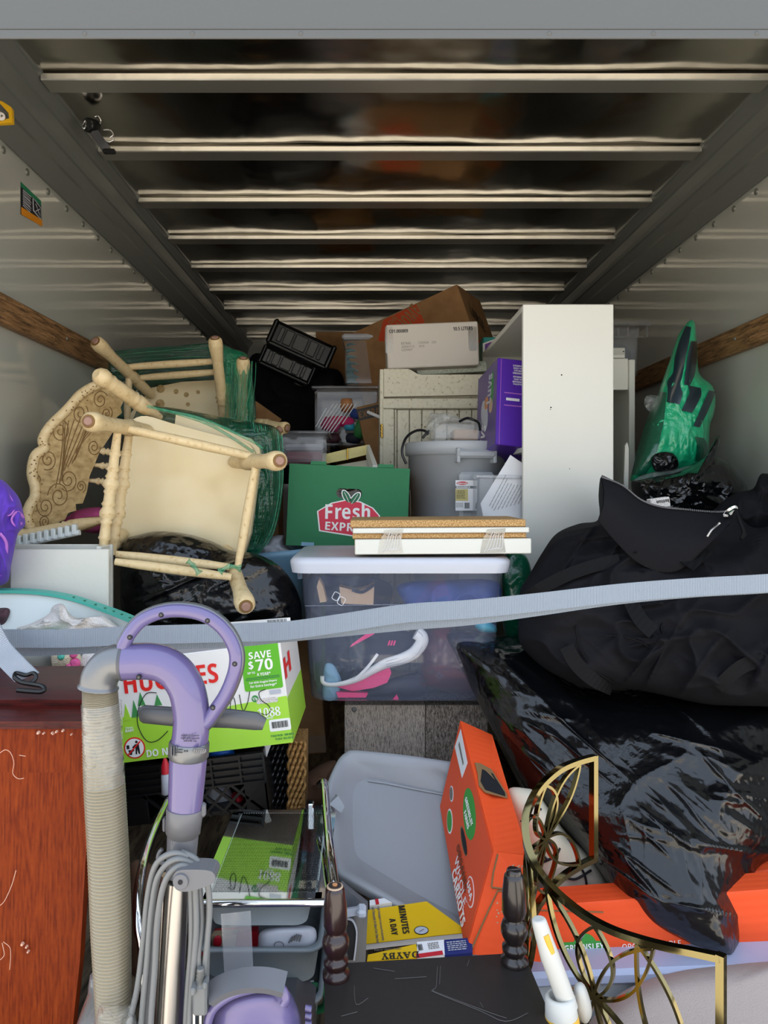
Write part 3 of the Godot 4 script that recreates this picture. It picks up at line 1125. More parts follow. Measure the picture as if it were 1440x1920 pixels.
	part("seat", mb, "cream_seat", w)
	chair_leg(w, P(285, 742, 2.945), P(179, 640, 2.612), 1.0)
	chair_leg(w, P(424, 812, 2.926), P(403, 634, 2.708), 1.0)
	chair_leg(w, P(452, 830, 2.964), P(456, 672, 2.803), 1.0)
	turned(w, "stretcher", P(228, 689, 2.793), P(410, 677, 2.784), ROUND, 0.014, "cream_wood")
	turned(w, "stretcher", P(256, 709, 2.850), P(412, 697, 2.821), ROUND, 0.014, "cream_wood")
	turned(w, "stretcher", P(242, 700, 2.803), P(238, 790, 2.831), ROUND, 0.014, "cream_wood")
	for c in [[301, 729, 8], [330, 734, 5], [349, 740, 5], [371, 735, 4], [300, 757, 9], [352, 758, 4]]:
		mb = MB.new()
		var q = P(c[0], c[1], 2.963)
		mb.lathe(q - Vector3(0, 0, 0.002), q + Vector3(0, 0, 0.002), [[0, 0.002 * c[2]], [1, 0.0018 * c[2]]], 14)
		part("knot", mb, "glaze", w)
	# a third, seat against the first
	var u = thing("dining_chair", "cream dining chair mostly hidden in green film behind the carved chair", "chair", P(440, 1040, 2.420))
	f = PL([[300, 1040], [330, 775], [390, 790], [440, 813], [470, 822], [486, 840], [488, 860], [470, 1000], [455, 1050]], 2.270)
	f.reverse()
	mb = MB.new()
	mb.slab(f, Vector3(0, 0, -0.032))
	part("seat", mb, "cream_seat", u)
	chair_leg(u, P(470, 850, 2.622), P(524, 806, 2.517), 0.8)
	chair_leg(u, P(480, 792, 2.904), P(538, 803, 2.816), 0.9)

	# stretch film round the load
	var fl = thing("stretch_film", "dark green stretch film wound round the chairs behind the carved chair", "plastic wrap", P(430, 1050, 2.5))
	mb = blob([[236, 1010], [226, 900], [236, 830], [262, 762], [300, 762], [345, 768], [440, 786], [520, 803], [528, 850], [532, 905], [520, 985], [490, 1030], [455, 1056], [340, 1060], [260, 1052]], 2.42, 0.1, 0.25, {"w": 0.016, "s": 6.0, "an": Vector3(11, 0.4, 2), "pow": 8.0, "seed": 3.0, "w2": 0.004, "s2": 9.0})
	part("film", mb, "film", fl)
	fl = thing("stretch_film", "green stretch film sheet round the far chair beside the black cases", "plastic wrap", P(350, 810, 3.0))
	mb = blob([[196, 690], [212, 660], [320, 650], [405, 643], [440, 656], [462, 672], [472, 700], [479, 800], [440, 830], [300, 830], [226, 790], [205, 740]], 3.02, 0.008, 0.03, {"w": 0.012, "s": 6.0, "an": Vector3(0.4, 12, 2), "pow": 8.0, "seed": 8.0})
	part("film", mb, "film", fl)
	mb = blob([[412, 655], [440, 655], [466, 670], [474, 720], [478, 812], [440, 815], [425, 800], [418, 720]], 2.86, 0.05, 0.1, {"w": 0.02, "s": 5.0, "an": Vector3(9, 0.5, 2), "pow": 6.0, "seed": 9.0})
	part("film_fold", mb, "film_light", fl)
	# twisted film strands drawn taut over the seat
	for s in [[[276, 762], [330, 775], [400, 800], [476, 848]], [[300, 768], [380, 786], [470, 826], [492, 842]], [[473, 850], [470, 900], [452, 1010], [440, 1058]]]:
		mb = MB.new()
		mb.tube(smooth_path(PL(s, 2.165), 6), 0.0045, 6, true, false, 0.5)
		part("film_strand", mb, "film_light", fl)
	for s in [[[352, 1052], [362, 1060], [374, 1076]], [[412, 1072], [430, 1062], [452, 1066]]]:
		mb = MB.new()
		mb.tube(smooth_path(PL(s, 1.915), 5), [0.012, 0.008, 0.006, 0.005, 0.006, 0.008, 0.006, 0.005, 0.006, 0.01, 0.012], 8, true, false, 0.6)
		part("film_knot", mb, "film_light", fl)

	# pleats of the film
	rng.seed = 31
	for k in 16:
		var uu = k / 15.0
		mb = MB.new()
		var q = [[lerpf(470, 528, uu), lerpf(792, 812, uu) + rng.randf_range(-4, 4)], [lerpf(482, 531, uu), 860], [lerpf(480, 528, uu), 930 + rng.randf_range(-20, 20)], [lerpf(468, 512, uu), 1000], [lerpf(458, 482, uu), 1040]]
		mb.tube(smooth_path(PL(q, 2.33 + 0.03 * uu), 6), rng.randf_range(0.001, 0.003), 5)
		part("film_pleat", mb, "film_light" if k % 2 else "film", fl)
	for k in 9:
		mb = MB.new()
		var y = 655 + k * 7.0
		mb.tube(smooth_path(PL([[214, y + 4 + rng.randf_range(-3, 3)], [300, y - 4], [400, y - 8 + rng.randf_range(-3, 3)], [455, y + 10]], 2.915), 6), rng.randf_range(0.001, 0.0028), 5)
		part("film_pleat", mb, "film_light" if k % 2 else "film", fl)
	for k in 7:
		mb = MB.new()
		var x = 425 + k * 7.5
		mb.tube(smooth_path(PL([[x + 10, 662 + k * 3], [x + 8, 720], [x + rng.randf_range(-3, 3), 770], [x - 6, 812]], 2.8), 6), rng.randf_range(0.001, 0.0028), 5)
		part("film_pleat", mb, "film_light", fl)


func obj_left_soft():
	var mb = MB.new()
	# bags and cloth at the left
	mb = blob([[228, 1150], [226, 1060], [232, 1015], [262, 1002], [300, 996], [350, 1001], [395, 1014], [440, 1034], [480, 1038], [525, 1062], [556, 1105], [566, 1150], [552, 1190], [400, 1205], [260, 1195]], 2.14, 0.1, 0.16, {"w": 0.02, "s": 3.0, "an": Vector3(0.6, 1.6, 1.0), "crease": 0.02, "w2": 0.002, "s2": 24.0, "seed": 21.0, "na": 220, "nr": 60})
	tag(part("garbage_bag", mb, "bag_black"), "shiny black garbage bag bulging under the carved chair's legs", "garbage bag")
	# purple blanket: one body with heavy folds, pink vines printed on it
	var bo = {"o": [[-70, 902], [-20, 896], [4, 900], [20, 914], [36, 934], [44, 962], [47, 985], [34, 1000], [27, 1030], [20, 1064], [13, 1092], [-20, 1100], [-70, 1092]], "d": 1.88, "tf": 0.07, "opt": {"c": [-10, 1000]}}
	var ob: Dictionary = bo.opt.duplicate()
	ob.merge({"w": 0.022, "s": 9.0, "an": Vector3(1.6, 0.7, 1), "seed": 31.0, "crease": 0.02, "turn": 1.1, "na": 160, "nr": 50})
	var o = part("blanket", blob(bo.o, bo.d, bo.tf, 0.08, ob), "purple_cloth")
	tag(o, "purple blanket with pink swirls bundled against the left wall", "blanket")
	for s in [[[-4, 910], [10, 920], [26, 950], [18, 966], [6, 962], [8, 950]], [[44, 970], [32, 960], [22, 974], [30, 986], [40, 980]], [[0, 1000], [12, 1020], [8, 1060], [0, 1080]], [[2, 930], [8, 950], [4, 980]]]:
		var q = []
		for p in smooth_path(s.map(func(v): return Vector2(v[0], v[1])), 6):
			q.append(blob_at(bo, p.x, p.y, 0.006))
		mb = MB.new()
		mb.tube(q, 0.0042, 6, true, false, 0.5)
		part("printed_swirl", mb, "pink_print", o)
	mb = blob([[120, 985], [135, 962], [165, 952], [200, 955], [205, 985], [180, 1000]], 2.34, 0.06, 0.05, {"w": 0.015, "s": 9.0, "seed": 14.0, "na": 90, "nr": 24})
	tag(part("pink_cloth", mb, "pink"), "crumpled pink cloth behind the carved crest board", "cloth")
	# slotted white edge of a basket under the chair's post
	var b = thing("basket", "white slotted plastic basket rim under the carved chair's lower post", "basket", P(90, 1030, 2.1))
	for k in 9:
		mb = MB.new()
		mb.bx(P(36 + k * 13, 1014 - k * 2.6, 2.1), Vector3(0.013, 0.03, 0.02), 0.003)
		part("slat", mb, "tub_white", b)
	mb = MB.new()
	mb.tube([P(30, 1024, 2.1), P(150, 998, 2.1)], 0.008, 8)
	part("rim", mb, "tub_white", b)
	# white drawer standing on its end
	var c = crate("drawer", "cream painted drawer standing on edge under the carved chair", "drawer", "white_paint", P(18, 1190, 1.93), P(233, 1190, 1.93), P(14, 1030, 1.93), 0.02, 0.003, "", "")
	var w: float = c.w
	var h: float = c.h
	mb = MB.new()
	mb.bx(Vector3(-0.02, h / 2, 0), Vector3(w - 0.04, h, 0.02), 0.003)
	part("front_board", mb, "white_paint", c.n, true)
	for sx in [-1, 1]:
		mb = MB.new()
		mb.bx(Vector3(sx * (w / 2 - 0.012) - 0.06, h / 2 + 0.006, -0.045), Vector3(0.014, h, 0.07), 0.003)
		part("side_board", mb, "white_paint", c.n, true)
	mb = MB.new()
	mb.bx(Vector3(-0.06, h / 2 + 0.006, -0.085), Vector3(w, h, 0.014), 0.003)
	part("back_board", mb, "white_paint", c.n, true)
	# blue tub with cloth
	var t = thing("tub", "light blue plastic tub below the green produce carton", "tub", P(515, 1180, 2.5))
	mb = MB.new()
	var rows = []
	for r in [[0.0, 0.8], [0.9, 0.97], [0.93, 1.04], [1.0, 1.04], [1.0, 0.98], [0.9, 0.93], [0.1, 0.78]]:
		var row = []
		for k in 28:
			var a = TAU * k / 28
			var q = Vector2(signf(cos(a)) * pow(absf(cos(a)), 0.5), signf(sin(a)) * pow(absf(sin(a)), 0.5))
			row.append(P(515, 1180, 2.55) + Vector3(q.x * 0.118 * r[1], r[0] * 0.265 + q.x * 0.01, -q.y * 0.13 * r[1]))
		rows.append(row)
	mb.grid(rows, true)
	part("tub_wall", mb, "blue_bin", t)
	mb = blob([[462, 1040], [470, 1018], [490, 1020], [510, 1006], [532, 1004], [534, 1022], [560, 1040], [520, 1052]], 2.55, 0.08, 0.06, {"w": 0.012, "s": 9.0, "seed": 33.0, "na": 90, "nr": 24})
	tag(part("folded_cloth", mb, "gray_cloth"), "pale grey cloth lying in the light blue tub", "cloth")


func obj_baby_bath():
	var t = thing("baby_bath", "white baby bathtub with teal rim behind the grey strap", "bathtub", P(60, 1262, 1.75))
	var back = smooth_path(PL([[-90, 1112, 1.860], [-30, 1108, 1.870], [40, 1108, 1.870], [90, 1112, 1.870], [140, 1122, 1.870], [190, 1139, 1.860], [230, 1154, 1.820], [262, 1168, 1.770]], 1.85), 5)
	var front = smooth_path(PL([[-90, 1212, 1.720], [0, 1206, 1.730], [80, 1199, 1.750], [150, 1190, 1.790], [205, 1181, 1.840], [240, 1174, 1.890], [255, 1170, 1.920], [262, 1168, 1.770]], 1.6), 5)
	var rows = [[], [], [], []]
	for i in back.size():
		var a: Vector3 = back[i]
		var b: Vector3 = front[i]
		rows[0].append(a)
		rows[1].append(a.lerp(b, 0.22) + Vector3(0, -0.11, 0))
		rows[2].append(a.lerp(b, 0.75) + Vector3(0, -0.12, 0))
		rows[3].append(b)
	var mb = MB.new()
	mb.grid(rows, false, Vector2.ONE, true)
	var low = []
	for row in rows:
		var q = []
		for p in row:
			q.append(p + Vector3(0, -0.008, 0.004))
		low.append(q)
	mb.grid(low)
	part("tub_shell", mb, "tub_white", t)
	for s in [back, front]:
		mb = MB.new()
		mb.bar(s, Vector3(0, 1, 0.1), 0.026, 0.007)
		part("rim", mb, "teal_rim", t)
	for k in 7:
		mb = MB.new()
		var q = back[20 + k * 2] + Vector3(0, 0.0045, 0.006)
		mb.lathe(q - Vector3(0, 0.002, 0), q + Vector3(0, 0.0005, 0), [[0, 0.0028], [1, 0.0028]], 8)
		part("rim_hole", mb, "leaf_green", t)
	# outer skirt under the front rim
	mb = MB.new()
	var r2 = [[], [], []]
	for i in front.size():
		r2[0].append(front[i] + Vector3(0, -0.085, -0.04))
		r2[1].append(front[i] + Vector3(0, -0.04, -0.012))
		r2[2].append(front[i] + Vector3(0, -0.003, -0.005))
	mb.grid(r2)
	part("skirt", mb, "tub_white", t)
	mb = blob([[30, 1182], [60, 1168], [90, 1152], [100, 1136], [118, 1132], [130, 1150], [150, 1160], [190, 1154], [215, 1170], [222, 1182], [130, 1192]], 1.82, 0.05, 0.03, {"w": 0.02, "s": 12.0, "seed": 51.0, "na": 120, "nr": 34})
	tag(part("plastic_bag", mb, "towel"), "crumpled white cloth lying in the teal rimmed baby bathtub", "cloth")
	mb = blob([[-30, 1150], [0, 1140], [18, 1142], [16, 1158], [4, 1174], [-30, 1176]], 1.86, 0.02, 0.02, {"w": 0.01, "s": 14.0, "seed": 52.0, "na": 60, "nr": 20})
	tag(part("magenta_cloth", mb, "maroon"), "dark magenta cloth in the end of the baby bathtub at the left edge", "cloth")
	mb = blob([[96, 1232], [110, 1222], [140, 1222], [152, 1230], [150, 1250], [138, 1262], [104, 1260]], 1.74, 0.03, 0.02, {"w": 0.006, "s": 16.0, "seed": 53.0, "na": 80, "nr": 24})
	var o = part("bath_mitt", mb, "terry")
	tag(o, "beige terry mitt with teal and pink patches under the strap", "bath mitt")
	for s in [[114, 1231, "teal_rim", 0.008], [137, 1228, "pink", 0.008], [140, 1244, "pink", 0.011], [130, 1252, "pink", 0.009]]:
		mb = MB.new()
		var c = P(s[0], s[1], 1.706)
		mb.lathe(c - Vector3(0, 0, 0.006), c + Vector3(0, 0, 0.004), [[0, s[3]], [0.6, s[3]], [1, s[3] * 0.5]], 10)
		part("patch", mb, s[2], o)
	mb = blob([[146, 1262], [154, 1228], [185, 1222], [225, 1222], [236, 1262]], 1.75, 0.03, 0.02, {"w": 0.006, "s": 12.0, "seed": 54.0, "na": 70, "nr": 20})
	tag(part("towel", mb, "towel"), "folded white towel beside the beige terry mitt", "towel")


func obj_strap():
	# cargo strap: two overlapping plies from wall to wall, tail with an S-hook at the left
	var t = thing("cargo_strap", "light grey woven cargo strap pulled across the load from wall to wall", "strap", P(560, 1190, 1.46))
	var d = 1.46
	var a = [[-245, 1200, 1.605], [-120, 1199, 1.55], [-35, 1197, 1.5], [0, 1197, 1.49], [120, 1197, 1.47], [230, 1192, d], [330, 1189, d], [450, 1186, d], [540, 1182, d], [640, 1168, d], [760, 1150, d], [880, 1142, d], [1010, 1129, d], [1160, 1112, d], [1300, 1101, 1.48], [1440, 1093, 1.5], [1640, 1077, 1.56], [1828, 1064, 1.61]]
	var b = [[-240, 1206, 1.612], [-120, 1209, 1.565], [-35, 1212, 1.52], [60, 1214, 1.5], [200, 1208, 1.485], [330, 1202, 1.475], [450, 1197, 1.472], [540, 1188, 1.47], [640, 1178, 1.468], [760, 1166, 1.468], [880, 1156, 1.468], [1010, 1138, 1.468], [1160, 1116, 1.468], [1300, 1103, 1.488], [1440, 1095, 1.508], [1640, 1079, 1.567], [1826, 1066, 1.617]]
	for s in [[a, 0.0], [b, 0.35]]:
		var pts = smooth_path(PL(s[0], d), 8)
		var mb = MB.new()
		var l = 0.0
		var rows = [[], [], [], []]
		var len = 0.0
		for i in pts.size():
			var x: float = pts[i].x
			var tw: float = s[1] * sin(clampf((x + 0.9) * 2.2, 0, PI))
			var up = Vector3(0, cos(tw), sin(tw)) * 0.0175
			var nn = Vector3(0, -sin(tw), cos(tw)) * 0.001
			rows[0].append(pts[i] - up + nn)
			rows[1].append(pts[i] + up + nn)
			rows[2].append(pts[i] + up - nn)
			rows[3].append(pts[i] - up - nn)
			if i:
				len += (pts[i] - pts[i - 1]).length()
		for k in 4:
			mb.sg = 20 + k
			mb.grid([rows[k], rows[(k + 1) % 4]], false, Vector2(len / 0.0052, 1))
		part("webbing", mb, "strap", t)
	# tail
	var mb = MB.new()
	var q = smooth_path([P(-30, 1160, 1.44), P(-4, 1210, 1.42), P(22, 1240, 1.38), P(50, 1268, 1.36)], 6)
	var rr = [[], []]
	for p in q:
		rr[0].append(p + Vector3(0.021, 0.006, 0) )
		rr[1].append(p + Vector3(-0.021, -0.010, 0))
	mb.grid(rr, false, Vector2(34, 1))
	var r3 = [[], []]
	for i in q.size():
		r3[0].append(rr[0][i] - Vector3(0, 0, 0.003))
		r3[1].append(rr[1][i] - Vector3(0, 0, 0.003))
	mb.grid(r3, false, Vector2(34, 1), true)
	part("strap_tail", mb, "strap_stripe", t)
	mb = MB.new()
	var hk = smooth_path([P(27, 1270, 1.35), P(40, 1279, 1.345), P(62, 1283, 1.34), P(78, 1286, 1.33), P(83, 1292, 1.325), P(76, 1297, 1.32), P(55, 1296, 1.32), P(32, 1294, 1.32)], 6)
	mb.tube(hk, 0.0042, 8)
	var hk2 = smooth_path([P(27, 1270, 1.35), P(30, 1262, 1.36), P(48, 1266, 1.36), P(62, 1262, 1.36), P(68, 1268, 1.355), P(64, 1276, 1.35), P(56, 1281, 1.345)], 5)
	mb.tube(hk2, 0.0036, 8)
	part("hook", mb, "plastic_black", t)


func obj_cabinet():
	# the red-brown cabinet at the lower left, its top receding
	var hgt = EYE - (1365.0 - VY) * 1.22 / F
	var t = thing("wooden_cabinet", "scratched reddish brown wooden cabinet at the lower left, beside the vacuum hose", "cabinet", Vector3(-0.72, 0, -1.4))
	var x1 = (165.0 - VX) * 1.22 / F
	var x0 = x1 - 0.5
	var mb = MB.new()
	# front, leaning a little: its right edge runs down and inward
	var f = [Vector3(x0, 0.02, -1.2), Vector3((135.0 - VX) * 1.2 / F - 0.015, 0.02, -1.2), P(150, 1800, 1.2), P(165, 1530, 1.21), Vector3(x1 + 0.006, hgt, -1.22), Vector3(x0, hgt, -1.22)]
	mb.slab(f, Vector3(0, 0, -0.02))
	var fr = part("front_panel", mb, "mahogany", t)
	mb = MB.new()
	# the body runs back and away to the left, so that its right side does not show
	var xb = func(z): return (160.0 - VX) * -z / F
	hexa(mb, [Vector3(x0, 0.0, -1.241), Vector3((135.0 - VX) * 1.22 / F - 0.02, 0.0, -1.241), Vector3(x1, hgt - 0.002, -1.241), Vector3(x0, hgt - 0.002, -1.241)], [Vector3(x0 - 0.15, 0.0, -1.55), Vector3(xb.call(-1.55) - 0.05, 0.0, -1.55), Vector3(xb.call(-1.55), hgt - 0.002, -1.55), Vector3(x0 - 0.15, hgt - 0.002, -1.55)])
	part("body", mb, "mahogany_dark", t)
	# moulded top: three steps going back
	for s in [[0.006, 0.012, 1.215, 1.30], [0.006, 0.032, 1.302, 1.36], [0.0, 0.04, 1.362, 1.56]]:
		mb = MB.new()
		var ya: float = hgt + s[0] - s[1] / 2
		var yb: float = hgt + s[0] + s[1] / 2
		var e = 0.006
		hexa(mb, [Vector3(x0, ya, -s[2]), Vector3(xb.call(-s[2]) + e, ya, -s[2]), Vector3(xb.call(-s[2]) + e, yb, -s[2]), Vector3(x0, yb, -s[2])], [Vector3(x0 - 0.1, ya, -s[3]), Vector3(xb.call(-s[3]) + e, ya, -s[3]), Vector3(xb.call(-s[3]) + e, yb, -s[3]), Vector3(x0 - 0.1, yb, -s[3])])
		part("top_moulding", mb, "mahogany_dark", t)
	# scratches
	var ft = Transform3D(Basis(), Vector3(0, 0, -1.2))
	for s in [[[0, 1412], [10, 1406], [20, 1412], [26, 1430], [24, 1450], [34, 1460], [45, 1459]], [[-4, 1700], [8, 1690], [22, 1660], [30, 1632]], [[0, 1800], [8, 1790], [4, 1768]], [[6, 1766], [18, 1776], [20, 1792], [18, 1818]], [[36, 1416], [48, 1418]]]:
		var pts = []
		for p in s:
			pts.append(P(p[0], p[1], 1.197))
		mb = MB.new()
		mb.tube(smooth_path(pts, 5), 0.0006, 4)
		part("scratch", mb, "scratch_pale", fr)
	for s in [[42, 1770, 4], [50, 1775, 3], [53, 1784, 3], [72, 1374, 4], [82, 1375, 2.5], [98, 1374, 2.5], [106, 1372, 3], [118, 1370, 3], [134, 1377, 2], [100, 1376, 2]]:
		mb = MB.new()
		var c = P(s[0], s[1], 1.201)
		mb.lathe(c - Vector3(0, 0, 0.002), c + Vector3(0, 0, 0.003), [[0, s[2] * 0.0007], [1, s[2] * 0.0005]], 6)
		part("chip", mb, "scratch_pale", fr)


func ribbed_case(label: String, tl: Array, tr: Array, bl: Array, br: Array, d: float):
	var c = crate("tool_case", label, "case", "plastic_black", P(bl[0], bl[1], d), P(br[0], br[1], d + 0.05), P(tl[0], tl[1], d), 0.34, 0.018, "", "body")
	for k in 5:
		var mb = MB.new()
		var w: float = [0.07, 0.13, 0.2, 0.13, 0.07][k] * c.w
		var x: float = [-0.33, -0.21, -0.02, 0.17, 0.3][k] * c.w
		mb.bx(Vector3(x, c.h * 0.5, c.d / 2 + 0.006), Vector3(w, c.h * 0.62, 0.014), 0.005)
		part("rib_panel", mb, "gray_black", c.n, true)
	var mb = MB.new()
	mb.bx(Vector3(0, c.h * 0.04, c.d / 2 + 0.004), Vector3(c.w * 0.9, c.h * 0.1, 0.012), 0.004)
	part("seam", mb, "gray_black", c.n, true)
	mb = MB.new()
	mb.tube([Vector3(c.w * 0.24, -0.005, c.d / 2 + 0.01), Vector3(c.w * 0.24, -0.02, c.d / 2 + 0.03), Vector3(c.w * 0.42, -0.02, c.d / 2 + 0.03), Vector3(c.w * 0.42, -0.005, c.d / 2 + 0.01)], 0.006, 8)
	part("handle", mb, "plastic_black", c.n, true)
	for x in [-0.46, 0.46]:
		mb = MB.new()
		mb.bx(Vector3(x * c.w, c.h * 0.5, c.d / 2), Vector3(c.w * 0.08, c.h * 1.04, 0.03), 0.01)
		part("corner_guard", mb, "plastic_black", c.n, true)


func obj_rear_left():
	ribbed_case("upper of two black ribbed cases tilted below the roof at the back", [514, 596], [632, 650], [497, 640], [614, 694], 3.95)
	ribbed_case("lower of two black ribbed cases, resting on the dark bag at the back", [497, 644], [596, 690], [481, 678], [580, 724], 3.85)
	var mb = blob([[440, 830], [455, 720], [470, 668], [500, 665], [560, 690], [610, 690], [640, 700], [650, 760], [640, 840], [600, 900], [500, 900]], 4.15, 0.12, 0.2, {"w": 0.03, "s": 3.0, "seed": 61.0, "na": 100, "nr": 30})
	tag(part("duffel_bag", mb, "fabric_black"), "black bag in deep shadow under the two ribbed cases", "bag")
	# cardboard flap by the film
	var c = crate("carton", "brown carton corner between the green film and the dark bag", "carton", "cardboard", P(468, 1335, 3.45), P(522, 1335, 3.45), P(468, 784, 3.45), 0.2, 0.003)
	mb = MB.new()
	mb.slab(PL([[468, 796], [512, 806], [528, 786], [480, 752], [468, 756]], 3.44), Vector3(0, 0, -0.006))
	part("flap", mb, "cardboard", c.n)
	# clear tote with teal cloth
	c = crate("storage_bin", "clear bin with white lid and teal cloth, behind the brown carton at the back", "storage bin", "clear", P(647, 722, 3.8), P(705, 722, 3.8), P(640, 636, 3.8), 0.3, 0.01)
	mb = MB.new()
	mb.bx(Vector3(0, c.h + 0.012, 0), Vector3(c.w + 0.03, 0.028, c.d + 0.03), 0.01)
	part("lid", mb, "lid_white", c.n, true)
	mb = MB.new()
	var rows = []
	for i in 30:
		var row = []
		var y: float = lerpf(0.01, c.h - 0.02, i / 29.0)
		for j in 8:
			row.append(Vector3((j / 7.0 - 0.5) * c.w * 0.92, y + 0.006 * sin(j * 1.1), c.d / 2 - 0.035 + 0.016 * sin(i * 1.35 + j * 0.5)))
		rows.append(row)
	mb.grid(rows)
	var q = []
	for row in rows:
		var r2 = []
		for p in row:
			r2.append(p - Vector3(0, 0, 0.03))
		q.append(r2)
	mb.grid(q, false, Vector2.ONE, true)
	var tl = part("teal_cloth", mb, mk("teal_foil", "#2c6f78", 0.25, 0.2), c.n, true)
	# hazy bin with small bright things
	c = crate("storage_bin", "hazy clear bin of small pink and blue things below the teal cloth bin", "storage bin", "smoky", P(590, 834, 3.6), P(712, 834, 3.6), P(584, 730, 3.6), 0.36, 0.012)
	mb = MB.new()
	mb.bx(Vector3(0, c.h + 0.008, 0), Vector3(c.w + 0.03, 0.016, c.d + 0.03), 0.006)
	part("lid", mb, "smoky", c.n, true)
	for s in [[640, 790, 24, 10, "hot_pink", 0.2, "long hot pink box-like toy in the middle of the hazy clear bin"], [620, 796, 18, 14, "pink", 0.4, "pale pink bundle at the left of the hazy clear bin"], [650, 760, 12, 14, "peach", 0.0, "tan rounded toy at the top of the hazy clear bin"], [668, 776, 12, 10, "blue_cloth", 0.2, "upper blue toy at the right of the hazy clear bin"], [655, 800, 10, 8, "aqua_bag", 0.1, "small aqua toy below the hot pink toy in the hazy bin"], [675, 805, 10, 20, "tree_green", 0.3, "green toy in the hazy clear bin's right corner"], [624, 822, 14, 10, "maroon", 0.0, "maroon item at the hazy clear bin's bottom left"], [662, 822, 14, 10, "navy", 0.2, "dark navy item at the bottom of the hazy clear bin"]]:
		mb = MB.new()
		var cc = P(s[0], s[1], 3.5)
		mb.lathe(cc + Vector3(-s[2] * 0.0024, s[5] * 0.02, 0), cc + Vector3(s[2] * 0.0024, -s[5] * 0.02, 0), [[0, 0.3], [0.1, 0.9], [0.5, 1.0], [0.9, 0.9], [1, 0.3]], 12, s[3] * 0.0024)
		tag(part("toy", mb, s[4], self), s[6], "toy", "things in the hazy clear bin")
	mb = MB.new()
	for k in 7:
		var o = P(600 + k * 7, 795, 3.43)
		mb.bar([o, o + Vector3(0.06, 0.09, 0)], Vector3(0, 0, 1), 0.004, 0.003)
		mb.bar([P(612 + k * 5, 765 + k * 3, 3.425), P(592 + k * 5, 800 + k * 2, 3.425)], Vector3(0, 0, 1), 0.004, 0.003)
	tag(part("mesh_net", mb, "paper"), "white netting in the hazy clear bin at the back", "net", "", "stuff")
	# clear zip bag bin with maroon cloth
	c = crate("storage_bin", "clear plastic bin of maroon cloth behind the green produce carton", "storage bin", "clear", P(524, 872, 3.0), P(612, 872, 3.0), P(524, 814, 3.0), 0.3, 0.012)
	mb = MB.new()
	mb.bx(Vector3(0, c.h + 0.006, 0), Vector3(c.w + 0.02, 0.014, c.d + 0.02), 0.005)
	part("lid", mb, "smoky", c.n, true)
	mb = MB.new()
	mb.bx(Vector3(0, c.h * 0.25, 0), Vector3(c.w * 0.9, c.h * 0.42, c.d * 0.85), 0.02)
	part("cloth", mb, "crimson", c.n, true)
	mb = MB.new()
	mb.bx(Vector3(0, c.h * 0.6, 0), Vector3(c.w * 0.88, c.h * 0.2, c.d * 0.8), 0.02)
	part("paper_stack", mb, "gray_cloth", c.n, true)


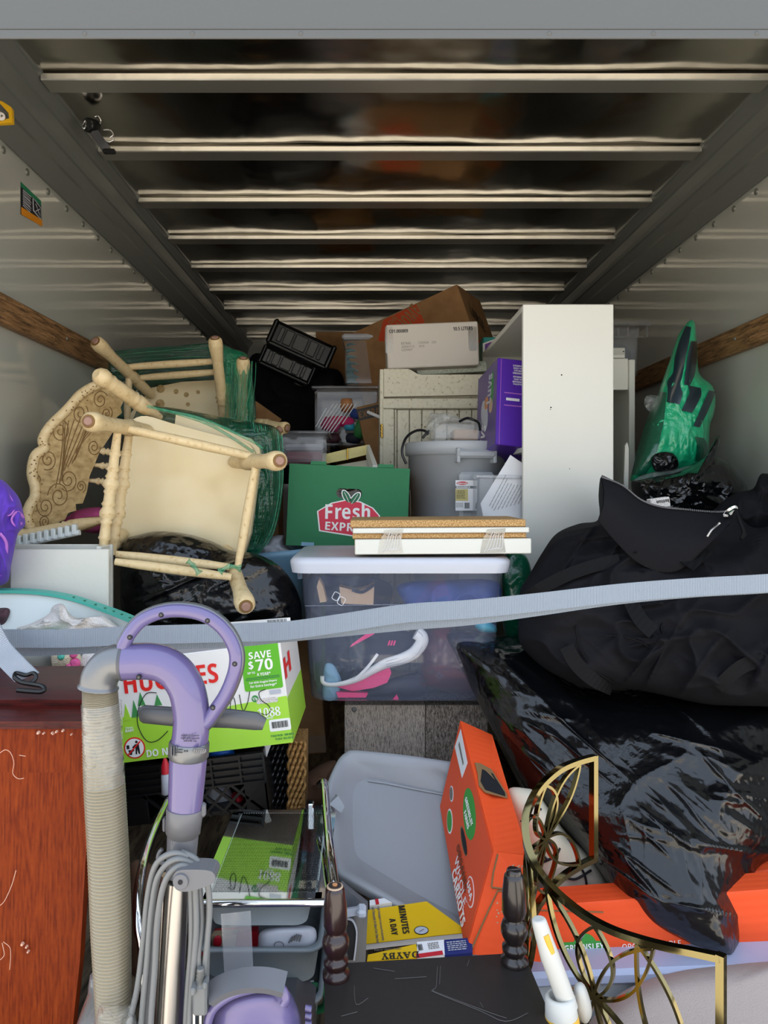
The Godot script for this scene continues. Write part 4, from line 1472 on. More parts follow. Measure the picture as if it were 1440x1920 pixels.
func obj_rear_boxes():
	# the big tilted brown carton
	var c = crate("carton", "large brown moving carton tilted under the roof with orange printed square", "carton", "cardboard", P(714, 850, 3.8), P(938, 762, 3.56), P(683, 614, 3.8), 0.42, 0.003)
	var ff = Transform3D(Basis(), Vector3(0, 0, c.d / 2))
	pat(c.n, "printed_square", [[-0.14, c.h - 0.09], [-0.02, c.h - 0.16], [0.11, c.h - 0.1], [0.1, c.h - 0.005], [-0.08, c.h - 0.008]], "home_orange", ff)
	var ft = Transform3D(Basis(), Vector3(0, 0, c.d / 2 + 0.0009))
	txt(c.n, "THE", -0.035, c.h - 0.03, 0.05, 0.028, "cardboard", ft, font_bold, 0.5)
	txt(c.n, "HOME", 0.045, c.h - 0.05, 0.12, 0.07, "cardboard", ft, font_bold, 0.5)
	var mb = MB.new()
	mb.bx(Vector3(0, c.h + 0.001, 0), Vector3(c.w * 0.98, 0.003, c.d * 0.9), 0.001)
	part("top_flap", mb, "cardboard", c.n, true)
	var rf = Transform3D(RIGHT_FACE, Vector3(c.w / 2, 0, 0))
	txt(c.n, "LARGE", -0.02, c.h - 0.14, 0.2, 0.07, "tape_black", rf, font_bold, -0.35)
	pat(c.n, "printed_band", rect(0, c.h - 0.3, c.d * 0.9, 0.05), "home_orange", rf)
	# smaller carton with a black band
	c = crate("carton", "brown carton with black EXTRA band left of the white cabinet", "carton", "cardboard", P(694, 880, 3.35), P(800, 856, 3.35), P(666, 764, 3.35), 0.3, 0.003)
	ff = Transform3D(Basis(), Vector3(0, 0, c.d / 2))
	pat(c.n, "printed_band", rect(-c.w / 2 + 0.09, c.h - 0.035, 0.18, 0.05), "tape_black", ff)
	txt(c.n, "EXTRA LARGE", -c.w / 2 + 0.105, c.h - 0.035, 0.2, 0.028, "cardboard", Transform3D(Basis(), Vector3(0, 0, c.d / 2 + 0.0009)))
	# another behind, under the roof
	crate("carton", "plain brown carton in shadow behind the tilted carton's left corner", "carton", "cardboard", P(592, 1240, 4.4), P(700, 1240, 4.4), P(592, 622, 4.4), 0.4, 0.003)
	# white carton on the cabinet
	c = crate("carton", "white carton marked 10.5 LITERS standing on the white cabinet", "carton", "carton_white", P(727, 691, 2.98), P(899, 684, 2.98), P(725, 609, 2.98), 0.24, 0.004)
	ff = Transform3D(Basis(), Vector3(0, 0, c.d / 2))
	txt(c.n, "C01.000809", -c.w * 0.365, c.h - 0.026, 0.072, 0.013, "ink", ff)
	txt(c.n, "10.5 LITERS", c.w * 0.335, c.h - 0.026, 0.075, 0.014, "ink", ff)
	txt(c.n, "837642", -c.w * 0.29, c.h * 0.56, 0.038, 0.009, "ink_grey", ff, font_mono)
	txt(c.n, "1103334  CSS", -c.w * 0.06, c.h * 0.56, 0.07, 0.008, "ink_grey", ff, font_mono)
	txt(c.n, "SSPAY113", -c.w * 0.27, c.h * 0.48, 0.048, 0.008, "ink_grey", ff, font_mono)
	txt(c.n, "SS/SS", -c.w * 0.12, c.h * 0.48, 0.02, 0.008, "ink_grey", ff, font_mono)
	txt(c.n, "L229407", -c.w * 0.28, c.h * 0.41, 0.042, 0.008, "ink_grey", ff, font_mono)
	pat(c.n, "tape", rrect(-c.w / 2 + 0.01, c.h * 0.65, 0.03, c.h * 0.6, 0.004), "tape_clear", ff)
	pat(c.n, "tape", rrect(c.w / 2 - 0.022, c.h * 0.6, 0.034, c.h * 0.55, 0.008), "tape_clear", ff)
	# teal box
	c = crate("box", "small teal box with violet badge behind the white bookcase's corner", "box", "teal", P(906, 700, 3.25), P(950, 700, 3.25), P(906, 632, 3.25), 0.12, 0.003)
	ff = Transform3D(Basis(), Vector3(0, 0, c.d / 2))
	var b = [[-0.022, 0.022], [0.02, 0.01], [0.06, 0.03], [0.06, 0.075], [0.02, 0.09], [-0.022, 0.075]]
	var o = []
	for p in b:
		o.append([p[0] - 0.02, p[1] + c.h - 0.105])
	var big = []
	for p in o:
		big.append([(p[0] - 0.02) * 1.15 + 0.02, (p[1] - c.h + 0.055) * 1.15 + c.h - 0.055])
	pat(c.n, "badge_border", big, "ink_white", ff, 0.0004)
	pat(c.n, "badge", o, "violet", ff, 0.0009)
	txt(c.n, "bed", -0.008, c.h - 0.04, 0.045, 0.022, "pink_print", Transform3D(Basis(), Vector3(0, 0, c.d / 2 + 0.001)), font_reg)
	txt(c.n, "bath", -0.008, c.h - 0.068, 0.045, 0.016, "pink_print", Transform3D(Basis(), Vector3(0, 0, c.d / 2 + 0.001)), font_bold)


func obj_white_cabinet():
	var c = crate("cabinet", "old white beadboard cabinet with a notched front, speckled with wear", "cabinet", "old_white", P(712, 1401, 3.0), P(930, 1401, 3.0), P(712, 700, 3.0), 0.4, 0.002, "", "")
	var w: float = c.w
	var h: float = c.h
	var z: float = c.d / 2
	var u = 3.0 / F
	var mb = MB.new()
	mb.bx(Vector3(0, h / 2 - 0.02, -0.02), Vector3(w - 0.01, h - 0.04, c.d - 0.05), 0.002)
	part("carcass", mb, "old_white", c.n, true)
	mb = MB.new()
	mb.bx(Vector3(-w / 2 + 0.008, h / 2 + 0.008, 0), Vector3(0.016, h + 0.016, c.d), 0.002)
	part("side_panel", mb, "old_white", c.n, true)
	# notched fascia
	var f = []
	for p in [[720, 744], [928, 740], [928, 702], [790, 703], [782, 701], [774, 696], [766, 692], [720, 692]]:
		f.append(Vector3((p[0] - 821) * u, h + (700 - p[1]) * u, z + 0.004))
	mb = MB.new()
	mb.slab(f, Vector3(0, 0, -0.02))
	part("fascia", mb, "old_white", c.n, true)
	var rail = func(x0, y0, x1, y1, called, zz):
		var m2 = MB.new()
		m2.bx(Vector3(((x0 + x1) / 2.0 - 821) * u, h + (700 - (y0 + y1) / 2.0) * u, zz), Vector3((x1 - x0) * u, (y1 - y0) * u, 0.02), 0.003)
		part(called, m2, "old_white", c.n, true)
	rail.call(717, 747, 928, 766, "rail", z - 0.006)
	rail.call(717, 767, 739, 1390, "stile", z - 0.006)
	rail.call(740, 767, 744, 1390, "bead", z - 0.012)
	for k in 8:
		rail.call(745 + k * 23.5, 768, 767.3 + k * 23.5, 1390, "beadboard_plank", z - 0.018)
	mb = MB.new()
	mb.bx(Vector3((715 - 821) * u, h - 107 * u, z + 0.002), Vector3(0.008, 0.05, 0.02), 0.002)
	for k in 4:
		var yy: float = h - 97 * u - k * 0.013
		mb.lathe(Vector3((716 - 821) * u, yy, z + 0.012), Vector3((716 - 821) * u, yy - 0.011, z + 0.012), [[0, 0.004], [0.5, 0.0048], [1, 0.004]], 8)
	part("hinge", mb, "gold", c.n, true)
	rng.seed = 9
	for k in 26:
		mb = MB.new()
		var p = Vector3(rng.randf_range(-0.2, 0.2), h - rng.randf_range(0.0, 0.35), z + 0.003 if rng.randf() < 0.4 else z - 0.0)
		p.z = z + 0.005 if p.y > h - 0.09 else z + 0.0045
		var r = rng.randf_range(0.0012, 0.003)
		mb.lathe(p - Vector3(0, 0, 0.012), p, [[0, r], [1, r]], 6)
		part("paint_chip", mb, "glaze_dark", c.n, true)
	mb = MB.new()
	mb.tube(PL([[690, 773, 3.12], [714, 783, 3.05]], 3.0), 0.007, 8)
	var r = part("rod", mb, "paper")
	tag(r, "thin white rod end sticking out left of the old white cabinet", "rod")
	c = crate("stone_slab", "speckled pale green stone slab lying on the white cabinet's top", "slab", "marble", P(782, 704, 3.06), P(914, 696, 3.06), P(782, 684, 3.06), 0.12, 0.003)


func obj_bookcase():
	# white bookcase standing end-on: its side to the door, its open front to the left
	var d = 2.35
	var x0 = (980.5 - VX) * d / F
	var x1 = (1150.5 - VX) * d / F
	var top = EYE + (VY - 571.0) * d / F
	var t = thing("bookcase", "tall white bookcase turned sideways, its plain end panel facing the door", "bookcase", Vector3((x0 + x1) / 2, 0, -d - 0.42))
	var mb = MB.new()
	mb.bx(Vector3((x0 + x1) / 2, top / 2 + 0.001, -d - 0.009), Vector3(x1 - x0, top, 0.018), 0.002)
	var sp = part("end_panel", mb, "white_melamine", t)
	for q in [[1053, 703, 2], [1033, 764, 2], [1032, 768, 1.2], [1068, 879, 1.2]]:
		mb = MB.new()
		var p = P(q[0], q[1], d)
		mb.lathe(p - Vector3(0, 0, 0.002), p + Vector3(0, 0, 0.0005), [[0, 0.0012 * q[2]], [1, 0.0012 * q[2]]], 7)
		part("nick", mb, "ink", sp)
	mb = MB.new()
	mb.bx(Vector3((x0 + x1) / 2, top - 0.0095, -d - 0.42), Vector3(x1 - x0, 0.018, 0.80), 0.001)
	part("top_board", mb, "white_melamine", t)
	mb = MB.new()
	mb.bx(Vector3((x0 + x1) / 2, top / 2, -d - 0.83), Vector3(x1 - x0, top, 0.018), 0.002)
	part("end_panel", mb, "white_melamine", t)
	mb = MB.new()
	mb.bx(Vector3(x1 - 0.005, top / 2 - 0.01, -d - 0.42), Vector3(0.006, top - 0.03, 0.80), 0.001)
	part("back_board", mb, "white_melamine", t)
	for y in [0.06, 0.6, 1.125]:
		mb = MB.new()
		mb.bx(Vector3((x0 + x1) / 2 + 0.006, y, -d - 0.42), Vector3(x1 - x0 - 0.016, 0.016, 0.80), 0.001)
		part("shelf", mb, "white_melamine", t)
	# the purple nappy box inside
	var dd = 2.47
	var bl = P(929, 833, dd)
	var br = P(1012, 841, dd + 0.02)
	var c = crate("diaper_box", "purple diaper box sticking out of the white bookcase", "box", "purple_box", bl, br, P(950, 672, dd + 0.06), 0.22, 0.003)
	# the box leans: keep its picture side as a panel of its own
	var lf = Transform3D(LEFT_FACE, Vector3(-c.w / 2, 0, 0))
	pat(c.n, "picture_side", rect(0, c.h / 2, c.d * 0.99, c.h * 0.98), "purple_side", lf, 0.0008)
	var l2 = Transform3D(LEFT_FACE, Vector3(-c.w / 2 - 0.0009, 0, 0))
	txt(c.n, "Luvs", -0.04, c.h * 0.18, 0.1, 0.06, "paper", l2, font_bold, 1.2)
	txt(c.n, "Luvs", 0.03, c.h * 0.72, 0.1, 0.05, "gray_cloth", l2, font_bold, 1.4)
	pat(c.n, "printed_leaf", oval(0.06, c.h * 0.7, 0.03, 0.12, 16), "tree_green", l2)
	pat(c.n, "printed_picture", oval(-0.02, c.h * 0.45, 0.07, 0.12, 16, 0.4), "gray_cloth", l2)
	pat(c.n, "printed_picture", oval(0.0, c.h * 0.58, 0.04, 0.045, 16), "peach", l2, 0.001)
	pat(c.n, "printed_picture", oval(0.05, c.h * 0.5, 0.035, 0.05, 14), "tan", l2, 0.001)
	var ff = Transform3D(Basis(), Vector3(0, 0, c.d / 2))
	for k in 8:
		txt(c.n, ["COMPARE OTHER", "DAILY PRODUCT AND", "FOR INDIVIDUAL NEEDS", "UNASSIGNED LINERS", "EXTERIOR CHANGES", "COST PRODUCT AND", "MATERIAL IN DETAIL", "PAQUETES NO SUELTOS"][k], 0.014 + 0.002 * (k % 3), c.h - 0.022 - k * 0.0085 - (0.004 if k > 3 else 0), 0.072, 0.0055, "ink_white", ff)
	pat(c.n, "label_frame", rect(0.045, c.h * 0.73 - 0.012, 0.06, 0.05), "ink", ff, 0.0006)
	pat(c.n, "label", rect(0.047, c.h * 0.73 - 0.012, 0.046, 0.034), "paper", ff, 0.0012)
	for y in [0.0, -0.042]:
		pat(c.n, "printed_rule", rect(0.01, c.h * 0.6 + y, c.w - 0.03, 0.003), "pink_print", ff)
	pat(c.n, "printed_patch", rect(-0.02, c.h * 0.6 - 0.021, 0.045, 0.009), "paper", ff)
	pat(c.n, "printed_rule", rect(-c.w / 2 + 0.012, c.h / 2, 0.0015, c.h), "pink_print", ff)
	txt(c.n, "CLT 24", 0.03, c.h * 0.6 - 0.021, 0.04, 0.008, "ink", ff)


func obj_trash_can():
	var d = 2.72
	var c = P(855, 1000, d)
	var base = 0.42
	var t = thing("trash_can", "round grey plastic trash can with a paper label, in front of the white cabinet", "trash can", Vector3(c.x, base, -d))
	var a = Vector3(c.x, base, -d)
	var topy = EYE + (VY - 826.0) * 2.56 / F
	var b = Vector3(c.x, topy, -d)
	var r = 0.168
	var mb = MB.new()
	mb.lathe(a, b, [[0, r * 0.78], [0.01, r * 0.8], [0.78, r * 0.955], [0.781, r * 0.975], [0.94, r * 1.0], [0.941, r * 1.06], [0.995, r * 1.07], [1.0, r * 1.05], [1.0, r * 0.98], [0.93, r * 0.96], [0.05, r * 0.76]], 44)
	part("can_wall", mb, "can_gray", t)
	# grip channel and handle at the front right
	var fz = -d + r * 0.985
	mb = MB.new()
	var p0 = Vector3(c.x + 0.045, 0, fz)
	mb.box(Transform3D(Basis(Vector3(0, 1, 0), 0.25), Vector3(p0.x, base + (topy - base) * 0.43, fz - 0.016)), Vector3(0.125, (topy - base) * 0.86, 0.06), 0.01)
	part("grip_channel", mb, "can_gray", t)
	mb = MB.new()
	mb.box(Transform3D(Basis(Vector3(0, 1, 0), 0.25), Vector3(p0.x + 0.002, topy - 0.045, fz + 0.004)), Vector3(0.135, 0.028, 0.03), 0.008)
	for s in [-1, 1]:
		mb.box(Transform3D(Basis(Vector3(0, 1, 0), 0.25), Vector3(p0.x + s * 0.062, topy - 0.05, fz - 0.008 - s * 0.014)), Vector3(0.012, 0.05, 0.045), 0.003)
	part("handle", mb, "can_gray", t)
	# paper label
	var o = P(852, 957, 2.5)
	var f = where(t).affine_inverse() * Transform3D(Basis(Vector3(0, 1, 0), 0.12), o)
	var k = 2.5 / F
	pat(t, "label", rect(19 * k, 28 * k, 34 * k, 57 * k), "paper", f, 0.0006)
	pat(t, "label_mark", oval(15 * k, 51 * k, 22 * k, 6.5 * k, 20), "red", f, 0.0011)
	txt(t, "Rubbermaid", 15 * k, 51 * k, 18 * k, 3.4 * k, "ink_white", Transform3D(f.basis, f.origin + Vector3(0, 0, 0.001)))
	pat(t, "label_band", rect(19 * k, 43.5 * k, 34 * k, 5 * k), "can_dark", f, 0.0009)
	txt(t, "ROUGHNECK", 17 * k, 43.5 * k, 26 * k, 3.6 * k, "ink_white", Transform3D(f.basis, f.origin + Vector3(0, 0, 0.001)))
	pat(t, "label_panel", rect(14 * k, 29 * k, 24 * k, 22 * k), "yellow_inside", f, 0.0009)
	lines(t, 12 * k, 30 * k, 16 * k, 16 * k, 6, "ink", Transform3D(f.basis, f.origin + Vector3(0, 0, 0.0006)))
	lines(t, 10 * k, 10 * k, 14 * k, 9 * k, 5, "ink_grey", f)
	bars(t, 24 * k, 9 * k, 9 * k, 11 * k, "ink", f, 16)
	# cables hanging over the rim
	var cb = thing("cable", "black cable looped over the rim of the grey trash can", "cable", P(780, 840, 2.56))
	for s in [[[762, 870, 2.53], [754, 850, 2.53], [757, 830, 2.54], [766, 816, 2.56], [782, 807, 2.58], [797, 808, 2.6], [803, 815, 2.6]], [[792, 822, 2.6], [800, 812, 2.6], [804, 808, 2.62]], [[862, 790, 2.62], [876, 784, 2.64], [890, 788, 2.64], [898, 794, 2.62], [900, 806, 2.6]]]:
		mb = MB.new()
		mb.tube(smooth_path(PL(s, d), 6), 0.0045, 8)
		part("cable_loop", mb, "plastic_black", cb)
	# clear food container lying on the can
	var e = crate("container", "clear plastic container with brown card lying in the grey trash can's mouth", "container", "clear", P(812, 826, 2.66), P(905, 828, 2.66), P(826, 789, 2.66), 0.16, 0.01)
	mb = MB.new()
	mb.box(Transform3D(Basis(Vector3(0, 0, 1), -0.16), Vector3(0.0, e.h + 0.004, 0)), Vector3(e.w + 0.03, 0.016, e.d + 0.03), 0.006)
	part("lid", mb, "smoky", e.n, true)
	mb = MB.new()
	mb.bx(Vector3(0.03, 0.022, 0.01), Vector3(e.w * 0.5, 0.04, e.d * 0.7), 0.004)
	part("card_insert", mb, "tan", e.n, true)
	mb = blob([[800, 797], [812, 783], [826, 775], [845, 774], [852, 782], [838, 790], [820, 800], [806, 812], [801, 806]], 2.6, 0.03, 0.02, {"w": 0.015, "s": 14.0, "seed": 71.0, "na": 70, "nr": 18})
	tag(part("clear_film", mb, "film_clear"), "crumpled clear film on the container in the grey trash can", "plastic wrap")
	# clear bin with papers
	e = crate("storage_bin", "clear bin holding loose printed papers beside the white bookcase", "storage bin", "clear", P(894, 974, 2.4), P(978, 976, 2.4), P(888, 893, 2.4), 0.2, 0.006)
	mb = MB.new()
	for s in [[0, e.d / 2, e.w + 0.014, 0.012], [0, -e.d / 2, e.w + 0.014, 0.012], [-e.w / 2, 0, 0.012, e.d], [e.w / 2, 0, 0.012, e.d]]:
		mb.bx(Vector3(s[0], e.h, s[1]), Vector3(s[2], 0.012, s[3]), 0.003)
	part("rim", mb, "smoky", e.n, true)
	var pz = 2.365
	var sheets = [[[[957, 853], [979, 868], [979, 974], [908, 974], [901, 944]], 0.0], [[[902, 946], [916, 930], [930, 938], [940, 972], [906, 973]], -0.012]]
	for q in sheets.size():
		var pts = []
		for p in sheets[q][0]:
			pts.append(P(p[0], p[1], pz + 0.05 - sheets[q][1]))
		pts.reverse()
		mb = MB.new()
		mb.slab(pts, Vector3(0, 0, -0.0015))
		var sh = part("paper_sheet", mb, "paper")
		tag(sh, ["tall leaning printed sheet in the clear bin beside the white bookcase", "short bent sheet at the left of the clear bin's papers"][q], "paper")
		if q == 0:
			var fr = face_of(P(905, 962, pz + 0.049), P(953, 872, pz + 0.049), P(880, 950, pz + 0.049))
			for j in 9:
				var x0p = 0.012 + absf(j - 2.0) * 0.006
				lines(sh, x0p + 0.06, -0.008 - j * 0.0095, 0.11 - j * 0.006, 0.0045, 1, "ink_grey", fr)


func obj_right_rear():
	# second white shelf unit behind
	var d = 2.78
	var t = thing("shelf_unit", "second cream shelf unit standing behind the white bookcase's right edge", "shelf unit", P(1168, 1438, d))
	for s in [[1110, 672, 1178, 731, "cross_board", "white_melamine", 0.02, 0.0], [1178, 675, 1189, 1430, "side_edge", "white_melamine", 0.3, -0.01], [1110, 732, 1177, 1430, "back_board", "can_dark", 0.01, 0.28], [1110, 664, 1172, 671, "top_board", "white_melamine", 0.28, 0.0]]:
		var mb = MB.new()
		var a = P(s[0], s[3], d)
		var b = P(s[2], s[1], d)
		mb.bx((a + b) / 2 - Vector3(0, 0, s[7] + s[6] / 2), Vector3(b.x - a.x, b.y - a.y, s[6]), 0.002)
		part(s[4], mb, s[5], t)
	var c = crate("board", "short cream board end resting on the second shelf unit", "board", "white_paint", P(1120, 675, 2.86), P(1172, 675, 2.86), P(1120, 652, 2.86), 0.2, 0.002)
	var mb = MB.new()
	mb.bx(Vector3(c.w / 2 - 0.006, c.h - 0.014, c.d / 2), Vector3(0.005, 0.004, 0.003))
	part("screw_hole", mb, "ink", c.n, true)
	# lidded clear bin
	var l = crate("storage_bin", "clear lidded bin on the second shelf unit beside the right wall", "storage bin", "smoky", P(1130, 705, 3.05), P(1197, 705, 3.05), P(1130, 612, 3.05), 0.3, 0.01)
	mb = MB.new()
	mb.bx(Vector3(0.01, l.h + 0.008, 0), Vector3(l.w + 0.07, 0.018, l.d + 0.05), 0.006)
	part("lid", mb, "smoky", l.n, true)
	for k in 5:
		mb = MB.new()
		mb.bx(Vector3(-l.w / 2 + 0.02 + k * 0.038, l.h - 0.025, l.d / 2 + 0.012), Vector3(0.004, 0.038, 0.016), 0.001)
		part("rim_rib", mb, "smoky", l.n, true)
	mb = MB.new()
	mb.bx(Vector3(0, l.h - 0.044, l.d / 2 + 0.006), Vector3(l.w + 0.03, 0.005, 0.02), 0.002)
	part("rim", mb, "smoky", l.n, true)
	mb = MB.new()
	mb.bx(Vector3(0, l.h * 0.36, 0), Vector3(l.w * 0.86, l.h * 0.68, l.d * 0.8), 0.03)
	part("dark_contents", mb, "gray_black", l.n, true)
	mb = MB.new()
	mb.bx(Vector3(-0.02, l.h * 0.72, 0.02), Vector3(0.05, 0.09, 0.1), 0.02)
	part("tan_item", mb, "peach", l.n, true)
	# split slat
	mb = MB.new()
	var f = PL([[1171, 938, 2.55], [1178, 938, 2.55], [1179, 840, 2.55], [1176, 829, 2.55], [1172, 836, 2.55], [1170, 900, 2.55]], 2.55)
	mb.slab(f, Vector3(0, 0, -0.012))
	tag(part("wood_slat", mb, "white_paint"), "split white slat standing between bookcase and green wrapped bundle", "slat")
	# green bundle
	var ol = [[1290, 603], [1296, 599], [1303, 604], [1307, 642], [1309, 690], [1316, 706], [1336, 724], [1342, 748], [1339, 775], [1331, 800], [1327, 860], [1304, 880], [1270, 888], [1235, 896], [1200, 902], [1182, 904], [1186, 882], [1197, 850], [1206, 822], [1218, 780], [1232, 748], [1240, 720], [1254, 680], [1272, 628]]
	var bd = {"o": ol, "d": 2.62, "tf": 0.1, "opt": {"c": [1280, 780], "pow": 2.6, "gy": -0.25}}
	var opt: Dictionary = bd.opt.duplicate()
	opt.merge({"w": 0.008, "s": 11.0, "seed": 81.0, "an": Vector3(1.6, 0.6, 1), "w2": 0.003, "s2": 30.0, "na": 170, "nr": 50})
	var g = thing("wrapped_bundle", "bright green and navy striped bundle wound in clear film against the right wall", "bundle", P(1260, 900, 2.62))
	part("cloth", blob(ol, bd.d, bd.tf, 0.12, opt), "green_fabric", g)
	for s in [[[[1291, 612], [1283, 640], [1275, 672], [1271, 700], [1263, 718], [1266, 735], [1262, 756]], [5, 9, 10, 9, 12, 14, 12], "navy_fabric"], [[[1301, 640], [1298, 670], [1294, 700], [1288, 722]], [5, 9, 9, 5], "navy_fabric"], [[[1302, 725], [1304, 738], [1298, 752], [1288, 772]], [12, 11, 11, 10], "navy_fabric"], [[[1336, 733], [1328, 752], [1318, 775], [1306, 800]], [6, 7, 7, 6], "navy_fabric"], [[[1244, 735], [1238, 752], [1228, 790], [1212, 850], [1196, 892]], [6, 10, 16, 18, 12], "green_dark"], [[[1312, 820], [1318, 840], [1312, 865]], [8, 12, 8], "green_dark"]]:
		var pts = []
		for p in s[0]:
			pts.append(Vector2(p[0], p[1]))
		pts = smooth_path(pts, 5)
		var ws: Array = s[1]
		var rows = []
		for i in pts.size():
			var w: float = lerpf(ws[mini(i / 5, ws.size() - 1)], ws[mini(i / 5 + 1, ws.size() - 1)], (i % 5) / 5.0)
			var row = []
			for k in 7:
				row.append(blob_at(bd, pts[i].x + (k / 6.0 - 0.5) * 2 * w, pts[i].y + (k / 6.0 - 0.5) * w * 0.4, 0.009))
			rows.append(row)
		mb = MB.new()
		mb.grid(rows, false, Vector2.ONE, true)
		part("stripe", mb, s[2], g)
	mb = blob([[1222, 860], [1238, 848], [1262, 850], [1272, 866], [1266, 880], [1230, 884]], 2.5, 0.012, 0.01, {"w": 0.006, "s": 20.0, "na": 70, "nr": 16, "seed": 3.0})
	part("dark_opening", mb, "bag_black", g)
	mb = blob([[1190, 898], [1220, 886], [1262, 880], [1300, 872], [1312, 880], [1280, 894], [1230, 902], [1196, 906]], 2.5, 0.03, 0.02, {"w": 0.02, "s": 18.0, "na": 90, "nr": 22, "seed": 5.0})
	part("film_edge", mb, "film_clear", g)
	mb = blob([[1208, 752], [1213, 742], [1228, 741], [1240, 748], [1240, 760], [1228, 768], [1218, 772], [1210, 764]], 2.6, 0.02, 0.02, {"w": 0.02, "s": 22.0, "na": 70, "nr": 18, "seed": 6.0})
	part("film_knot", mb, "film_clear", g)


func obj_green_carton():
	var d = 2.45
	var bl = P(536, 1022, d)
	var br = P(762, 1032, d)
	var tl = P(544, 869, d)
	var c = crate("produce_carton", "green produce carton with red leafy logo and a hand hole", "carton", "green_card", bl, br, tl, 0.3, 0.0, "", "")
	var w: float = c.w
	var h: float = c.h
	var z: float = c.d / 2
	var k = d / F
	# front wall with the hand hole cut through
	var hole = rrect(w * 0.005, h * 0.665, 48 * k, 18 * k, 8.5 * k)
	var fr = holed([[-w / 2, 0], [w / 2, 0], [w / 2, h], [-w / 2, h]], [hole])
	var mb = MB.new()
	var f = []
	for p in fr:
		f.append(Vector3(p[0], p[1], z))
	mb.slab(f, Vector3(0, 0, -0.005))
	var front = part("front_wall", mb, "green_card", c.n, true)
	for s in [[-1, "side_wall"], [1, "side_wall"]]:
		mb = MB.new()
		mb.bx(Vector3(s[0] * (w / 2 - 0.003), h / 2 - 0.001, -0.003), Vector3(0.006, h - 0.004, c.d - 0.012), 0.001)
		part(s[1], mb, "cardboard", c.n, true)
	mb = MB.new()
	mb.bx(Vector3(0, h / 2 - 0.01, -z + 0.003), Vector3(w - 0.012, h - 0.02, 0.006), 0.001)
	part("back_wall", mb, "cardboard", c.n, true)
	mb = MB.new()
	mb.bx(Vector3(0, 0.004, 0), Vector3(w - 0.012, 0.006, c.d - 0.012))
	part("bottom", mb, "cardboard", c.n, true)
	for x in [-0.26, 0.3]:
		mb = MB.new()
		var q = []
		for p in [[-0.026, 0], [0.026, 0], [0.023, 0.012], [-0.023, 0.012]]:
			q.append(Vector3(x * w + p[0], h - 0.001 + p[1], z))
		mb.slab(q, Vector3(0, 0, -0.03))
		part("stacking_tab", mb, "green_card", c.n, true)
	var ff = Transform3D(Basis(), Vector3(0, 0, z))
	pat(c.n, "blue_tape", rect(-w * 0.32, 0.006, 0.04, 0.012), "blue_bin", ff)
	# logo: a red shield with white rim, two leaves
	var o = [w * 0.005, h * 0.385]
	var shield = [[-0.098, -0.05], [0.02, -0.062], [0.098, -0.045], [0.11, 0.006], [0.085, 0.03], [0.04, 0.048], [-0.01, 0.052], [-0.06, 0.04], [-0.108, 0.012]]
	var a = []
	var b = []
	for p in shield:
		a.append([p[0] * 0.92 + o[0], p[1] * 1.02 + o[1]])
		b.append([p[0] * 0.88 + o[0], p[1] * 0.95 + o[1]])
	pat(c.n, "logo_rim", a, "ink_white", ff, 0.0005)
	pat(c.n, "logo_shield", b, "logo_red", ff, 0.0010)
	var ft = Transform3D(Basis(), Vector3(0, 0, z + 0.0008))
	txt(c.n, "Fresh", o[0] - 0.002, o[1] + 0.016, 0.142, 0.05, "ink_white", ft, font_bold, 0.03)
	txt(c.n, "EXPRESS", o[0] + 0.004, o[1] - 0.034, 0.15, 0.026, "ink_white", ft, font_bold, -0.02)
	for s in [[-0.008, 0.062, 0.55], [0.02, 0.058, -0.65]]:
		var leaf = oval(o[0] + s[0], o[1] + s[1], 0.018, 0.042, 16, s[2])
		var big = oval(o[0] + s[0], o[1] + s[1], 0.024, 0.05, 16, s[2])
		pat(c.n, "logo_leaf", big, "ink_white", ff, 0.0007)
		pat(c.n, "logo_leaf", leaf, "leaf_green", ff, 0.0012)
		stroke(c.n, [[o[0] + s[0] + sin(s[2]) * 0.018, o[1] + s[1] - 0.018], [o[0] + s[0] - sin(s[2]) * 0.014, o[1] + s[1] + 0.014]], 0.001, "ink_white", Transform3D(Basis(), Vector3(0, 0, z + 0.001)), "leaf_vein")
	# what it holds
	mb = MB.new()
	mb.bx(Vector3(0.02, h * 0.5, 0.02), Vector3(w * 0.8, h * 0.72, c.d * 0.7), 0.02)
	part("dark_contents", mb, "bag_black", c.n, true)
	# an open white drawer lying on top
	var dr = thing("drawer", "small white drawer with pale yellow lining on the green produce carton", "drawer", P(660, 885, 2.6))
	var fl = [P(608, 882, 2.5), P(696, 884, 2.5), P(706, 866, 2.62), P(690, 836, 2.75), P(610, 854, 2.75)]
	var walls = [[[606, 868, 2.52], [610, 850, 2.72], [690, 834, 2.74], [690, 856, 2.74], [610, 874, 2.72], [606, 886, 2.52]], [[690, 834, 2.74], [707, 872, 2.52], [704, 886, 2.52], [688, 858, 2.74]]]
	mb = MB.new()
	var q = PL([[606, 886, 2.5], [704, 888, 2.5], [690, 862, 2.76], [610, 876, 2.76]], 2.6)
	mb.slab(q, Vector3(0, -0.008, 0))
	part("bottom", mb, "white_paint", dr)
	for s in [[[608, 870, 2.75], [650, 862, 2.75], [650, 842, 2.75], [608, 852, 2.75]], [[653, 861, 2.75], [690, 852, 2.75], [690, 834, 2.75], [653, 841, 2.75]]]:
		mb = MB.new()
		mb.slab(PL(s, 2.7), Vector3(0, 0, -0.006))
		part("lining_panel", mb, "yellow_inside", dr)
	mb = MB.new()
	mb.tube([P(651.5, 862, 2.745), P(651.5, 841, 2.745)], 0.003, 6)
	part("batten", mb, "gold", dr)
	mb = MB.new()
	hexa(mb, PL([[697, 886, 2.5], [706, 886, 2.5], [708, 872, 2.5], [699, 872, 2.5]], 2.5), PL([[686, 858, 2.76], [692, 858, 2.76], [693, 834, 2.76], [687, 834, 2.76]], 2.76))
	part("side", mb, "white_paint", dr)
	mb = MB.new()
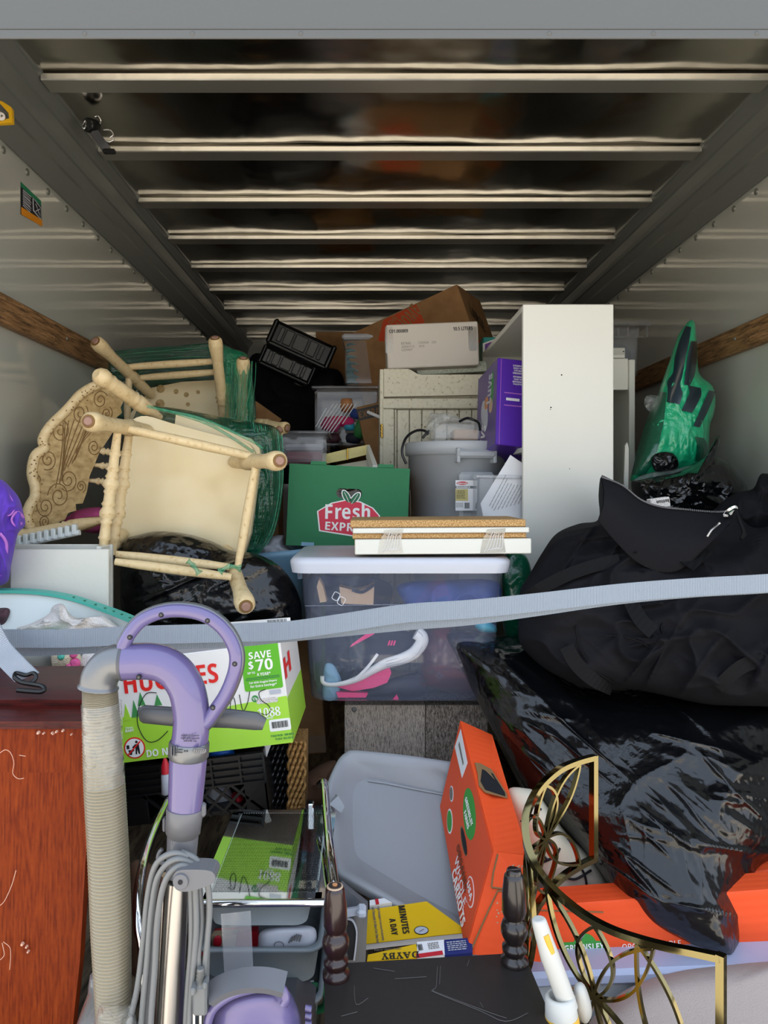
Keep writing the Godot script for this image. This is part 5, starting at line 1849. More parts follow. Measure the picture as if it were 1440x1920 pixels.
	hexa(mb, PL([[603, 888, 2.5], [610, 888, 2.5], [611, 868, 2.5], [604, 868, 2.5]], 2.5), PL([[604, 876, 2.76], [611, 876, 2.76], [612, 850, 2.76], [605, 850, 2.76]], 2.76))
	part("side", mb, "white_paint", dr)
	# crumpled film and a brown flap by it
	mb = blob([[708, 874], [722, 868], [735, 872], [742, 884], [724, 890], [706, 886]], 2.5, 0.03, 0.02, {"w": 0.015, "s": 16.0, "seed": 91.0, "na": 60, "nr": 16})
	tag(part("clear_film", mb, "film_clear"), "crumpled clear film poking out of the green produce carton's right end", "plastic wrap")


func obj_boards():
	var d = 1.95
	var lab = ["bare chipboard plank on top of the taped stack above the clear shoe bin", "white edged plank, second from the top of the taped stack", "bare chipboard plank, third from the top of the taped stack", "thick white plank at the bottom of the taped stack"]
	var spec = [[656, 976, 988, 990, "particle"], [660, 990.5, 991, 1000.5, "white_melamine"], [660, 1001, 989, 1011, "particle"], [664, 1011.5, 995, 1040, "white_melamine"]]
	for k in 4:
		var s = spec[k]
		var c = crate("plank", lab[k], "plank", "particle", P(s[0], s[3], d), P(s[2], s[3] - 2, d), P(s[0], s[1], d), 0.26, 0.002, "planks of the taped stack", "")
		var mb = MB.new()
		mb.bx(Vector3(0, c.h / 2, -0.004), Vector3(c.w - 0.002, c.h, c.d - 0.012), 0.0015)
		part("core", mb, "particle", c.n, true)
		if s[4] != "particle":
			mb = MB.new()
			mb.bx(Vector3(0.002, c.h / 2, c.d / 2 - 0.004), Vector3(c.w, c.h, 0.008), 0.002)
			part("white_edge", mb, "white_melamine", c.n, true)
		if k == 3:
			var ff = Transform3D(Basis(), Vector3(0, 0, c.d / 2))
			for x in [-0.3, 0.28]:
				var t = pat(c.n, "tape", [[x * c.w - 0.03, 0.0], [x * c.w + 0.035, 0.004], [x * c.w + 0.03, c.h * 0.9], [x * c.w + 0.035, c.h + 0.026], [x * c.w - 0.012, c.h + 0.024], [x * c.w - 0.024, c.h * 0.9]], "tape_clear", ff, 0.002)
				for j in 6:
					stroke(t, [[x * c.w - 0.02 + j * 0.006, 0.006 + j * 0.002], [x * c.w - 0.014 + j * 0.008, c.h * 0.4], [x * c.w + 0.002 + j * 0.005, c.h + 0.018 - j * 0.002]], 0.0007, "paper", Transform3D(Basis(), Vector3(0, 0, c.d / 2 + 0.002)), "tape_crease")
				for j in 5:
					stroke(t, [[x * c.w - 0.02 + j * 0.01, c.h + 0.008 + 0.003 * (j % 2)], [x * c.w - 0.014 + j * 0.01, c.h + 0.014 - 0.004 * (j % 2)]], 0.0007, "ink", Transform3D(Basis(), Vector3(0, 0, c.d / 2 + 0.003)), "handwriting")


func obj_shoe_bin():
	var d = 1.97
	var t = thing("storage_bin", "large clear bluish bin with white lid, full of shoes, under the taped planks", "storage bin", P(755, 1322, d + 0.2))
	var k = d / F
	var zf = -d
	# wall: rounded box tapering down
	var mb = MB.new()
	var rows = []
	var lev = [[1318, 585, 925, 0.02], [1311, 580, 930, 0.008], [1240, 575, 934, 0.003], [1137, 568, 939, 0.0], [1134, 566, 941, -0.003], [1080, 564, 944, -0.006], [1070, 560, 948, -0.014]]
	var backd = 0.4
	for l in lev:
		var row = []
		var x0: float = (l[1] - VX) * k
		var x1: float = (l[2] - VX) * k
		var y: float = EYE + (VY - l[0]) * k
		for q in rrect((x0 + x1) / 2, 0, x1 - x0, backd - 2 * l[3], 0.05, 6):
			row.append(Vector3(q[0], y, zf - backd / 2 - q[1]))
		rows.append(row)
	mb.grid(rows, true)
	mb.sg = -1
	mb.fan(rows[0], Vector3((755 - VX) * k, EYE + (VY - 1318.0) * k, zf - backd / 2), true)
	part("bin_wall", mb, "clear_blue", t)
	mb = MB.new()
	rows = []
	for l in [[1074, 0.0, 0.0], [1058, 0.004, 0.0], [1052, 0.004, 0.0], [1046, -0.002, 0.0], [1044, -0.012, 0.0], [1046, -0.03, 0.0], [1047, -0.15, 0.0]]:
		var row = []
		var y: float = EYE + (VY - l[0]) * k
		for q in rrect((751 - VX) * k, 0, (957 - 546) * k + l[1] * 2, backd + 0.03 + l[1] * 2, 0.045, 6):
			row.append(Vector3(q[0], y, zf - backd / 2 + 0.0 - q[1]))
		rows.append(row)
	mb.grid(rows, true)
	mb.sg = -1
	mb.fan(rows[-1], Vector3((751 - VX) * k, EYE + (VY - 1047.0) * k, zf - backd / 2))
	part("lid", mb, "lid_white", t)
	for s in [[553, 1076, 562, 1092], [945, 1070, 951, 1084]]:
		mb = MB.new()
		mb.bx((P(s[0], s[1], d) + P(s[2], s[3], d)) / 2 - Vector3(0, 0, 0.1), Vector3((s[2] - s[0]) * k, (s[3] - s[1]) * k, 0.06), 0.002)
		part("lid_clip", mb, "clear_blue", t)
	# embossed mark and moulding line
	for s in [[630, 1118], [640, 1127]]:
		mb = MB.new()
		var q = []
		for p in rrect(0, 0, 0.016, 0.02, 0.004, 3):
			var v = Vector2(p[0], p[1]).rotated(-0.5)
			q.append(P(s[0], s[1], d - 0.004) + Vector3(v.x, v.y, 0))
		mb.tube(q, 0.0008, 5, false, true)
		part("embossed_mark", mb, "paper", t)
	mb = MB.new()
	mb.tube(PL([[572, 1136], [700, 1134], [936, 1133]], d - 0.004), 0.0012, 5)
	part("moulding_line", mb, "clear_blue", t)
	# --- what is inside
	var di = 2.06
	mb = blob([[576, 1085], [640, 1080], [720, 1088], [735, 1120], [700, 1200], [640, 1290], [600, 1304], [590, 1250]], di + 0.1, 0.05, 0.1, {"w": 0.02, "s": 8.0, "seed": 101.0, "na": 100, "nr": 28})
	tag(part("jacket", mb, "navy"), "dark navy garment stuffed in the left of the clear shoe bin", "clothes")
	mb = blob([[745, 1108], [760, 1092], [830, 1088], [930, 1090], [936, 1140], [925, 1170], [860, 1160], [780, 1148]], di + 0.04, 0.06, 0.08, {"w": 0.02, "s": 7.0, "seed": 102.0, "na": 100, "nr": 28})
	tag(part("blue_cloth", mb, "blue_cloth"), "blue cloth in the upper right of the clear shoe bin", "clothes")
	mb = blob([[780, 1200], [830, 1180], [880, 1190], [915, 1230], [905, 1290], [860, 1300], [800, 1285], [786, 1250]], di + 0.02, 0.08, 0.08, {"w": 0.004, "s": 5.0, "seed": 103.0, "na": 90, "nr": 26})
	tag(part("maroon_ball", mb, "maroon"), "dark maroon rounded bag in the lower right of the clear shoe bin", "bag")
	mb = blob([[890, 1170], [910, 1162], [930, 1175], [928, 1186], [900, 1184]], di - 0.02, 0.03, 0.03, {"w": 0.003, "na": 50, "nr": 14})
	tag(part("aqua_pouch", mb, "aqua_bag"), "small aqua pouch at the right wall of the clear shoe bin", "pouch")
	# tan boot shaft
	var bt = thing("boot", "tan boot with dark straps in the upper left of the shoe bin", "boot", P(680, 1140, di))
	mb = MB.new()
	mb.slab(PL([[640, 1132], [700, 1134], [702, 1094], [690, 1102], [668, 1108], [636, 1100]], di - 0.02), Vector3(0, 0, -0.06))
	part("shaft", mb, "tan", bt)
	mb = MB.new()
	mb.bar(smooth_path(PL([[660, 1106], [680, 1110], [702, 1096]], di - 0.025), 4), Vector3(0, 0, 1), 0.008, 0.004)
	part("boot_strap", mb, "navy", bt)
	mb = MB.new()
	mb.slab(PL([[600, 1130], [612, 1128], [606, 1100], [598, 1086], [594, 1100]], di - 0.02), Vector3(0, 0, -0.05))
	part("tongue", mb, "tan", bt)
	# the big sneaker: dark upper, pale wavy sole
	var sn = thing("sneaker", "black sneaker with thick pale sole and pink logo in the clear shoe bin", "shoe", P(690, 1290, di))
	mb = blob([[664, 1190], [700, 1176], [740, 1180], [772, 1186], [790, 1200], [782, 1222], [752, 1238], [712, 1250], [680, 1262], [662, 1250], [655, 1220]], di - 0.02, 0.03, 0.04, {"w": 0.004, "s": 9.0, "seed": 104.0, "na": 90, "nr": 24})
	part("upper", mb, "navy", sn)
	var sole = smooth_path(PL([[604, 1268], [606, 1280], [622, 1284], [650, 1280], [676, 1270], [700, 1256], [724, 1244], [752, 1236], [776, 1224], [790, 1206], [790, 1194], [780, 1186]], di - 0.055), 5)
	var wd = []
	mb = MB.new()
	var n0 = sole.size()
	for i in n0:
		wd.append(lerpf(0.006, 0.019, smoothstep(0.1, 0.8, i / float(n0 - 1))))
	mb.tube(sole, wd, 10, true, false, 0.7)
	part("sole", mb, "paper", sn)
	for j in 3:
		var q = []
		for i in range(int(n0 * 0.55), n0 - 2):
			q.append(sole[i] + Vector3(0, (j - 1) * 0.008, 0.0125))
		mb = MB.new()
		mb.tube(q, 0.001, 5)
		part("sole_groove", mb, "gray_cloth", sn)
	mb = MB.new()
	mb.slab(PL([[656, 1214], [660, 1208], [690, 1186], [704, 1186], [700, 1190]], di - 0.062), Vector3(0, 0, -0.004))
	part("pink_trim", mb, "hot_pink", sn)
	for x in [0, 5, 10]:
		mb = MB.new()
		mb.bar(PL([[728 + x, 1210], [731 + x, 1201]], di - 0.066), Vector3(0, 0, 1), 0.004, 0.003)
		part("pink_logo", mb, "hot_pink", sn)
	mb = MB.new()
	mb.bar(smooth_path(PL([[664, 1276], [690, 1250], [708, 1226]], di - 0.07), 4), Vector3(0, 0, 1), 0.007, 0.003)
	part("lace", mb, "paper", sn)
	# the pink soled shoe lying under it
	var s2 = thing("sneaker", "black shoe lying with hot pink studded sole below the pale soled sneaker", "shoe", P(690, 1310, di))
	mb = MB.new()
	mb.slab(PL([[632, 1288], [660, 1296], [700, 1290], [726, 1280], [734, 1262], [730, 1250], [716, 1246], [702, 1252], [698, 1266], [670, 1276], [640, 1282]], di - 0.05), Vector3(0, 0, -0.012))
	part("sole", mb, "hot_pink", s2)
	mb = MB.new()
	mb.slab(PL([[630, 1298], [690, 1300], [686, 1308], [634, 1308]], di - 0.05), Vector3(0, 0, -0.02))
	part("heel", mb, "hot_pink", s2)
	for j in 5:
		mb = MB.new()
		mb.tube(smooth_path(PL([[704 + j * 1.5, 1256 + j * 3], [716, 1252 + j * 3], [728, 1258 + j * 3]], di - 0.048), 4), 0.0012, 5)
		part("tread", mb, "maroon", s2)
	mb = blob([[640, 1306], [700, 1288], [740, 1270], [790, 1262], [800, 1290], [780, 1310], [700, 1312]], di - 0.005, 0.03, 0.03, {"w": 0.004, "na": 80, "nr": 20})
	part("upper", mb, "navy", s2)
	mb = MB.new()
	mb.slab(PL([[736, 1312], [744, 1303], [748, 1312]], di - 0.05), Vector3(0, 0, -0.01))
	part("pink_tab", mb, "hot_pink", s2)
	mb = blob([[606, 1308], [608, 1250], [622, 1244], [634, 1260], [640, 1280], [630, 1310]], di - 0.03, 0.02, 0.03, {"w": 0.004, "s": 12.0, "na": 70, "nr": 20})
	tag(part("knit_sock", mb, "blue_bin"), "grey blue knit sock standing in the left of the shoe bin", "sock")


func obj_wood_panel():
	var d = 2.12
	var c = crate("cabinet", "weathered grey woodgrain cabinet side under the clear shoe bin", "cabinet", "gray_wood", P(646, 1600, d), P(915, 1600, d), P(646, 1322, d), 0.4, 0.002, "", "")
	# two boards, the joint left of the middle of the right one
	for s in [[646, 797], [798, 915]]:
		var mb = MB.new()
		var x0: float = (s[0] - 780.5) * d / F
		var x1: float = (s[1] - 780.5) * d / F
		mb.bx(Vector3((x0 + x1) / 2, c.h / 2, 0), Vector3(x1 - x0, c.h, c.d), 0.0015)
		part("board", mb, "gray_wood" if s[0] == 646 else "gray_wood_dark", c.n, true)
	var mb = MB.new()
	var q = Vector3((664 - 780.5) * d / F, c.h - 8 * d / F, c.d / 2)
	mb.lathe(q - Vector3(0, 0, 0.002), q + Vector3(0, 0, 0.002), [[0, 0.007], [0.9, 0.007], [1, 0.005]], 14)
	mb.lathe(q, q + Vector3(0, 0, 0.0032), [[0, 0.003], [1, 0.003]], 10)
	part("cam_cover", mb, "vac_silver", c.n, true)
	# brown carton and paper bag to the left of it
	c = crate("carton", "brown carton in shade left of the grey woodgrain cabinet", "carton", "cardboard", P(556, 1416, 2.35), P(612, 1412, 2.35), P(552, 1200, 2.35), 0.3, 0.003)
	pat(c.n, "tape", rect(0, 0.03, c.w, 0.05), "tape_clear", Transform3D(Basis(), Vector3(0, 0, c.d / 2)))
	mb = blob([[540, 1520], [556, 1470], [590, 1440], [625, 1425], [632, 1440], [622, 1490], [600, 1520]], 2.15, 0.06, 0.06, {"w": 0.01, "s": 7.0, "seed": 111.0, "na": 80, "nr": 22})
	tag(part("paper_bag", mb, "brown_cloth"), "brown crumpled bag in shade between rattan basket and grey bin", "bag")
	mb = MB.new()
	hexa(mb, PL([[545, 1600], [660, 1600], [640, 1520], [545, 1510]], 2.05), PL([[545, 1600], [660, 1600], [640, 1500], [545, 1496]], 2.3))
	tag(part("gray_crate", mb, "vac_dark"), "dark grey crate top behind the chrome trolley", "crate")
	# teal and dark cloth right of the shoe bin
	mb = blob([[945, 1040], [985, 1040], [1000, 1100], [990, 1190], [950, 1200], [940, 1120]], 2.2, 0.05, 0.06, {"w": 0.012, "s": 8.0, "seed": 112.0, "na": 80, "nr": 22})
	tag(part("dark_towel", mb, "green_dark"), "dark green cloth wedged between the shoe bin and the white bookcase", "cloth")


func obj_wipes_carton():
	var d = 1.72
	var c = crate("wipes_carton", "green and white baby wipes carton with red lettering behind the vacuum handle", "carton", "box_white", P(233, 1430, d), P(549, 1392, d - 0.008), P(229, 1240, d), 0.28, 0.002, "", "body")
	var w: float = c.w
	var h: float = c.h
	var k = d / F
	var ff = Transform3D(Basis(), Vector3(0, 0, c.d / 2))
	var f2 = Transform3D(Basis(), Vector3(0, 0, c.d / 2 + 0.0008))
	# pixel to face: u from the left edge, v up from the bottom along the tilted base
	var U = func(px): return (px - 233.0) * k * 1.006 - w / 2
	var V = func(px, py): return (1430.0 - (px - 233.0) * 0.1185 - py) * k
	pat(c.n, "green_field", [[-w / 2, 0], [w / 2, 0], [w / 2, V.call(562, 1303)], [U.call(450), V.call(450, 1322)], [U.call(360), V.call(360, 1345)], [-w / 2, V.call(233, 1344)]], "lime", ff, 0.0004)
	txt(c.n, "HUGGIES", (U.call(251) + U.call(428)) / 2, V.call(330, 1272), 178 * k, 36 * k, "red_print", f2, font_bold)
	# savings flag
	var cx: float = U.call(510)
	var cy: float = V.call(510, 1247)
	pat(c.n, "savings_flag", rrect(cx, cy, 72 * k, 92 * k, 4 * k), "save_green", ff, 0.0012)
	var f3 = Transform3D(Basis(), Vector3(0, 0, c.d / 2 + 0.0012))
	txt(c.n, "SAVE", cx, cy + 20 * k, 42 * k, 13 * k, "ink_white", f3)
	txt(c.n, "$", cx - 19 * k, cy + 2 * k, 9 * k, 17 * k, "ink_white", f3)
	txt(c.n, "70", cx + 6 * k, cy + 1 * k, 32 * k, 21 * k, "ink_white", f3)
	txt(c.n, "UP TO", cx - 20 * k, cy - 12 * k, 14 * k, 4 * k, "ink_white", f3)
	txt(c.n, "A YEAR*", cx + 3 * k, cy - 16 * k, 26 * k, 6 * k, "ink_white", f3)
	for y in [-22, -25]:
		pat(c.n, "flag_rule", rect(cx, cy + y * k, 64 * k, 1.2 * k), "leaf_green", f3, 0.0004)
	txt(c.n, "Pair With Huggies Diapers", cx, cy - 31 * k, 52 * k, 5 * k, "ink_white", f3)
	txt(c.n, "for Extra Savings*", cx, cy - 38 * k, 50 * k, 6 * k, "ink_white", f3)
	# pack size and code
	txt(c.n, "1088", U.call(514), V.call(514, 1335), 42 * k, 17 * k, "ink_white", f2, font_serif)
	txt(c.n, "WIPES", U.call(514), V.call(514, 1346), 12 * k, 3 * k, "ink_white", f2)
	pat(c.n, "count_dot", oval(U.call(491), V.call(491, 1310), 13 * k, 13 * k, 20), "tree_green", ff, 0.0012)
	txt(c.n, "17x", U.call(491), V.call(491, 1310), 9 * k, 5 * k, "ink_white", f3)
	pat(c.n, "printed_pack", rrect(U.call(513), V.call(513, 1313), 40 * k, 10 * k, 3 * k), "towel", ff, 0.0012)
	pat(c.n, "printed_pack", rrect(U.call(530), V.call(530, 1297), 22 * k, 8 * k, 2 * k), "gray_cloth", ff, 0.0012)
	pat(c.n, "code_label", rrect(U.call(531), V.call(531, 1359), 40 * k, 22 * k, 3 * k), "ink_white", ff, 0.0012)
	bars(c.n, U.call(531), V.call(531, 1358), 30 * k, 12 * k, "ink", f3, 22)
	txt(c.n, "17 64ct PACKS - 1088 WIPES", U.call(533), V.call(533, 1378), 44 * k, 4 * k, "tree_green", f2)
	txt(c.n, "17 x 64 ct - 18.5 x 18.8 cm", U.call(536), V.call(536, 1384), 34 * k, 4 * k, "tree_green", f2)
	# trees, round no-flushing sign, DO NOT FLUSH
	for s in [[279, 1297, 1322, 12], [265, 1312, 1344, 12], [249, 1319, 1350, 12], [310, 1301, 1322, 12]]:
		pat(c.n, "printed_tree", [[U.call(s[0] - s[3] * 0.6), V.call(s[0], s[2])], [U.call(s[0] + s[3] * 0.6), V.call(s[0], s[2])], [U.call(s[0]), V.call(s[0], s[1])]], "tree_green" if s[0] != 249 else "lime", ff, 0.0012)
	var sx: float = U.call(256)
	var sy: float = V.call(256, 1402)
	pat(c.n, "sign_ring", oval(sx, sy, 40 * k, 40 * k, 32), "red_print", ff, 0.0010)
	pat(c.n, "sign_disc", oval(sx, sy, 35 * k, 35 * k, 32), "ink_white", ff, 0.0016)
	var f4 = Transform3D(Basis(), Vector3(0, 0, c.d / 2 + 0.0016))
	pat(c.n, "sign_figure", oval(sx + 5 * k, sy + 11 * k, 5 * k, 5 * k, 12), "ink", f4)
	pat(c.n, "sign_figure", [[sx + 1 * k, sy - 12 * k], [sx + 3.5 * k, sy - 12 * k], [sx + 5 * k, sy - 3 * k], [sx + 7 * k, sy - 12 * k], [sx + 9.5 * k, sy - 12 * k], [sx + 9 * k, sy + 7 * k], [sx + 2 * k, sy + 7 * k], [sx - 4 * k, sy + 2 * k], [sx - 3 * k, sy], [sx + 2 * k, sy + 2 * k]], "ink", f4)
	pat(c.n, "sign_bowl", [[sx - 12 * k, sy - 3 * k], [sx - 10 * k, sy - 12 * k], [sx - 6 * k, sy - 12 * k], [sx - 5 * k, sy - 7 * k], [sx - 1 * k, sy - 5 * k], [sx - 1 * k, sy - 3 * k]], "ink", f4)
	pat(c.n, "sign_tank", rect(sx - 12 * k, sy + 3 * k, 5 * k, 7 * k), "ink", f4)
	pat(c.n, "sign_bar", [[sx - 14 * k, sy - 10.5 * k], [sx - 12 * k, sy - 12 * k], [sx + 13 * k, sy + 10.5 * k], [sx + 11 * k, sy + 12 * k]], "red_print", f4, 0.0012)
	txt(c.n, "DO NOT", U.call(309), V.call(309, 1409), 64 * k, 13 * k, "ink_white", f2)
	txt(c.n, "Disney", U.call(251), V.call(251, 1364), 14 * k, 4 * k, "ink_white", f2, font_serif)
	txt(c.n, "BABY", U.call(251), V.call(251, 1369), 16 * k, 5 * k, "ink_white", f2)
	# marker scrawl
	for s in [[[441, 1311], [452, 1308], [453, 1330], [448, 1338], [443, 1330], [446, 1312]], [[463, 1302], [466, 1332], [476, 1318], [483, 1296]], [[513, 1292], [500, 1298], [502, 1312], [514, 1322], [517, 1332], [508, 1340], [496, 1336]], [[310, 1298], [290, 1300], [272, 1330], [268, 1360], [280, 1388], [300, 1388], [322, 1370]]]:
		var q = []
		for p in s:
			q.append([U.call(p[0]), V.call(p[0], p[1])])
		stroke(c.n, q, 0.0009, "ink", f3)
	# bevelled corner with the last letter, and the top
	var rf = Transform3D(RIGHT_FACE, Vector3(w / 2, 0, 0))
	pat(c.n, "green_field", rect(0, h * 0.22, c.d * 0.99, h * 0.44), "lime", rf, 0.0004)
	txt(c.n, "H", -c.d * 0.3, h * 0.72, 0.1, 0.045, "red_print", Transform3D(RIGHT_FACE, Vector3(w / 2 + 0.0008, 0, 0)))
	var tf = Transform3D(TOP_FACE, Vector3(0, h, 0))
	pat(c.n, "top_panel", rect(0, 0, w * 0.99, c.d * 0.98), "box_top", tf, 0.0005)
	txt(c.n, "HUGGIES", 0.0, -c.d * 0.3, 0.16, 0.05, "maroon", Transform3D(TOP_FACE * Basis(Vector3(0, 0, 1), PI), Vector3(0, h + 0.0006, 0)))
	var tb = pat(c.n, "top_flag", rect(w * 0.35, -c.d * 0.36, 70 * k, c.d * 0.24), "tree_green", Transform3D(TOP_FACE, Vector3(0, h + 0.0006, 0)))
	# raised back flap with its own code
	var mb = MB.new()
	var q2 = PL([[330, 1192, 1.9], [545, 1174, 1.9], [544, 1158, 1.91], [440, 1166, 1.91], [330, 1176, 1.91]], 1.9)
	mb.slab(q2, Vector3(0, 0, -0.004))
	part("flap", mb, "box_white", c.n)
	var fb = where(c.n).affine_inverse() * face_of(P(500, 1172, 1.898), P(545, 1168, 1.898), P(500, 1150, 1.898))
	bars(c.n, 22 * k, 6 * k, 40 * k, 8 * k, "ink", fb, 26)


func obj_crate_and_basket():
	var d = 1.74
	var c = crate("milk_crate", "black lattice milk crate of odds and ends under the wipes carton", "crate", "plastic_black", P(238, 1550, d), P(506, 1518, d), P(236, 1440, d), 0.26, 0.0, "", "")
	var w: float = c.w
	var h: float = c.h
	var z: float = c.d / 2
	var bar = func(x0, y0, x1, y1, th, called, dz):
		var m2 = MB.new()
		var a = Vector3(x0, y0, z + dz)
		var b = Vector3(x1, y1, z + dz)
		m2.bar([a, b], Vector3(0, 0, 1), th, 0.006)
		part(called, m2, "plastic_black", c.n, true)
	for k in 5:
		bar.call(-w / 2, h - 0.003 - k * 0.0155, w / 2, h - 0.003 - k * 0.0155, 0.004, "rim_rib", 0.0)
	for x in [-0.5, -0.22, -0.05, 0.13, 0.33, 0.499]:
		bar.call(x * w, h - 0.066, x * w, h, 0.004, "upright", 0.001)
	var mb = MB.new()
	mb.bx(Vector3(0, h - 0.033, z - 0.008), Vector3(w, 0.066, 0.004))
	part("rim_wall", mb, "plastic_black", c.n, true)
	for s in [-1, 1]:
		mb = MB.new()
		mb.bx(Vector3(s * w * 0.42, (h - 0.066) / 2, z - 0.004), Vector3(w * 0.16, h - 0.066, 0.008), 0.001)
		part("corner_panel", mb, "plastic_black", c.n, true)
		mb = MB.new()
		mb.bx(Vector3(s * (w / 2 - 0.003), h / 2, 0), Vector3(0.006, h, c.d), 0.001)
		part("side_wall", mb, "plastic_black", c.n, true)
	for k in 6:
		bar.call(-w * 0.34 + k * 0.04, 0.0, -w * 0.34 + k * 0.04 + 0.07, h - 0.066, 0.006, "lattice_bar", -0.002)
		bar.call(-w * 0.34 + k * 0.04 + 0.06, 0.0, -w * 0.34 + k * 0.04 - 0.01, h - 0.066, 0.006, "lattice_bar", -0.003)
	mb = MB.new()
	mb.bx(Vector3(0, 0.004, 0), Vector3(w - 0.01, 0.008, c.d - 0.01))
	part("bottom", mb, "plastic_black", c.n, true)
	mb = MB.new()
	mb.bx(Vector3(0, h / 2, -z + 0.004), Vector3(w, h, 0.006))
	part("back_wall", mb, "plastic_black", c.n, true)
	mb = blob([[385, 1490], [392, 1460], [410, 1455], [432, 1480], [436, 1510], [400, 1520], [385, 1515]], 1.84, 0.05, 0.05, {"w": 0.001, "na": 60, "nr": 18})
	tag(part("gray_appliance", mb, "gray_cloth"), "smooth light grey object seen through the milk crate's lattice", "appliance")
	mb = blob([[430, 1500], [440, 1484], [458, 1492], [464, 1512], [448, 1522], [428, 1518]], 1.83, 0.04, 0.04, {"w": 0.006, "s": 14.0, "na": 60, "nr": 18})
	tag(part("red_cloth", mb, "red"), "crumpled red cloth seen through the milk crate's lattice", "cloth")
	mb = blob([[388, 1420], [394, 1404], [430, 1400], [440, 1412], [432, 1424], [400, 1428]], 1.8, 0.04, 0.04, {"w": 0.004, "na": 60, "nr": 18})
	tag(part("bowl", mb, mk("bright_blue", "#1a5fc0", 0.4)), "blue rounded bowl at the top of the milk crate", "bowl")
	mb = MB.new()
	mb.bar(PL([[492, 1424], [504, 1392]], 1.78), Vector3(0, 0, 1), 0.014, 0.006)
	tag(part("white_stick", mb, "paper"), "white plastic stick standing at the back of the milk crate", "stick")
	# red capped bottle in front
	var b = thing("bottle", "small grey bottle with a red cap standing left of the vacuum tube", "bottle", P(312, 1490, 1.62))
	mb = MB.new()
	mb.lathe(P(311, 1490, 1.62), P(311, 1450, 1.62), [[0, 0.006], [0.05, 0.009], [0.9, 0.0095], [1, 0.008]], 14)
	part("body", mb, "gray_cloth", b)
	mb = MB.new()
	mb.lathe(P(311, 1450, 1.62), P(309, 1422, 1.62), [[0, 0.009], [0.5, 0.0085], [1, 0.003]], 14)
	part("cap", mb, "red", b)
	# rattan basket, black and natural halves
	var r = thing("basket", "woven basket, black weave and natural rattan, right of the milk crate", "basket", P(540, 1520, 1.86))
	for s in [[508, 540, "plastic_black"], [540, 572, "rattan"]]:
		mb = MB.new()
		rng.seed = 13
		for k in 7:
			var x: float = lerpf(s[0] + 2.0, s[1] - 2.0, k / 6.0)
			var pts = []
			for j in 26:
				var y = 1392 + j * 5.0
				var narrow = 1.0 - 0.25 * smoothstep(1470, 1515, y) * (1.0 if s[2] == "rattan" else 0.0)
				pts.append(P(s[0] + (x - s[0]) * narrow + 2.2 * sin(j * 1.25 + k * PI), y, 1.84 + 0.008 * cos(j * 1.25 + k * PI) + 0.004 * k))
			mb = MB.new()
			mb.tube(pts, 0.0042, 6)
			part("weave_strand", mb, s[2], r)
		mb = MB.new()
		mb.slab(PL([[s[0], 1516], [s[1], 1516], [s[1], 1390], [s[0], 1390]], 1.87), Vector3(0, 0, -0.1))
		part("basket_wall", mb, s[2], r)


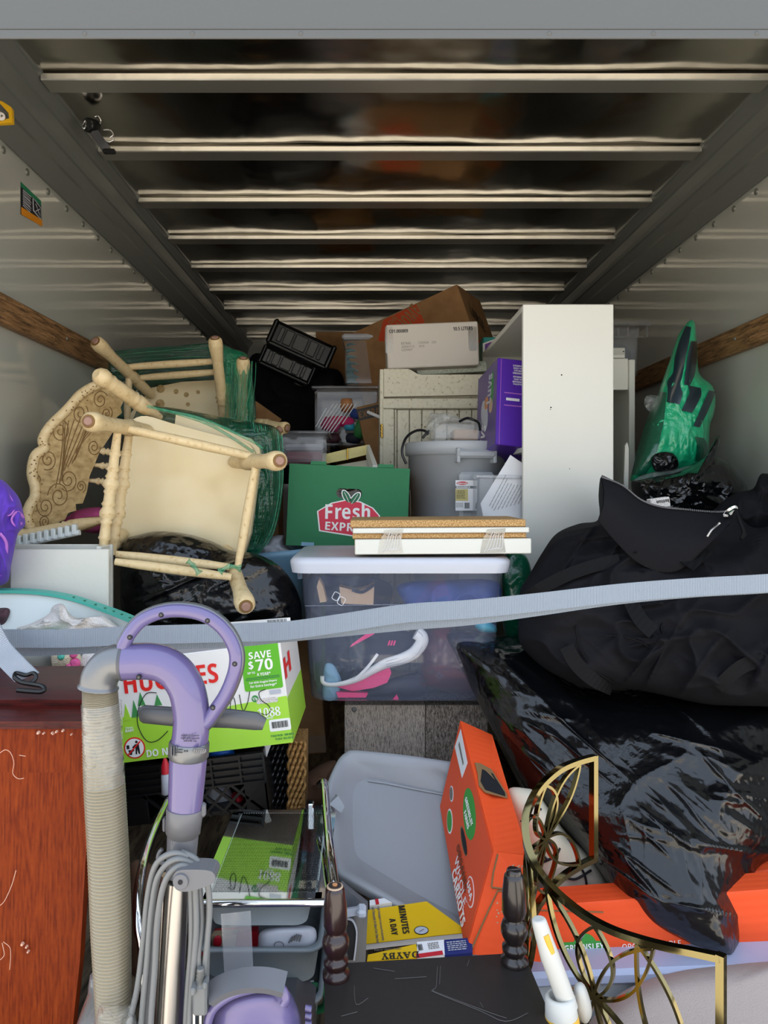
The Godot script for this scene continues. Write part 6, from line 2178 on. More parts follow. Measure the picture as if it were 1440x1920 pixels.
func obj_trolley():
	# chrome trolley with a polished perforated tray and grey bins
	var yt = 0.326
	var zf = -1.266
	var zb = -1.62
	var t = thing("trolley", "chrome trolley with perforated mirror tray and grey plastic drawers", "trolley", Vector3(-0.18, 0, -1.44))
	var X = func(px, z): return (px - VX) * -z / F
	var mb = MB.new()
	# tray: polished strips crossing, the holes between them open
	var a0 = Vector3(X.call(384, zf), yt, zf - 0.025)
	var n = 46
	var x0: float = X.call(388, zf)
	var x1: float = X.call(592, zf)
	var mk_strip = func(p, q):
		mb.bar([p, q], Vector3(0, 1, 0), 0.0018, 0.0009)
	var pitch = 0.0050
	var L = zf - 0.03
	var R = zb + 0.01
	var wx = x1 - x0
	var wz = L - R
	var k = -int(wz / pitch)
	while k * pitch < wx:
		# two families of diagonals clipped to the tray
		for fam in [0, 1]:
			var s = k * pitch
			var u0 = maxf(0.0, -s)
			var u1 = minf(wz, wx - s)
			if u1 - u0 > 0.002:
				var pa = Vector3(x0 + s + u0, yt, L - u0)
				var pb = Vector3(x0 + s + u1, yt, L - u1)
				if fam == 1:
					pa.x = x0 + x1 - pa.x
					pb.x = x0 + x1 - pb.x
				mk_strip.call(pa, pb)
		k += 1
	tag(part("perforated_tray", mb, "mirror", t), "polished perforated tray", "", "", "stuff")
	mb = MB.new()
	mb.bx(Vector3((x0 + x1) / 2, yt - 0.02, (L + R) / 2), Vector3(wx, 0.002, wz))
	part("under_tray", mb, "plastic_black", t)
	mb = MB.new()
	mb.bx(Vector3((x0 + x1) / 2, yt - 0.003, zf - 0.016), Vector3(wx + 0.02, 0.006, 0.028), 0.001)
	mb.bx(Vector3(x1 + 0.008, yt - 0.003, (zf + zb) / 2), Vector3(0.022, 0.006, zf - zb), 0.001)
	mb.bx(Vector3(x0 - 0.008, yt - 0.003, (zf + zb) / 2), Vector3(0.022, 0.006, zf - zb), 0.001)
	mb.bx(Vector3((x0 + x1) / 2, yt - 0.003, zb), Vector3(wx + 0.02, 0.006, 0.02), 0.001)
	part("tray_border", mb, "mirror", t)
	mb = MB.new()
	mb.tube([Vector3(X.call(300, zf), yt - 0.004, zf), Vector3(X.call(612, zf), yt - 0.002, zf)], 0.0065, 12)
	part("front_rail", mb, "chrome", t)
	mb = MB.new()
	mb.tube(smooth_path(PL([[600, 1470, 1.62], [605, 1466, 1.6], [609, 1476, 1.57], [613, 1530, 1.48], [617, 1575, 1.4], [622, 1620, 1.34], [630, 1690, 1.28], [632, 1760, 1.26], [632, 1990, 1.25]], 1.3), 6), 0.0082, 14)
	part("frame_tube", mb, "chrome", t)
	mb = MB.new()
	mb.tube(smooth_path(PL([[318, 1500, 1.6], [310, 1512, 1.58], [284, 1570, 1.46], [266, 1630, 1.36], [258, 1690, 1.3], [260, 1740, 1.27], [268, 1790, 1.26], [272, 1990, 1.25]], 1.3), 6), 0.0082, 14)
	part("frame_tube", mb, "chrome", t)
	mb = MB.new()
	mb.bx(P(583, 1518, 1.6) , Vector3(0.012, 0.03, 0.02), 0.002)
	part("tray_bracket", mb, "chrome", t)
	# drawers
	tray(t, "drawer", "cart_bin_light", Vector3(X.call(484, -1.3), 0.262, -1.40), 0.18, 0.042, 0.2, 0.004, 0.9)
	tray(t, "drawer", "cart_bin", Vector3(X.call(486, -1.29), 0.172, -1.40), 0.2, 0.064, 0.22, 0.004, 0.9)
	tray(t, "drawer", "cart_bin", Vector3(X.call(486, -1.29), 0.085, -1.40), 0.2, 0.064, 0.22, 0.004, 0.9)
	# doorbell-like white device and red packs in the middle drawer
	var dv = thing("white_device", "white rounded device with speaker slots and button in the trolley's drawer", "device", P(540, 1790, 1.33))
	mb = blob([[484, 1770], [488, 1748], [510, 1738], [550, 1735], [585, 1737], [594, 1752], [594, 1782], [560, 1792], [490, 1792]], 1.34, 0.035, 0.03, {"w": 0.0, "pow": 5.0, "na": 80, "nr": 24})
	part("case", mb, "lid_white", dv)
	for j in 5:
		mb = MB.new()
		mb.bar([P(541 + j * 5, 1765 - j * 0.6 - absf(j - 2) * -1.5, 1.3), P(549 + j * 4, 1753 - j * 0.6 + absf(j - 2) * 1.5, 1.302)], Vector3(0, 0, 1), 0.0022, 0.002)
		part("speaker_slot", mb, "vac_dark", dv)
	mb = MB.new()
	var ring = []
	for j in 20:
		ring.append(P(523 + 9 * cos(TAU * j / 20), 1772 + 6 * sin(TAU * j / 20), 1.302))
	mb.tube(ring, 0.0007, 5, false, true)
	part("button", mb, "vac_gray", dv)
	var pk: Node3D
	for s in [[[[372, 1792], [486, 1790], [482, 1746], [376, 1752]], "red", "red pack with pale picture left of the white device", 1.37], [[[380, 1786], [440, 1784], [444, 1752], [384, 1756]], "tan", "pale printed packet lying on the red pack in the drawer", 1.355]]:
		mb = MB.new()
		mb.slab(PL(s[0], s[3]), Vector3(0, -0.002, -0.02))
		pk = part("packet", mb, s[1])
		tag(pk, s[2], "packet")
	mb = blob([[400, 1772], [402, 1758], [412, 1754], [416, 1766], [410, 1778]], 1.345, 0.004, 0.004, {"w": 0.001, "na": 40, "nr": 8})
	part("printed_emblem", mb, "red", pk)
	# papers and tape roll in the bottom drawer
	for j in 4:
		mb = MB.new()
		mb.slab(PL([[548, 1862 + j * 3], [590, 1850 + j * 3], [588, 1838 + j * 3], [546, 1846 + j * 3]], 1.36 - j * 0.004), Vector3(0, -0.002, -0.004))
		tag(part("envelope", mb, ["paper", "paper", "gray_cloth", "blue_bin"][j]), ["top white envelope in the trolley's lowest drawer", "second white envelope under the top one in the lowest drawer", "grey envelope third in the trolley's lowest drawer", "pale blue envelope lowest in the trolley's drawer"][j], "envelope", "envelopes in the lowest drawer")
	mb = MB.new()
	var arc = []
	for j in 24:
		arc.append(P(590, 1872, 1.36) + Vector3(cos(TAU * j / 24) * 0.022, sin(TAU * j / 24) * 0.034, sin(TAU * j / 24) * 0.02))
	mb.tube(arc, 0.007, 8, false, true)
	tag(part("tape_roll", mb, "leaf_green"), "green tape roll standing in the trolley's lowest drawer", "tape roll")
	# strip of clear tape hanging down the front
	mb = MB.new()
	mb.slab(PL([[422, 1850], [476, 1848], [470, 1708], [414, 1714]], 1.245), Vector3(0, 0, -0.0006))
	tag(part("tape_strip", mb, mk("tape_wide", "#e4e6e6", 0.15, 0.0, {"a": 0.22})), "wide strip of clear tape hanging down the trolley's front", "tape")
	# caddy right of the trolley
	var cd = thing("caddy", "grey plastic caddy with dark opening between trolley and yellow books", "caddy", P(660, 1830, 1.42))
	mb = MB.new()
	hexa(mb, PL([[640, 1830, 1.38], [684, 1830, 1.38], [690, 1700, 1.4], [640, 1660, 1.4]], 1.4), PL([[640, 1830, 1.5], [684, 1830, 1.5], [690, 1690, 1.52], [640, 1650, 1.52]], 1.5))
	part("body", mb, "vac_dark", cd)
	mb = MB.new()
	mb.slab(PL([[652, 1800], [662, 1800], [668, 1750], [662, 1728], [650, 1724]], 1.372), Vector3(0, 0, -0.004))
	part("opening", mb, "ink", cd)
	mb = MB.new()
	mb.bar(smooth_path(PL([[650, 1722], [662, 1727], [669, 1750], [664, 1800]], 1.37), 4), Vector3(0, 0, 1), 0.0025, 0.004)
	part("pale_edge", mb, "gray_cloth", cd)
	mb = MB.new()
	hexa(mb, PL([[642, 1722, 1.36], [672, 1716, 1.36], [672, 1702, 1.36], [642, 1706, 1.36]], 1.36), PL([[642, 1720, 1.4], [676, 1714, 1.4], [676, 1698, 1.4], [642, 1702, 1.4]], 1.4))
	mb.bx(P(678, 1708, 1.36), Vector3(0.016, 0.014, 0.03), 0.004)
	part("clip", mb, "gray_cloth", cd)


func obj_gray_tub():
	# grey plastic tub lid lying tilted: raised rim, sunken floor
	var n = Vector3(0.05, 0.87, 0.49).normalized()
	var o = P(740, 1590, 1.66)
	var t = thing("plastic_tray", "large grey plastic storage tray lying tilted beside the orange carrot carton", "tray", onp(740, 1700, o, n))
	var outer = [[613, 1500], [614, 1478], [622, 1452], [636, 1424], [650, 1411], [668, 1407], [760, 1416], [845, 1428], [905, 1436], [915, 1600], [905, 1780], [870, 1768], [800, 1726], [720, 1682], [650, 1644], [634, 1632], [628, 1610], [620, 1560]]
	var inner = [[661, 1510], [662, 1490], [670, 1470], [686, 1461], [710, 1462], [760, 1473], [835, 1488], [880, 1496], [884, 1600], [880, 1728], [850, 1712], [790, 1680], [730, 1645], [680, 1614], [668, 1600], [664, 1585], [662, 1560], [661, 1530]]
	var top = []
	var bot = []
	var lip = []
	var low = []
	for i in outer.size():
		top.append(onp(outer[i][0], outer[i][1], o, n))
	for i in inner.size():
		bot.append(onp(inner[i][0], inner[i][1], o - n * 0.05, n))
	top = smooth_path(top, 4, true)
	bot = smooth_path(bot, 4, true)
	var rows = [[], [], [], [], [], []]
	var c = Vector3.ZERO
	for p in top:
		c += p / top.size()
	for i in top.size():
		var out: Vector3 = (top[i] - c)
		out = (out - n * out.dot(n)).normalized()
		rows[0].append(top[i] + out * 0.004 - n * 0.022)
		rows[1].append(top[i] + out * 0.004 - n * 0.004)
		rows[2].append(top[i] + n * 0.0)
		rows[3].append(top[i] - out * 0.012 - n * 0.001)
		rows[4].append((top[i] - out * 0.016).lerp(bot[i], 0.14) - n * 0.012)
		rows[5].append(bot[i])
	var mb = MB.new()
	mb.grid(rows, true, Vector2.ONE, true)
	var cb = Vector3.ZERO
	for p in bot:
		cb += p / bot.size()
	mb.sg = 3
	mb.fan(bot, cb, true)
	part("lid_shell", mb, "bin_gray", t)
	mb = MB.new()
	var ridge = []
	for p in [[690, 1464], [720, 1468], [780, 1480], [840, 1491]]:
		ridge.append(onp(p[0], p[1], o - n * 0.047, n))
	mb.tube(ridge, 0.0025, 8)
	part("floor_ridge", mb, "bin_gray", t)
	mb = MB.new()
	hexa(mb, PL([[617, 1508, 1.72], [640, 1524, 1.70], [646, 1512, 1.71], [634, 1492, 1.73]], 1.7), PL([[617, 1506, 1.75], [640, 1522, 1.73], [644, 1508, 1.74], [630, 1488, 1.76]], 1.74))
	part("latch", mb, "bin_gray", t)


func obj_books():
	var o = P(740, 1740, 1.5)
	var n = Vector3(0.0, 0.93, 0.36).normalized()
	var fix = func(a): return a.map(func(p): return onp(p[0], p[1], o, n))
	var t = thing("book", "yellow paperback reading MINUTES A DAY under the grey plastic tray", "book", onp(740, 1760, o, n))
	var f: Array = fix.call([[684, 1770], [820, 1754], [880, 1748], [800, 1690], [690, 1706]])
	var mb = MB.new()
	mb.slab(f, -n * 0.0015)
	part("cover", mb, "yellow_book", t)
	mb = MB.new()
	mb.slab(f.map(func(p): return p - n * 0.002), -n * 0.014)
	part("pages", mb, "paper", t)
	var fr = face_of(onp(742, 1706, o, n), onp(752, 1765, o, n), onp(800, 1700, o, n))
	fr.origin += n * 0.001
	fr = where(t).affine_inverse() * fr
	txt(t, "MINUTES", 0.024, 0.0125, 0.062, 0.013, "ink", fr)
	txt(t, "A DAY", 0.038, -0.010, 0.036, 0.012, "ink", fr)
	txt(t, "High Strategies to Increase Productivity", 0.028, -0.034, 0.075, 0.006, "ink_grey", fr, font_reg)
	txt(t, "and Thousands for More Free Time Ever", 0.03, -0.044, 0.08, 0.006, "ink_grey", fr, font_reg)
	var q = []
	for j in 20:
		q.append(onp(790 + 13 * cos(TAU * j / 20), 1745 + 7.5 * sin(TAU * j / 20), o, n) + n * 0.001)
	mb = MB.new()
	q.reverse()
	mb.slab(q, -n * 0.001)
	part("printed_clock", mb, "gray_cloth", t)
	mb = MB.new()
	mb.tube(q, 0.0008, 5, false, true)
	mb.tube([onp(786, 1748, o, n) + n * 0.0015, onp(795, 1743, o, n) + n * 0.0015], 0.0005, 4)
	part("printed_clock_rim", mb, "ink", t)
	# magazines above and books below
	var mg: Node3D
	for s in [[[[693, 1702], [735, 1696], [720, 1688], [693, 1692]], "paper", "white magazine edges with red marks above the yellow paperback", "magazine", 0.012], ]:
		mb = MB.new()
		var g: Array = fix.call(s[0])
		mb.slab(g.map(func(p): return p + n * 0.006), -n * s[4])
		mg = part("magazine", mb, s[1])
		tag(mg, s[2], s[3])
	mb = MB.new()
	var rm: Array = fix.call([[705, 1701], [711, 1700], [709, 1690], [703, 1691]])
	mb.slab(rm.map(func(p): return p + n * 0.0075), -n * 0.001)
	part("red_band", mb, "red", mg)
	var o2 = P(740, 1790, 1.42)
	for s in [[[[688, 1802], [785, 1796], [780, 1770], [690, 1790]], "yellow_book", "lower yellow paperback partly covered by the black stool top", "book"], [[[782, 1797], [834, 1790], [832, 1762], [782, 1766]], "paper", "white and red book between yellow paperback and blue book", "book"], [[[834, 1791], [886, 1786], [886, 1758], [833, 1762]], "blue_book", "dark blue book at the grey plastic tray's lower corner", "book"]]:
		var g: Array = s[0].map(func(p): return onp(p[0], p[1], o2, n))
		mb = MB.new()
		mb.slab(g, -n * 0.018)
		var bk = part("paperback", mb, s[1])
		tag(bk, s[2], s[3])
		var bf = face_of(g[0], g[1], g[3])
		bf.origin += n * 0.0006
		bf = where(bk).affine_inverse() * bf
		if s[1] == "yellow_book":
			txt(bk, "DAYBY", 0.062, 0.006, 0.07, 0.012, "ink", bf, font_serif, PI)
			txt(bk, "Eleanor Catton Classic", 0.04, 0.02, 0.05, 0.003, "ink_grey", bf, font_reg)
		elif s[1] == "paper":
			pat(bk, "red_band", rect(0.024, 0.004, 0.05, 0.008), "red", bf)
			bars(bk, 0.010, 0.02, 0.008, 0.012, "ink", bf, 8)
			lines(bk, 0.035, 0.02, 0.02, 0.014, 4, "ink_grey", bf)
		else:
			lines(bk, 0.026, 0.016, 0.036, 0.02, 5, "gray_cloth", bf)


func obj_carrot_cartons():
	# the tall one standing on end
	var t = thing("produce_carton", "orange carrot carton standing on end with torn hand holes", "carton", P(935, 1800, 1.5))
	var f = PL([[873, 1788, 1.44], [1014, 1804, 1.4], [990, 1604, 1.44], [926, 1596, 1.47]], 1.44)
	var b = PL([[825, 1512, 1.86], [965, 1530, 1.84], [923, 1378, 1.86], [863, 1351, 1.88]], 1.86)
	# the printed side is flat
	b[0] = onp(825, 1512, f[0], (f[3] - f[0]).cross(b[3] - f[0]).normalized())
	var mb = MB.new()
	hexa(mb, f, b)
	part("body", mb, "orange", t)
	# printed side
	var fr = face_of(f[0], b[0], f[3])
	fr = face_of(b[0], f[0], b[3])
	# on the left face: x runs from the far end to the near end along the lower edge, y towards the upper edge
	var xx = (f[0] - b[0])
	var yy = (b[3] - b[0])
	var nn = xx.cross(yy).normalized()
	if nn.x > 0:
		nn = -nn
	var at = func(u, v): return (b[0].lerp(f[0], u)).lerp(b[3].lerp(f[3], u), v) + nn * 0.001
	var poly = func(called, pts, m, th):
		var g = []
		for p in pts:
			g.append(at.call(p[0], p[1]) + nn * th)
		var ar = Vector3.ZERO
		for i in g.size():
			ar += g[i].cross(g[(i + 1) % g.size()])
		if ar.dot(nn) < 0:
			g.reverse()
		var m2 = MB.new()
		m2.slab(g, -nn * 0.0008)
		part(called, m2, m, t)
	poly.call("printed_side", [[0.01, 0.02], [0.99, 0.02], [0.99, 0.97], [0.01, 0.97]], "orange_flat", 0.0)
	poly.call("label", [[0.03, 0.72], [0.06, 0.97], [0.33, 0.93], [0.3, 0.72]], "paper", 0.001)
	poly.call("label_print", [[0.1, 0.83], [0.1, 0.87], [0.27, 0.85], [0.27, 0.82]], "ink_grey", 0.002)
	var ell = func(called, cu, cv, ru, rv, m, th):
		var g = []
		for k in 24:
			g.append([cu + ru * cos(TAU * k / 24), cv + rv * sin(TAU * k / 24)])
		poly.call(called, g, m, th)
	ell.call("logo", 0.56, 0.70, 0.15, 0.17, "logo_green", 0.001)
	ell.call("small_logo", 0.27, 0.2, 0.075, 0.09, "paper", 0.0009)
	ell.call("small_logo", 0.27, 0.2, 0.065, 0.075, "logo_green", 0.0015)
	ell.call("round_mark", 0.18, 0.38, 0.05, 0.06, "paper", 0.0009)
	ell.call("round_mark", 0.18, 0.38, 0.043, 0.05, "ink_grey", 0.0015)
	ell.call("round_mark", 0.86, 0.36, 0.075, 0.1, "paper", 0.0009)
	ell.call("round_mark", 0.86, 0.36, 0.068, 0.09, "orange_flat", 0.0015)
	ell.call("hand_hole", 0.58, 0.44, 0.1, 0.055, "cardboard_edge", 0.0009)
	ell.call("hand_hole", 0.59, 0.45, 0.09, 0.045, "ink", 0.0014)
	var L = func(s, u, v, du, dv, m, fnt):
		# lettering running down the box: x along u
		var p0: Vector3 = at.call(u, v)
		var ft = face_of(p0, at.call(u + 0.1, v), at.call(u, v + 0.2))
		ft.origin += nn * 0.002
		var wu: float = (at.call(u + du, v) - p0).length()
		var hv: float = (at.call(u, v + dv) - p0).length()
		txt(t, s, wu / 2, 0, wu, hv, m, where(t).affine_inverse() * ft, fnt)
	L.call("ORGANIC", 0.52, 0.30, 0.3, 0.07, "carrot_brown", font_bold)
	L.call("WHOLE", 0.55, 0.21, 0.3, 0.08, "paper", font_reg)
	L.call("CARROTS", 0.56, 0.10, 0.34, 0.1, "ink_white", font_bold)
	L.call("GREENSLEY", 0.46, 0.72, 0.2, 0.05, "ink_white", font_bold)
	L.call("FARMS", 0.5, 0.63, 0.12, 0.05, "ink_white", font_bold)
	L.call("USA", 0.81, 0.37, 0.1, 0.06, "paper", font_bold)
	# ribbed top side: hand hole
	var at2 = func(u, v): return (b[3].lerp(f[3], u)).lerp(b[2].lerp(f[2], u), v)
	var n2: Vector3 = (f[3] - b[3]).cross(b[2] - b[3]).normalized()
	if n2.y < 0:
		n2 = -n2
	for s in [["hole_edge", [[0.37, 0.12], [0.36, 0.3], [0.38, 0.62], [0.56, 0.9], [0.6, 0.88], [0.6, 0.2], [0.56, 0.05], [0.46, 0.12]], "cardboard_edge", 0.0012], ["hand_hole", [[0.41, 0.3], [0.42, 0.62], [0.56, 0.84], [0.59, 0.82], [0.58, 0.22], [0.52, 0.14]], "ink", 0.0018]]:
		var g = []
		for p in s[1]:
			g.append(at2.call(p[0], p[1]) + n2 * s[3])
		var ar = Vector3.ZERO
		for i in g.size():
			ar += g[i].cross(g[(i + 1) % g.size()])
		if ar.dot(n2) < 0:
			g.reverse()
		mb = MB.new()
		mb.slab(g, -n2 * 0.001)
		part(s[0], mb, s[2], t)
	# end: overlapping flaps with raw edges
	mb = MB.new()
	var e = [f[3].lerp(f[0], 0.02) , f[3].lerp(f[0], 0.0)]
	var zz = Vector3(0, 0, 0.002)
	var at3 = func(u, v): return (f[0].lerp(f[1], u)).lerp(f[3].lerp(f[2], u), v) + (f[1] - f[0]).cross(f[3] - f[0]).normalized() * 0.004
	var fl = []
	for p in [[0.16, 0.66], [0.86, 0.66], [0.98, 0.72], [1.0, 0.86], [0.98, 1.0], [0.14, 1.0], [0.13, 0.8]]:
		fl.append(at3.call(p[0], p[1]))
	mb.slab(fl, Vector3(0, 0, -0.004))
	part("end_flap", mb, "orange", t)
	for s in [[[0.16, 0.655], [0.86, 0.655], [0.98, 0.715]], [[0.06, 0.02], [0.2, 0.45], [0.3, 0.63], [0.9, 0.63]], [[0.14, 0.98], [0.13, 0.8], [0.16, 0.66]]]:
		var q = []
		for p in s:
			q.append(at3.call(p[0], p[1]))
		mb = MB.new()
		mb.tube(q, 0.0018, 6)
		part("raw_edge", mb, "cardboard_edge", t)
	rng.seed = 4
	mb = MB.new()
	for k in 34:
		var p: Vector3 = at3.call(rng.randf_range(0.3, 0.6) if k < 18 else rng.randf_range(0.5, 0.9), rng.randf_range(0.3, 0.55) if k < 18 else rng.randf_range(0.8, 0.9))
		mb.bx(p, Vector3(rng.randf_range(0.001, 0.004), 0.0016, 0.0008))
	tag(part("scuffs", mb, "tan", t), "", "", "", "stuff")

	# the second carton lying behind the brass frame
	var c = crate("produce_carton", "orange carrot carton lying flat behind the brass frame, green logo showing", "carton", "orange", P(985, 1808, 1.52), P(1700, 1757, 1.52), P(1000, 1700, 1.52), 0.07, 0.003)
	var ff = Transform3D(Basis(), Vector3(0, 0, c.d / 2))
	var k = 1.52 / F
	var gx: float = -c.w / 2 + (1106 - 992) * k
	var gy: float = 24 * k
	pat(c.n, "logo", oval(gx, gy, 46 * k, 52 * k, 26), "logo_green", ff, 0.0008)
	pat(c.n, "logo_banner", [[gx - 42 * k, gy - 6 * k], [gx + 36 * k, gy - 12 * k], [gx + 40 * k, gy + 10 * k], [gx - 40 * k, gy + 12 * k]], "logo_green", ff, 0.0012)
	var f3 = Transform3D(Basis(), Vector3(0, 0, c.d / 2 + 0.0012))
	txt(c.n, "GREENSLEY", gx - 2 * k, gy + 1 * k, 74 * k, 12 * k, "ink_white", f3, font_bold)
	txt(c.n, "FARMS", gx + 2 * k, gy - 14 * k, 30 * k, 7 * k, "ink_white", f3, font_bold)
	txt(c.n, "ORGANIC WHOLE", gx + 124 * k, gy - 4 * k, 110 * k, 11 * k, "ink_white", f3, font_reg)
	txt(c.n, "CARROTS", gx + 100 * k, gy - 20 * k, 90 * k, 14 * k, "ink_white", f3, font_bold)
	pat(c.n, "red_band", rect(0, 0.003, c.w, 0.006), "red", ff)
	var mb2 = MB.new()
	mb2.tube([Vector3(-c.w / 2 + 0.02, c.h - 0.006, c.d / 2 + 0.001), Vector3(-c.w / 2 + 0.16, c.h - 0.02, c.d / 2 + 0.001)], 0.0016, 6)
	part("raw_edge", mb2, "cardboard_edge", c.n, true)
	# third: its end at the right edge, hand hole and flap edge
	c = crate("produce_carton", "orange carton end at the right edge behind the black trash bag", "carton", "orange", P(1384, 1788, 1.62), P(1500, 1770, 1.62), P(1388, 1640, 1.62), 0.2, 0.003)
	ff = Transform3D(Basis(), Vector3(0, 0, c.d / 2))
	pat(c.n, "hand_hole", rrect(0.0, c.h * 0.78, 0.05, 0.04, 0.012), "ink", ff)
	pat(c.n, "printed_oval", oval(0.052, c.h * 0.45, 0.02, 0.03, 18), "ink_white", ff)
	# tote lid under the lying carton
	c = crate("storage_bin", "grey tote with pale lilac lid under the lying orange carton", "storage bin", "can_gray", P(985, 2010, 1.46), P(1700, 1982, 1.46), P(990, 1838, 1.46), 0.3, 0.01)
	mb2 = MB.new()
	mb2.bx(Vector3(0, c.h + 0.005, 0), Vector3(c.w + 0.02, 0.03, c.d + 0.03), 0.008)
	part("lid", mb2, "blue_grey_lid", c.n, true)


func obj_cushion():
	var o = [[952, 1482], [985, 1478], [1010, 1490], [1060, 1560], [1110, 1610], [1150, 1665], [1168, 1700], [1150, 1750], [1100, 1760], [1040, 1740], [1000, 1640], [965, 1540]]
	var b = {"o": o, "d": 1.72, "tf": 0.06, "opt": {"w": 0.006, "s": 6.0, "seed": 121.0}}
	var t = thing("cushion", "cream cushion with black printed swirls behind the brass frame", "cushion", P(1070, 1750, 1.72))
	part("cover", blob(o, b.d, b.tf, 0.06, b.opt), "print_cloth", t)
	for s in [[[1040, 1700], [1070, 1704], [1110, 1696], [1140, 1688]], [[1060, 1645], [1080, 1648], [1108, 1632]], [[1010, 1560], [1030, 1580], [1040, 1600], [1028, 1612], [1018, 1600], [1026, 1588]], [[1010, 1620], [1040, 1606], [1050, 1590]], [[985, 1512], [1000, 1510], [1015, 1518]], [[1080, 1610], [1096, 1640], [1100, 1660]]]:
		var q = []
		for p in smooth_path(s.map(func(v): return Vector2(v[0], v[1])), 5):
			q.append(blob_at(b, p.x, p.y, 0.004))
		var mb = MB.new()
		mb.tube(q, 0.0026, 6)
		part("printed_swirl", mb, "ink", t)
	var k = 1.66 / F
	txt(t, "LIVE", 0, 0, 30 * k, 11 * k, "ink", where(t).affine_inverse() * Transform3D(Basis(Vector3(0, 0, 1), 1.1), blob_at(b, 986, 1530, 0.004)), font_serif)


func obj_black_bags():
	var o = [[826, 1186], [850, 1179], [885, 1181], [930, 1190], [975, 1198], [1010, 1225], [1060, 1265], [1110, 1285], [1200, 1290], [1300, 1300], [1440, 1315], [1510, 1330], [1520, 1480], [1480, 1590], [1436, 1625], [1420, 1660], [1400, 1740], [1384, 1790], [1374, 1802], [1340, 1792], [1290, 1772], [1230, 1748], [1184, 1716], [1150, 1672], [1126, 1636], [1096, 1596], [1050, 1548], [1005, 1505], [980, 1470], [950, 1412], [920, 1362], [884, 1292], [852, 1232]]
	var mb = blob(o, 1.86, 0.2, 0.22, {"c": [1170, 1440], "gy": -0.9, "w": 0.02, "s": 2.2, "an": Vector3(0.7, 1.5, 1.0), "turn": 0.45, "crease": 0.016, "w2": 0.001, "s2": 30.0, "seed": 131.0, "na": 420, "nr": 150, "pow": 2.6})
	tag(part("garbage_bag", mb, "bag_black"), "huge glossy black garbage bag at the right under the duffel bag", "garbage bag")
	mb = blob([[1183, 906], [1200, 900], [1235, 892], [1268, 886], [1300, 872], [1318, 860], [1334, 846], [1340, 822], [1352, 818], [1348, 840], [1344, 854], [1366, 868], [1384, 890], [1402, 918], [1400, 965], [1340, 990], [1260, 985], [1200, 960]], 2.42, 0.1, 0.12, {"c": [1290, 925], "w": 0.02, "s": 6.0, "w2": 0.006, "s2": 18.0, "seed": 132.0, "na": 200, "nr": 50})
	tag(part("garbage_bag", mb, "bag_black"), "black plastic bag under the green wrapped bundle at the right", "garbage bag")
	mb = blob([[1330, 1000], [1345, 950], [1380, 925], [1412, 916], [1424, 892], [1438, 888], [1500, 900], [1520, 1000], [1440, 1030]], 2.2, 0.08, 0.1, {"w": 0.02, "s": 7.0, "seed": 133.0, "na": 110, "nr": 30})
	tag(part("backpack", mb, "fabric_black"), "black fabric bag at the right edge behind the open duffel", "bag")


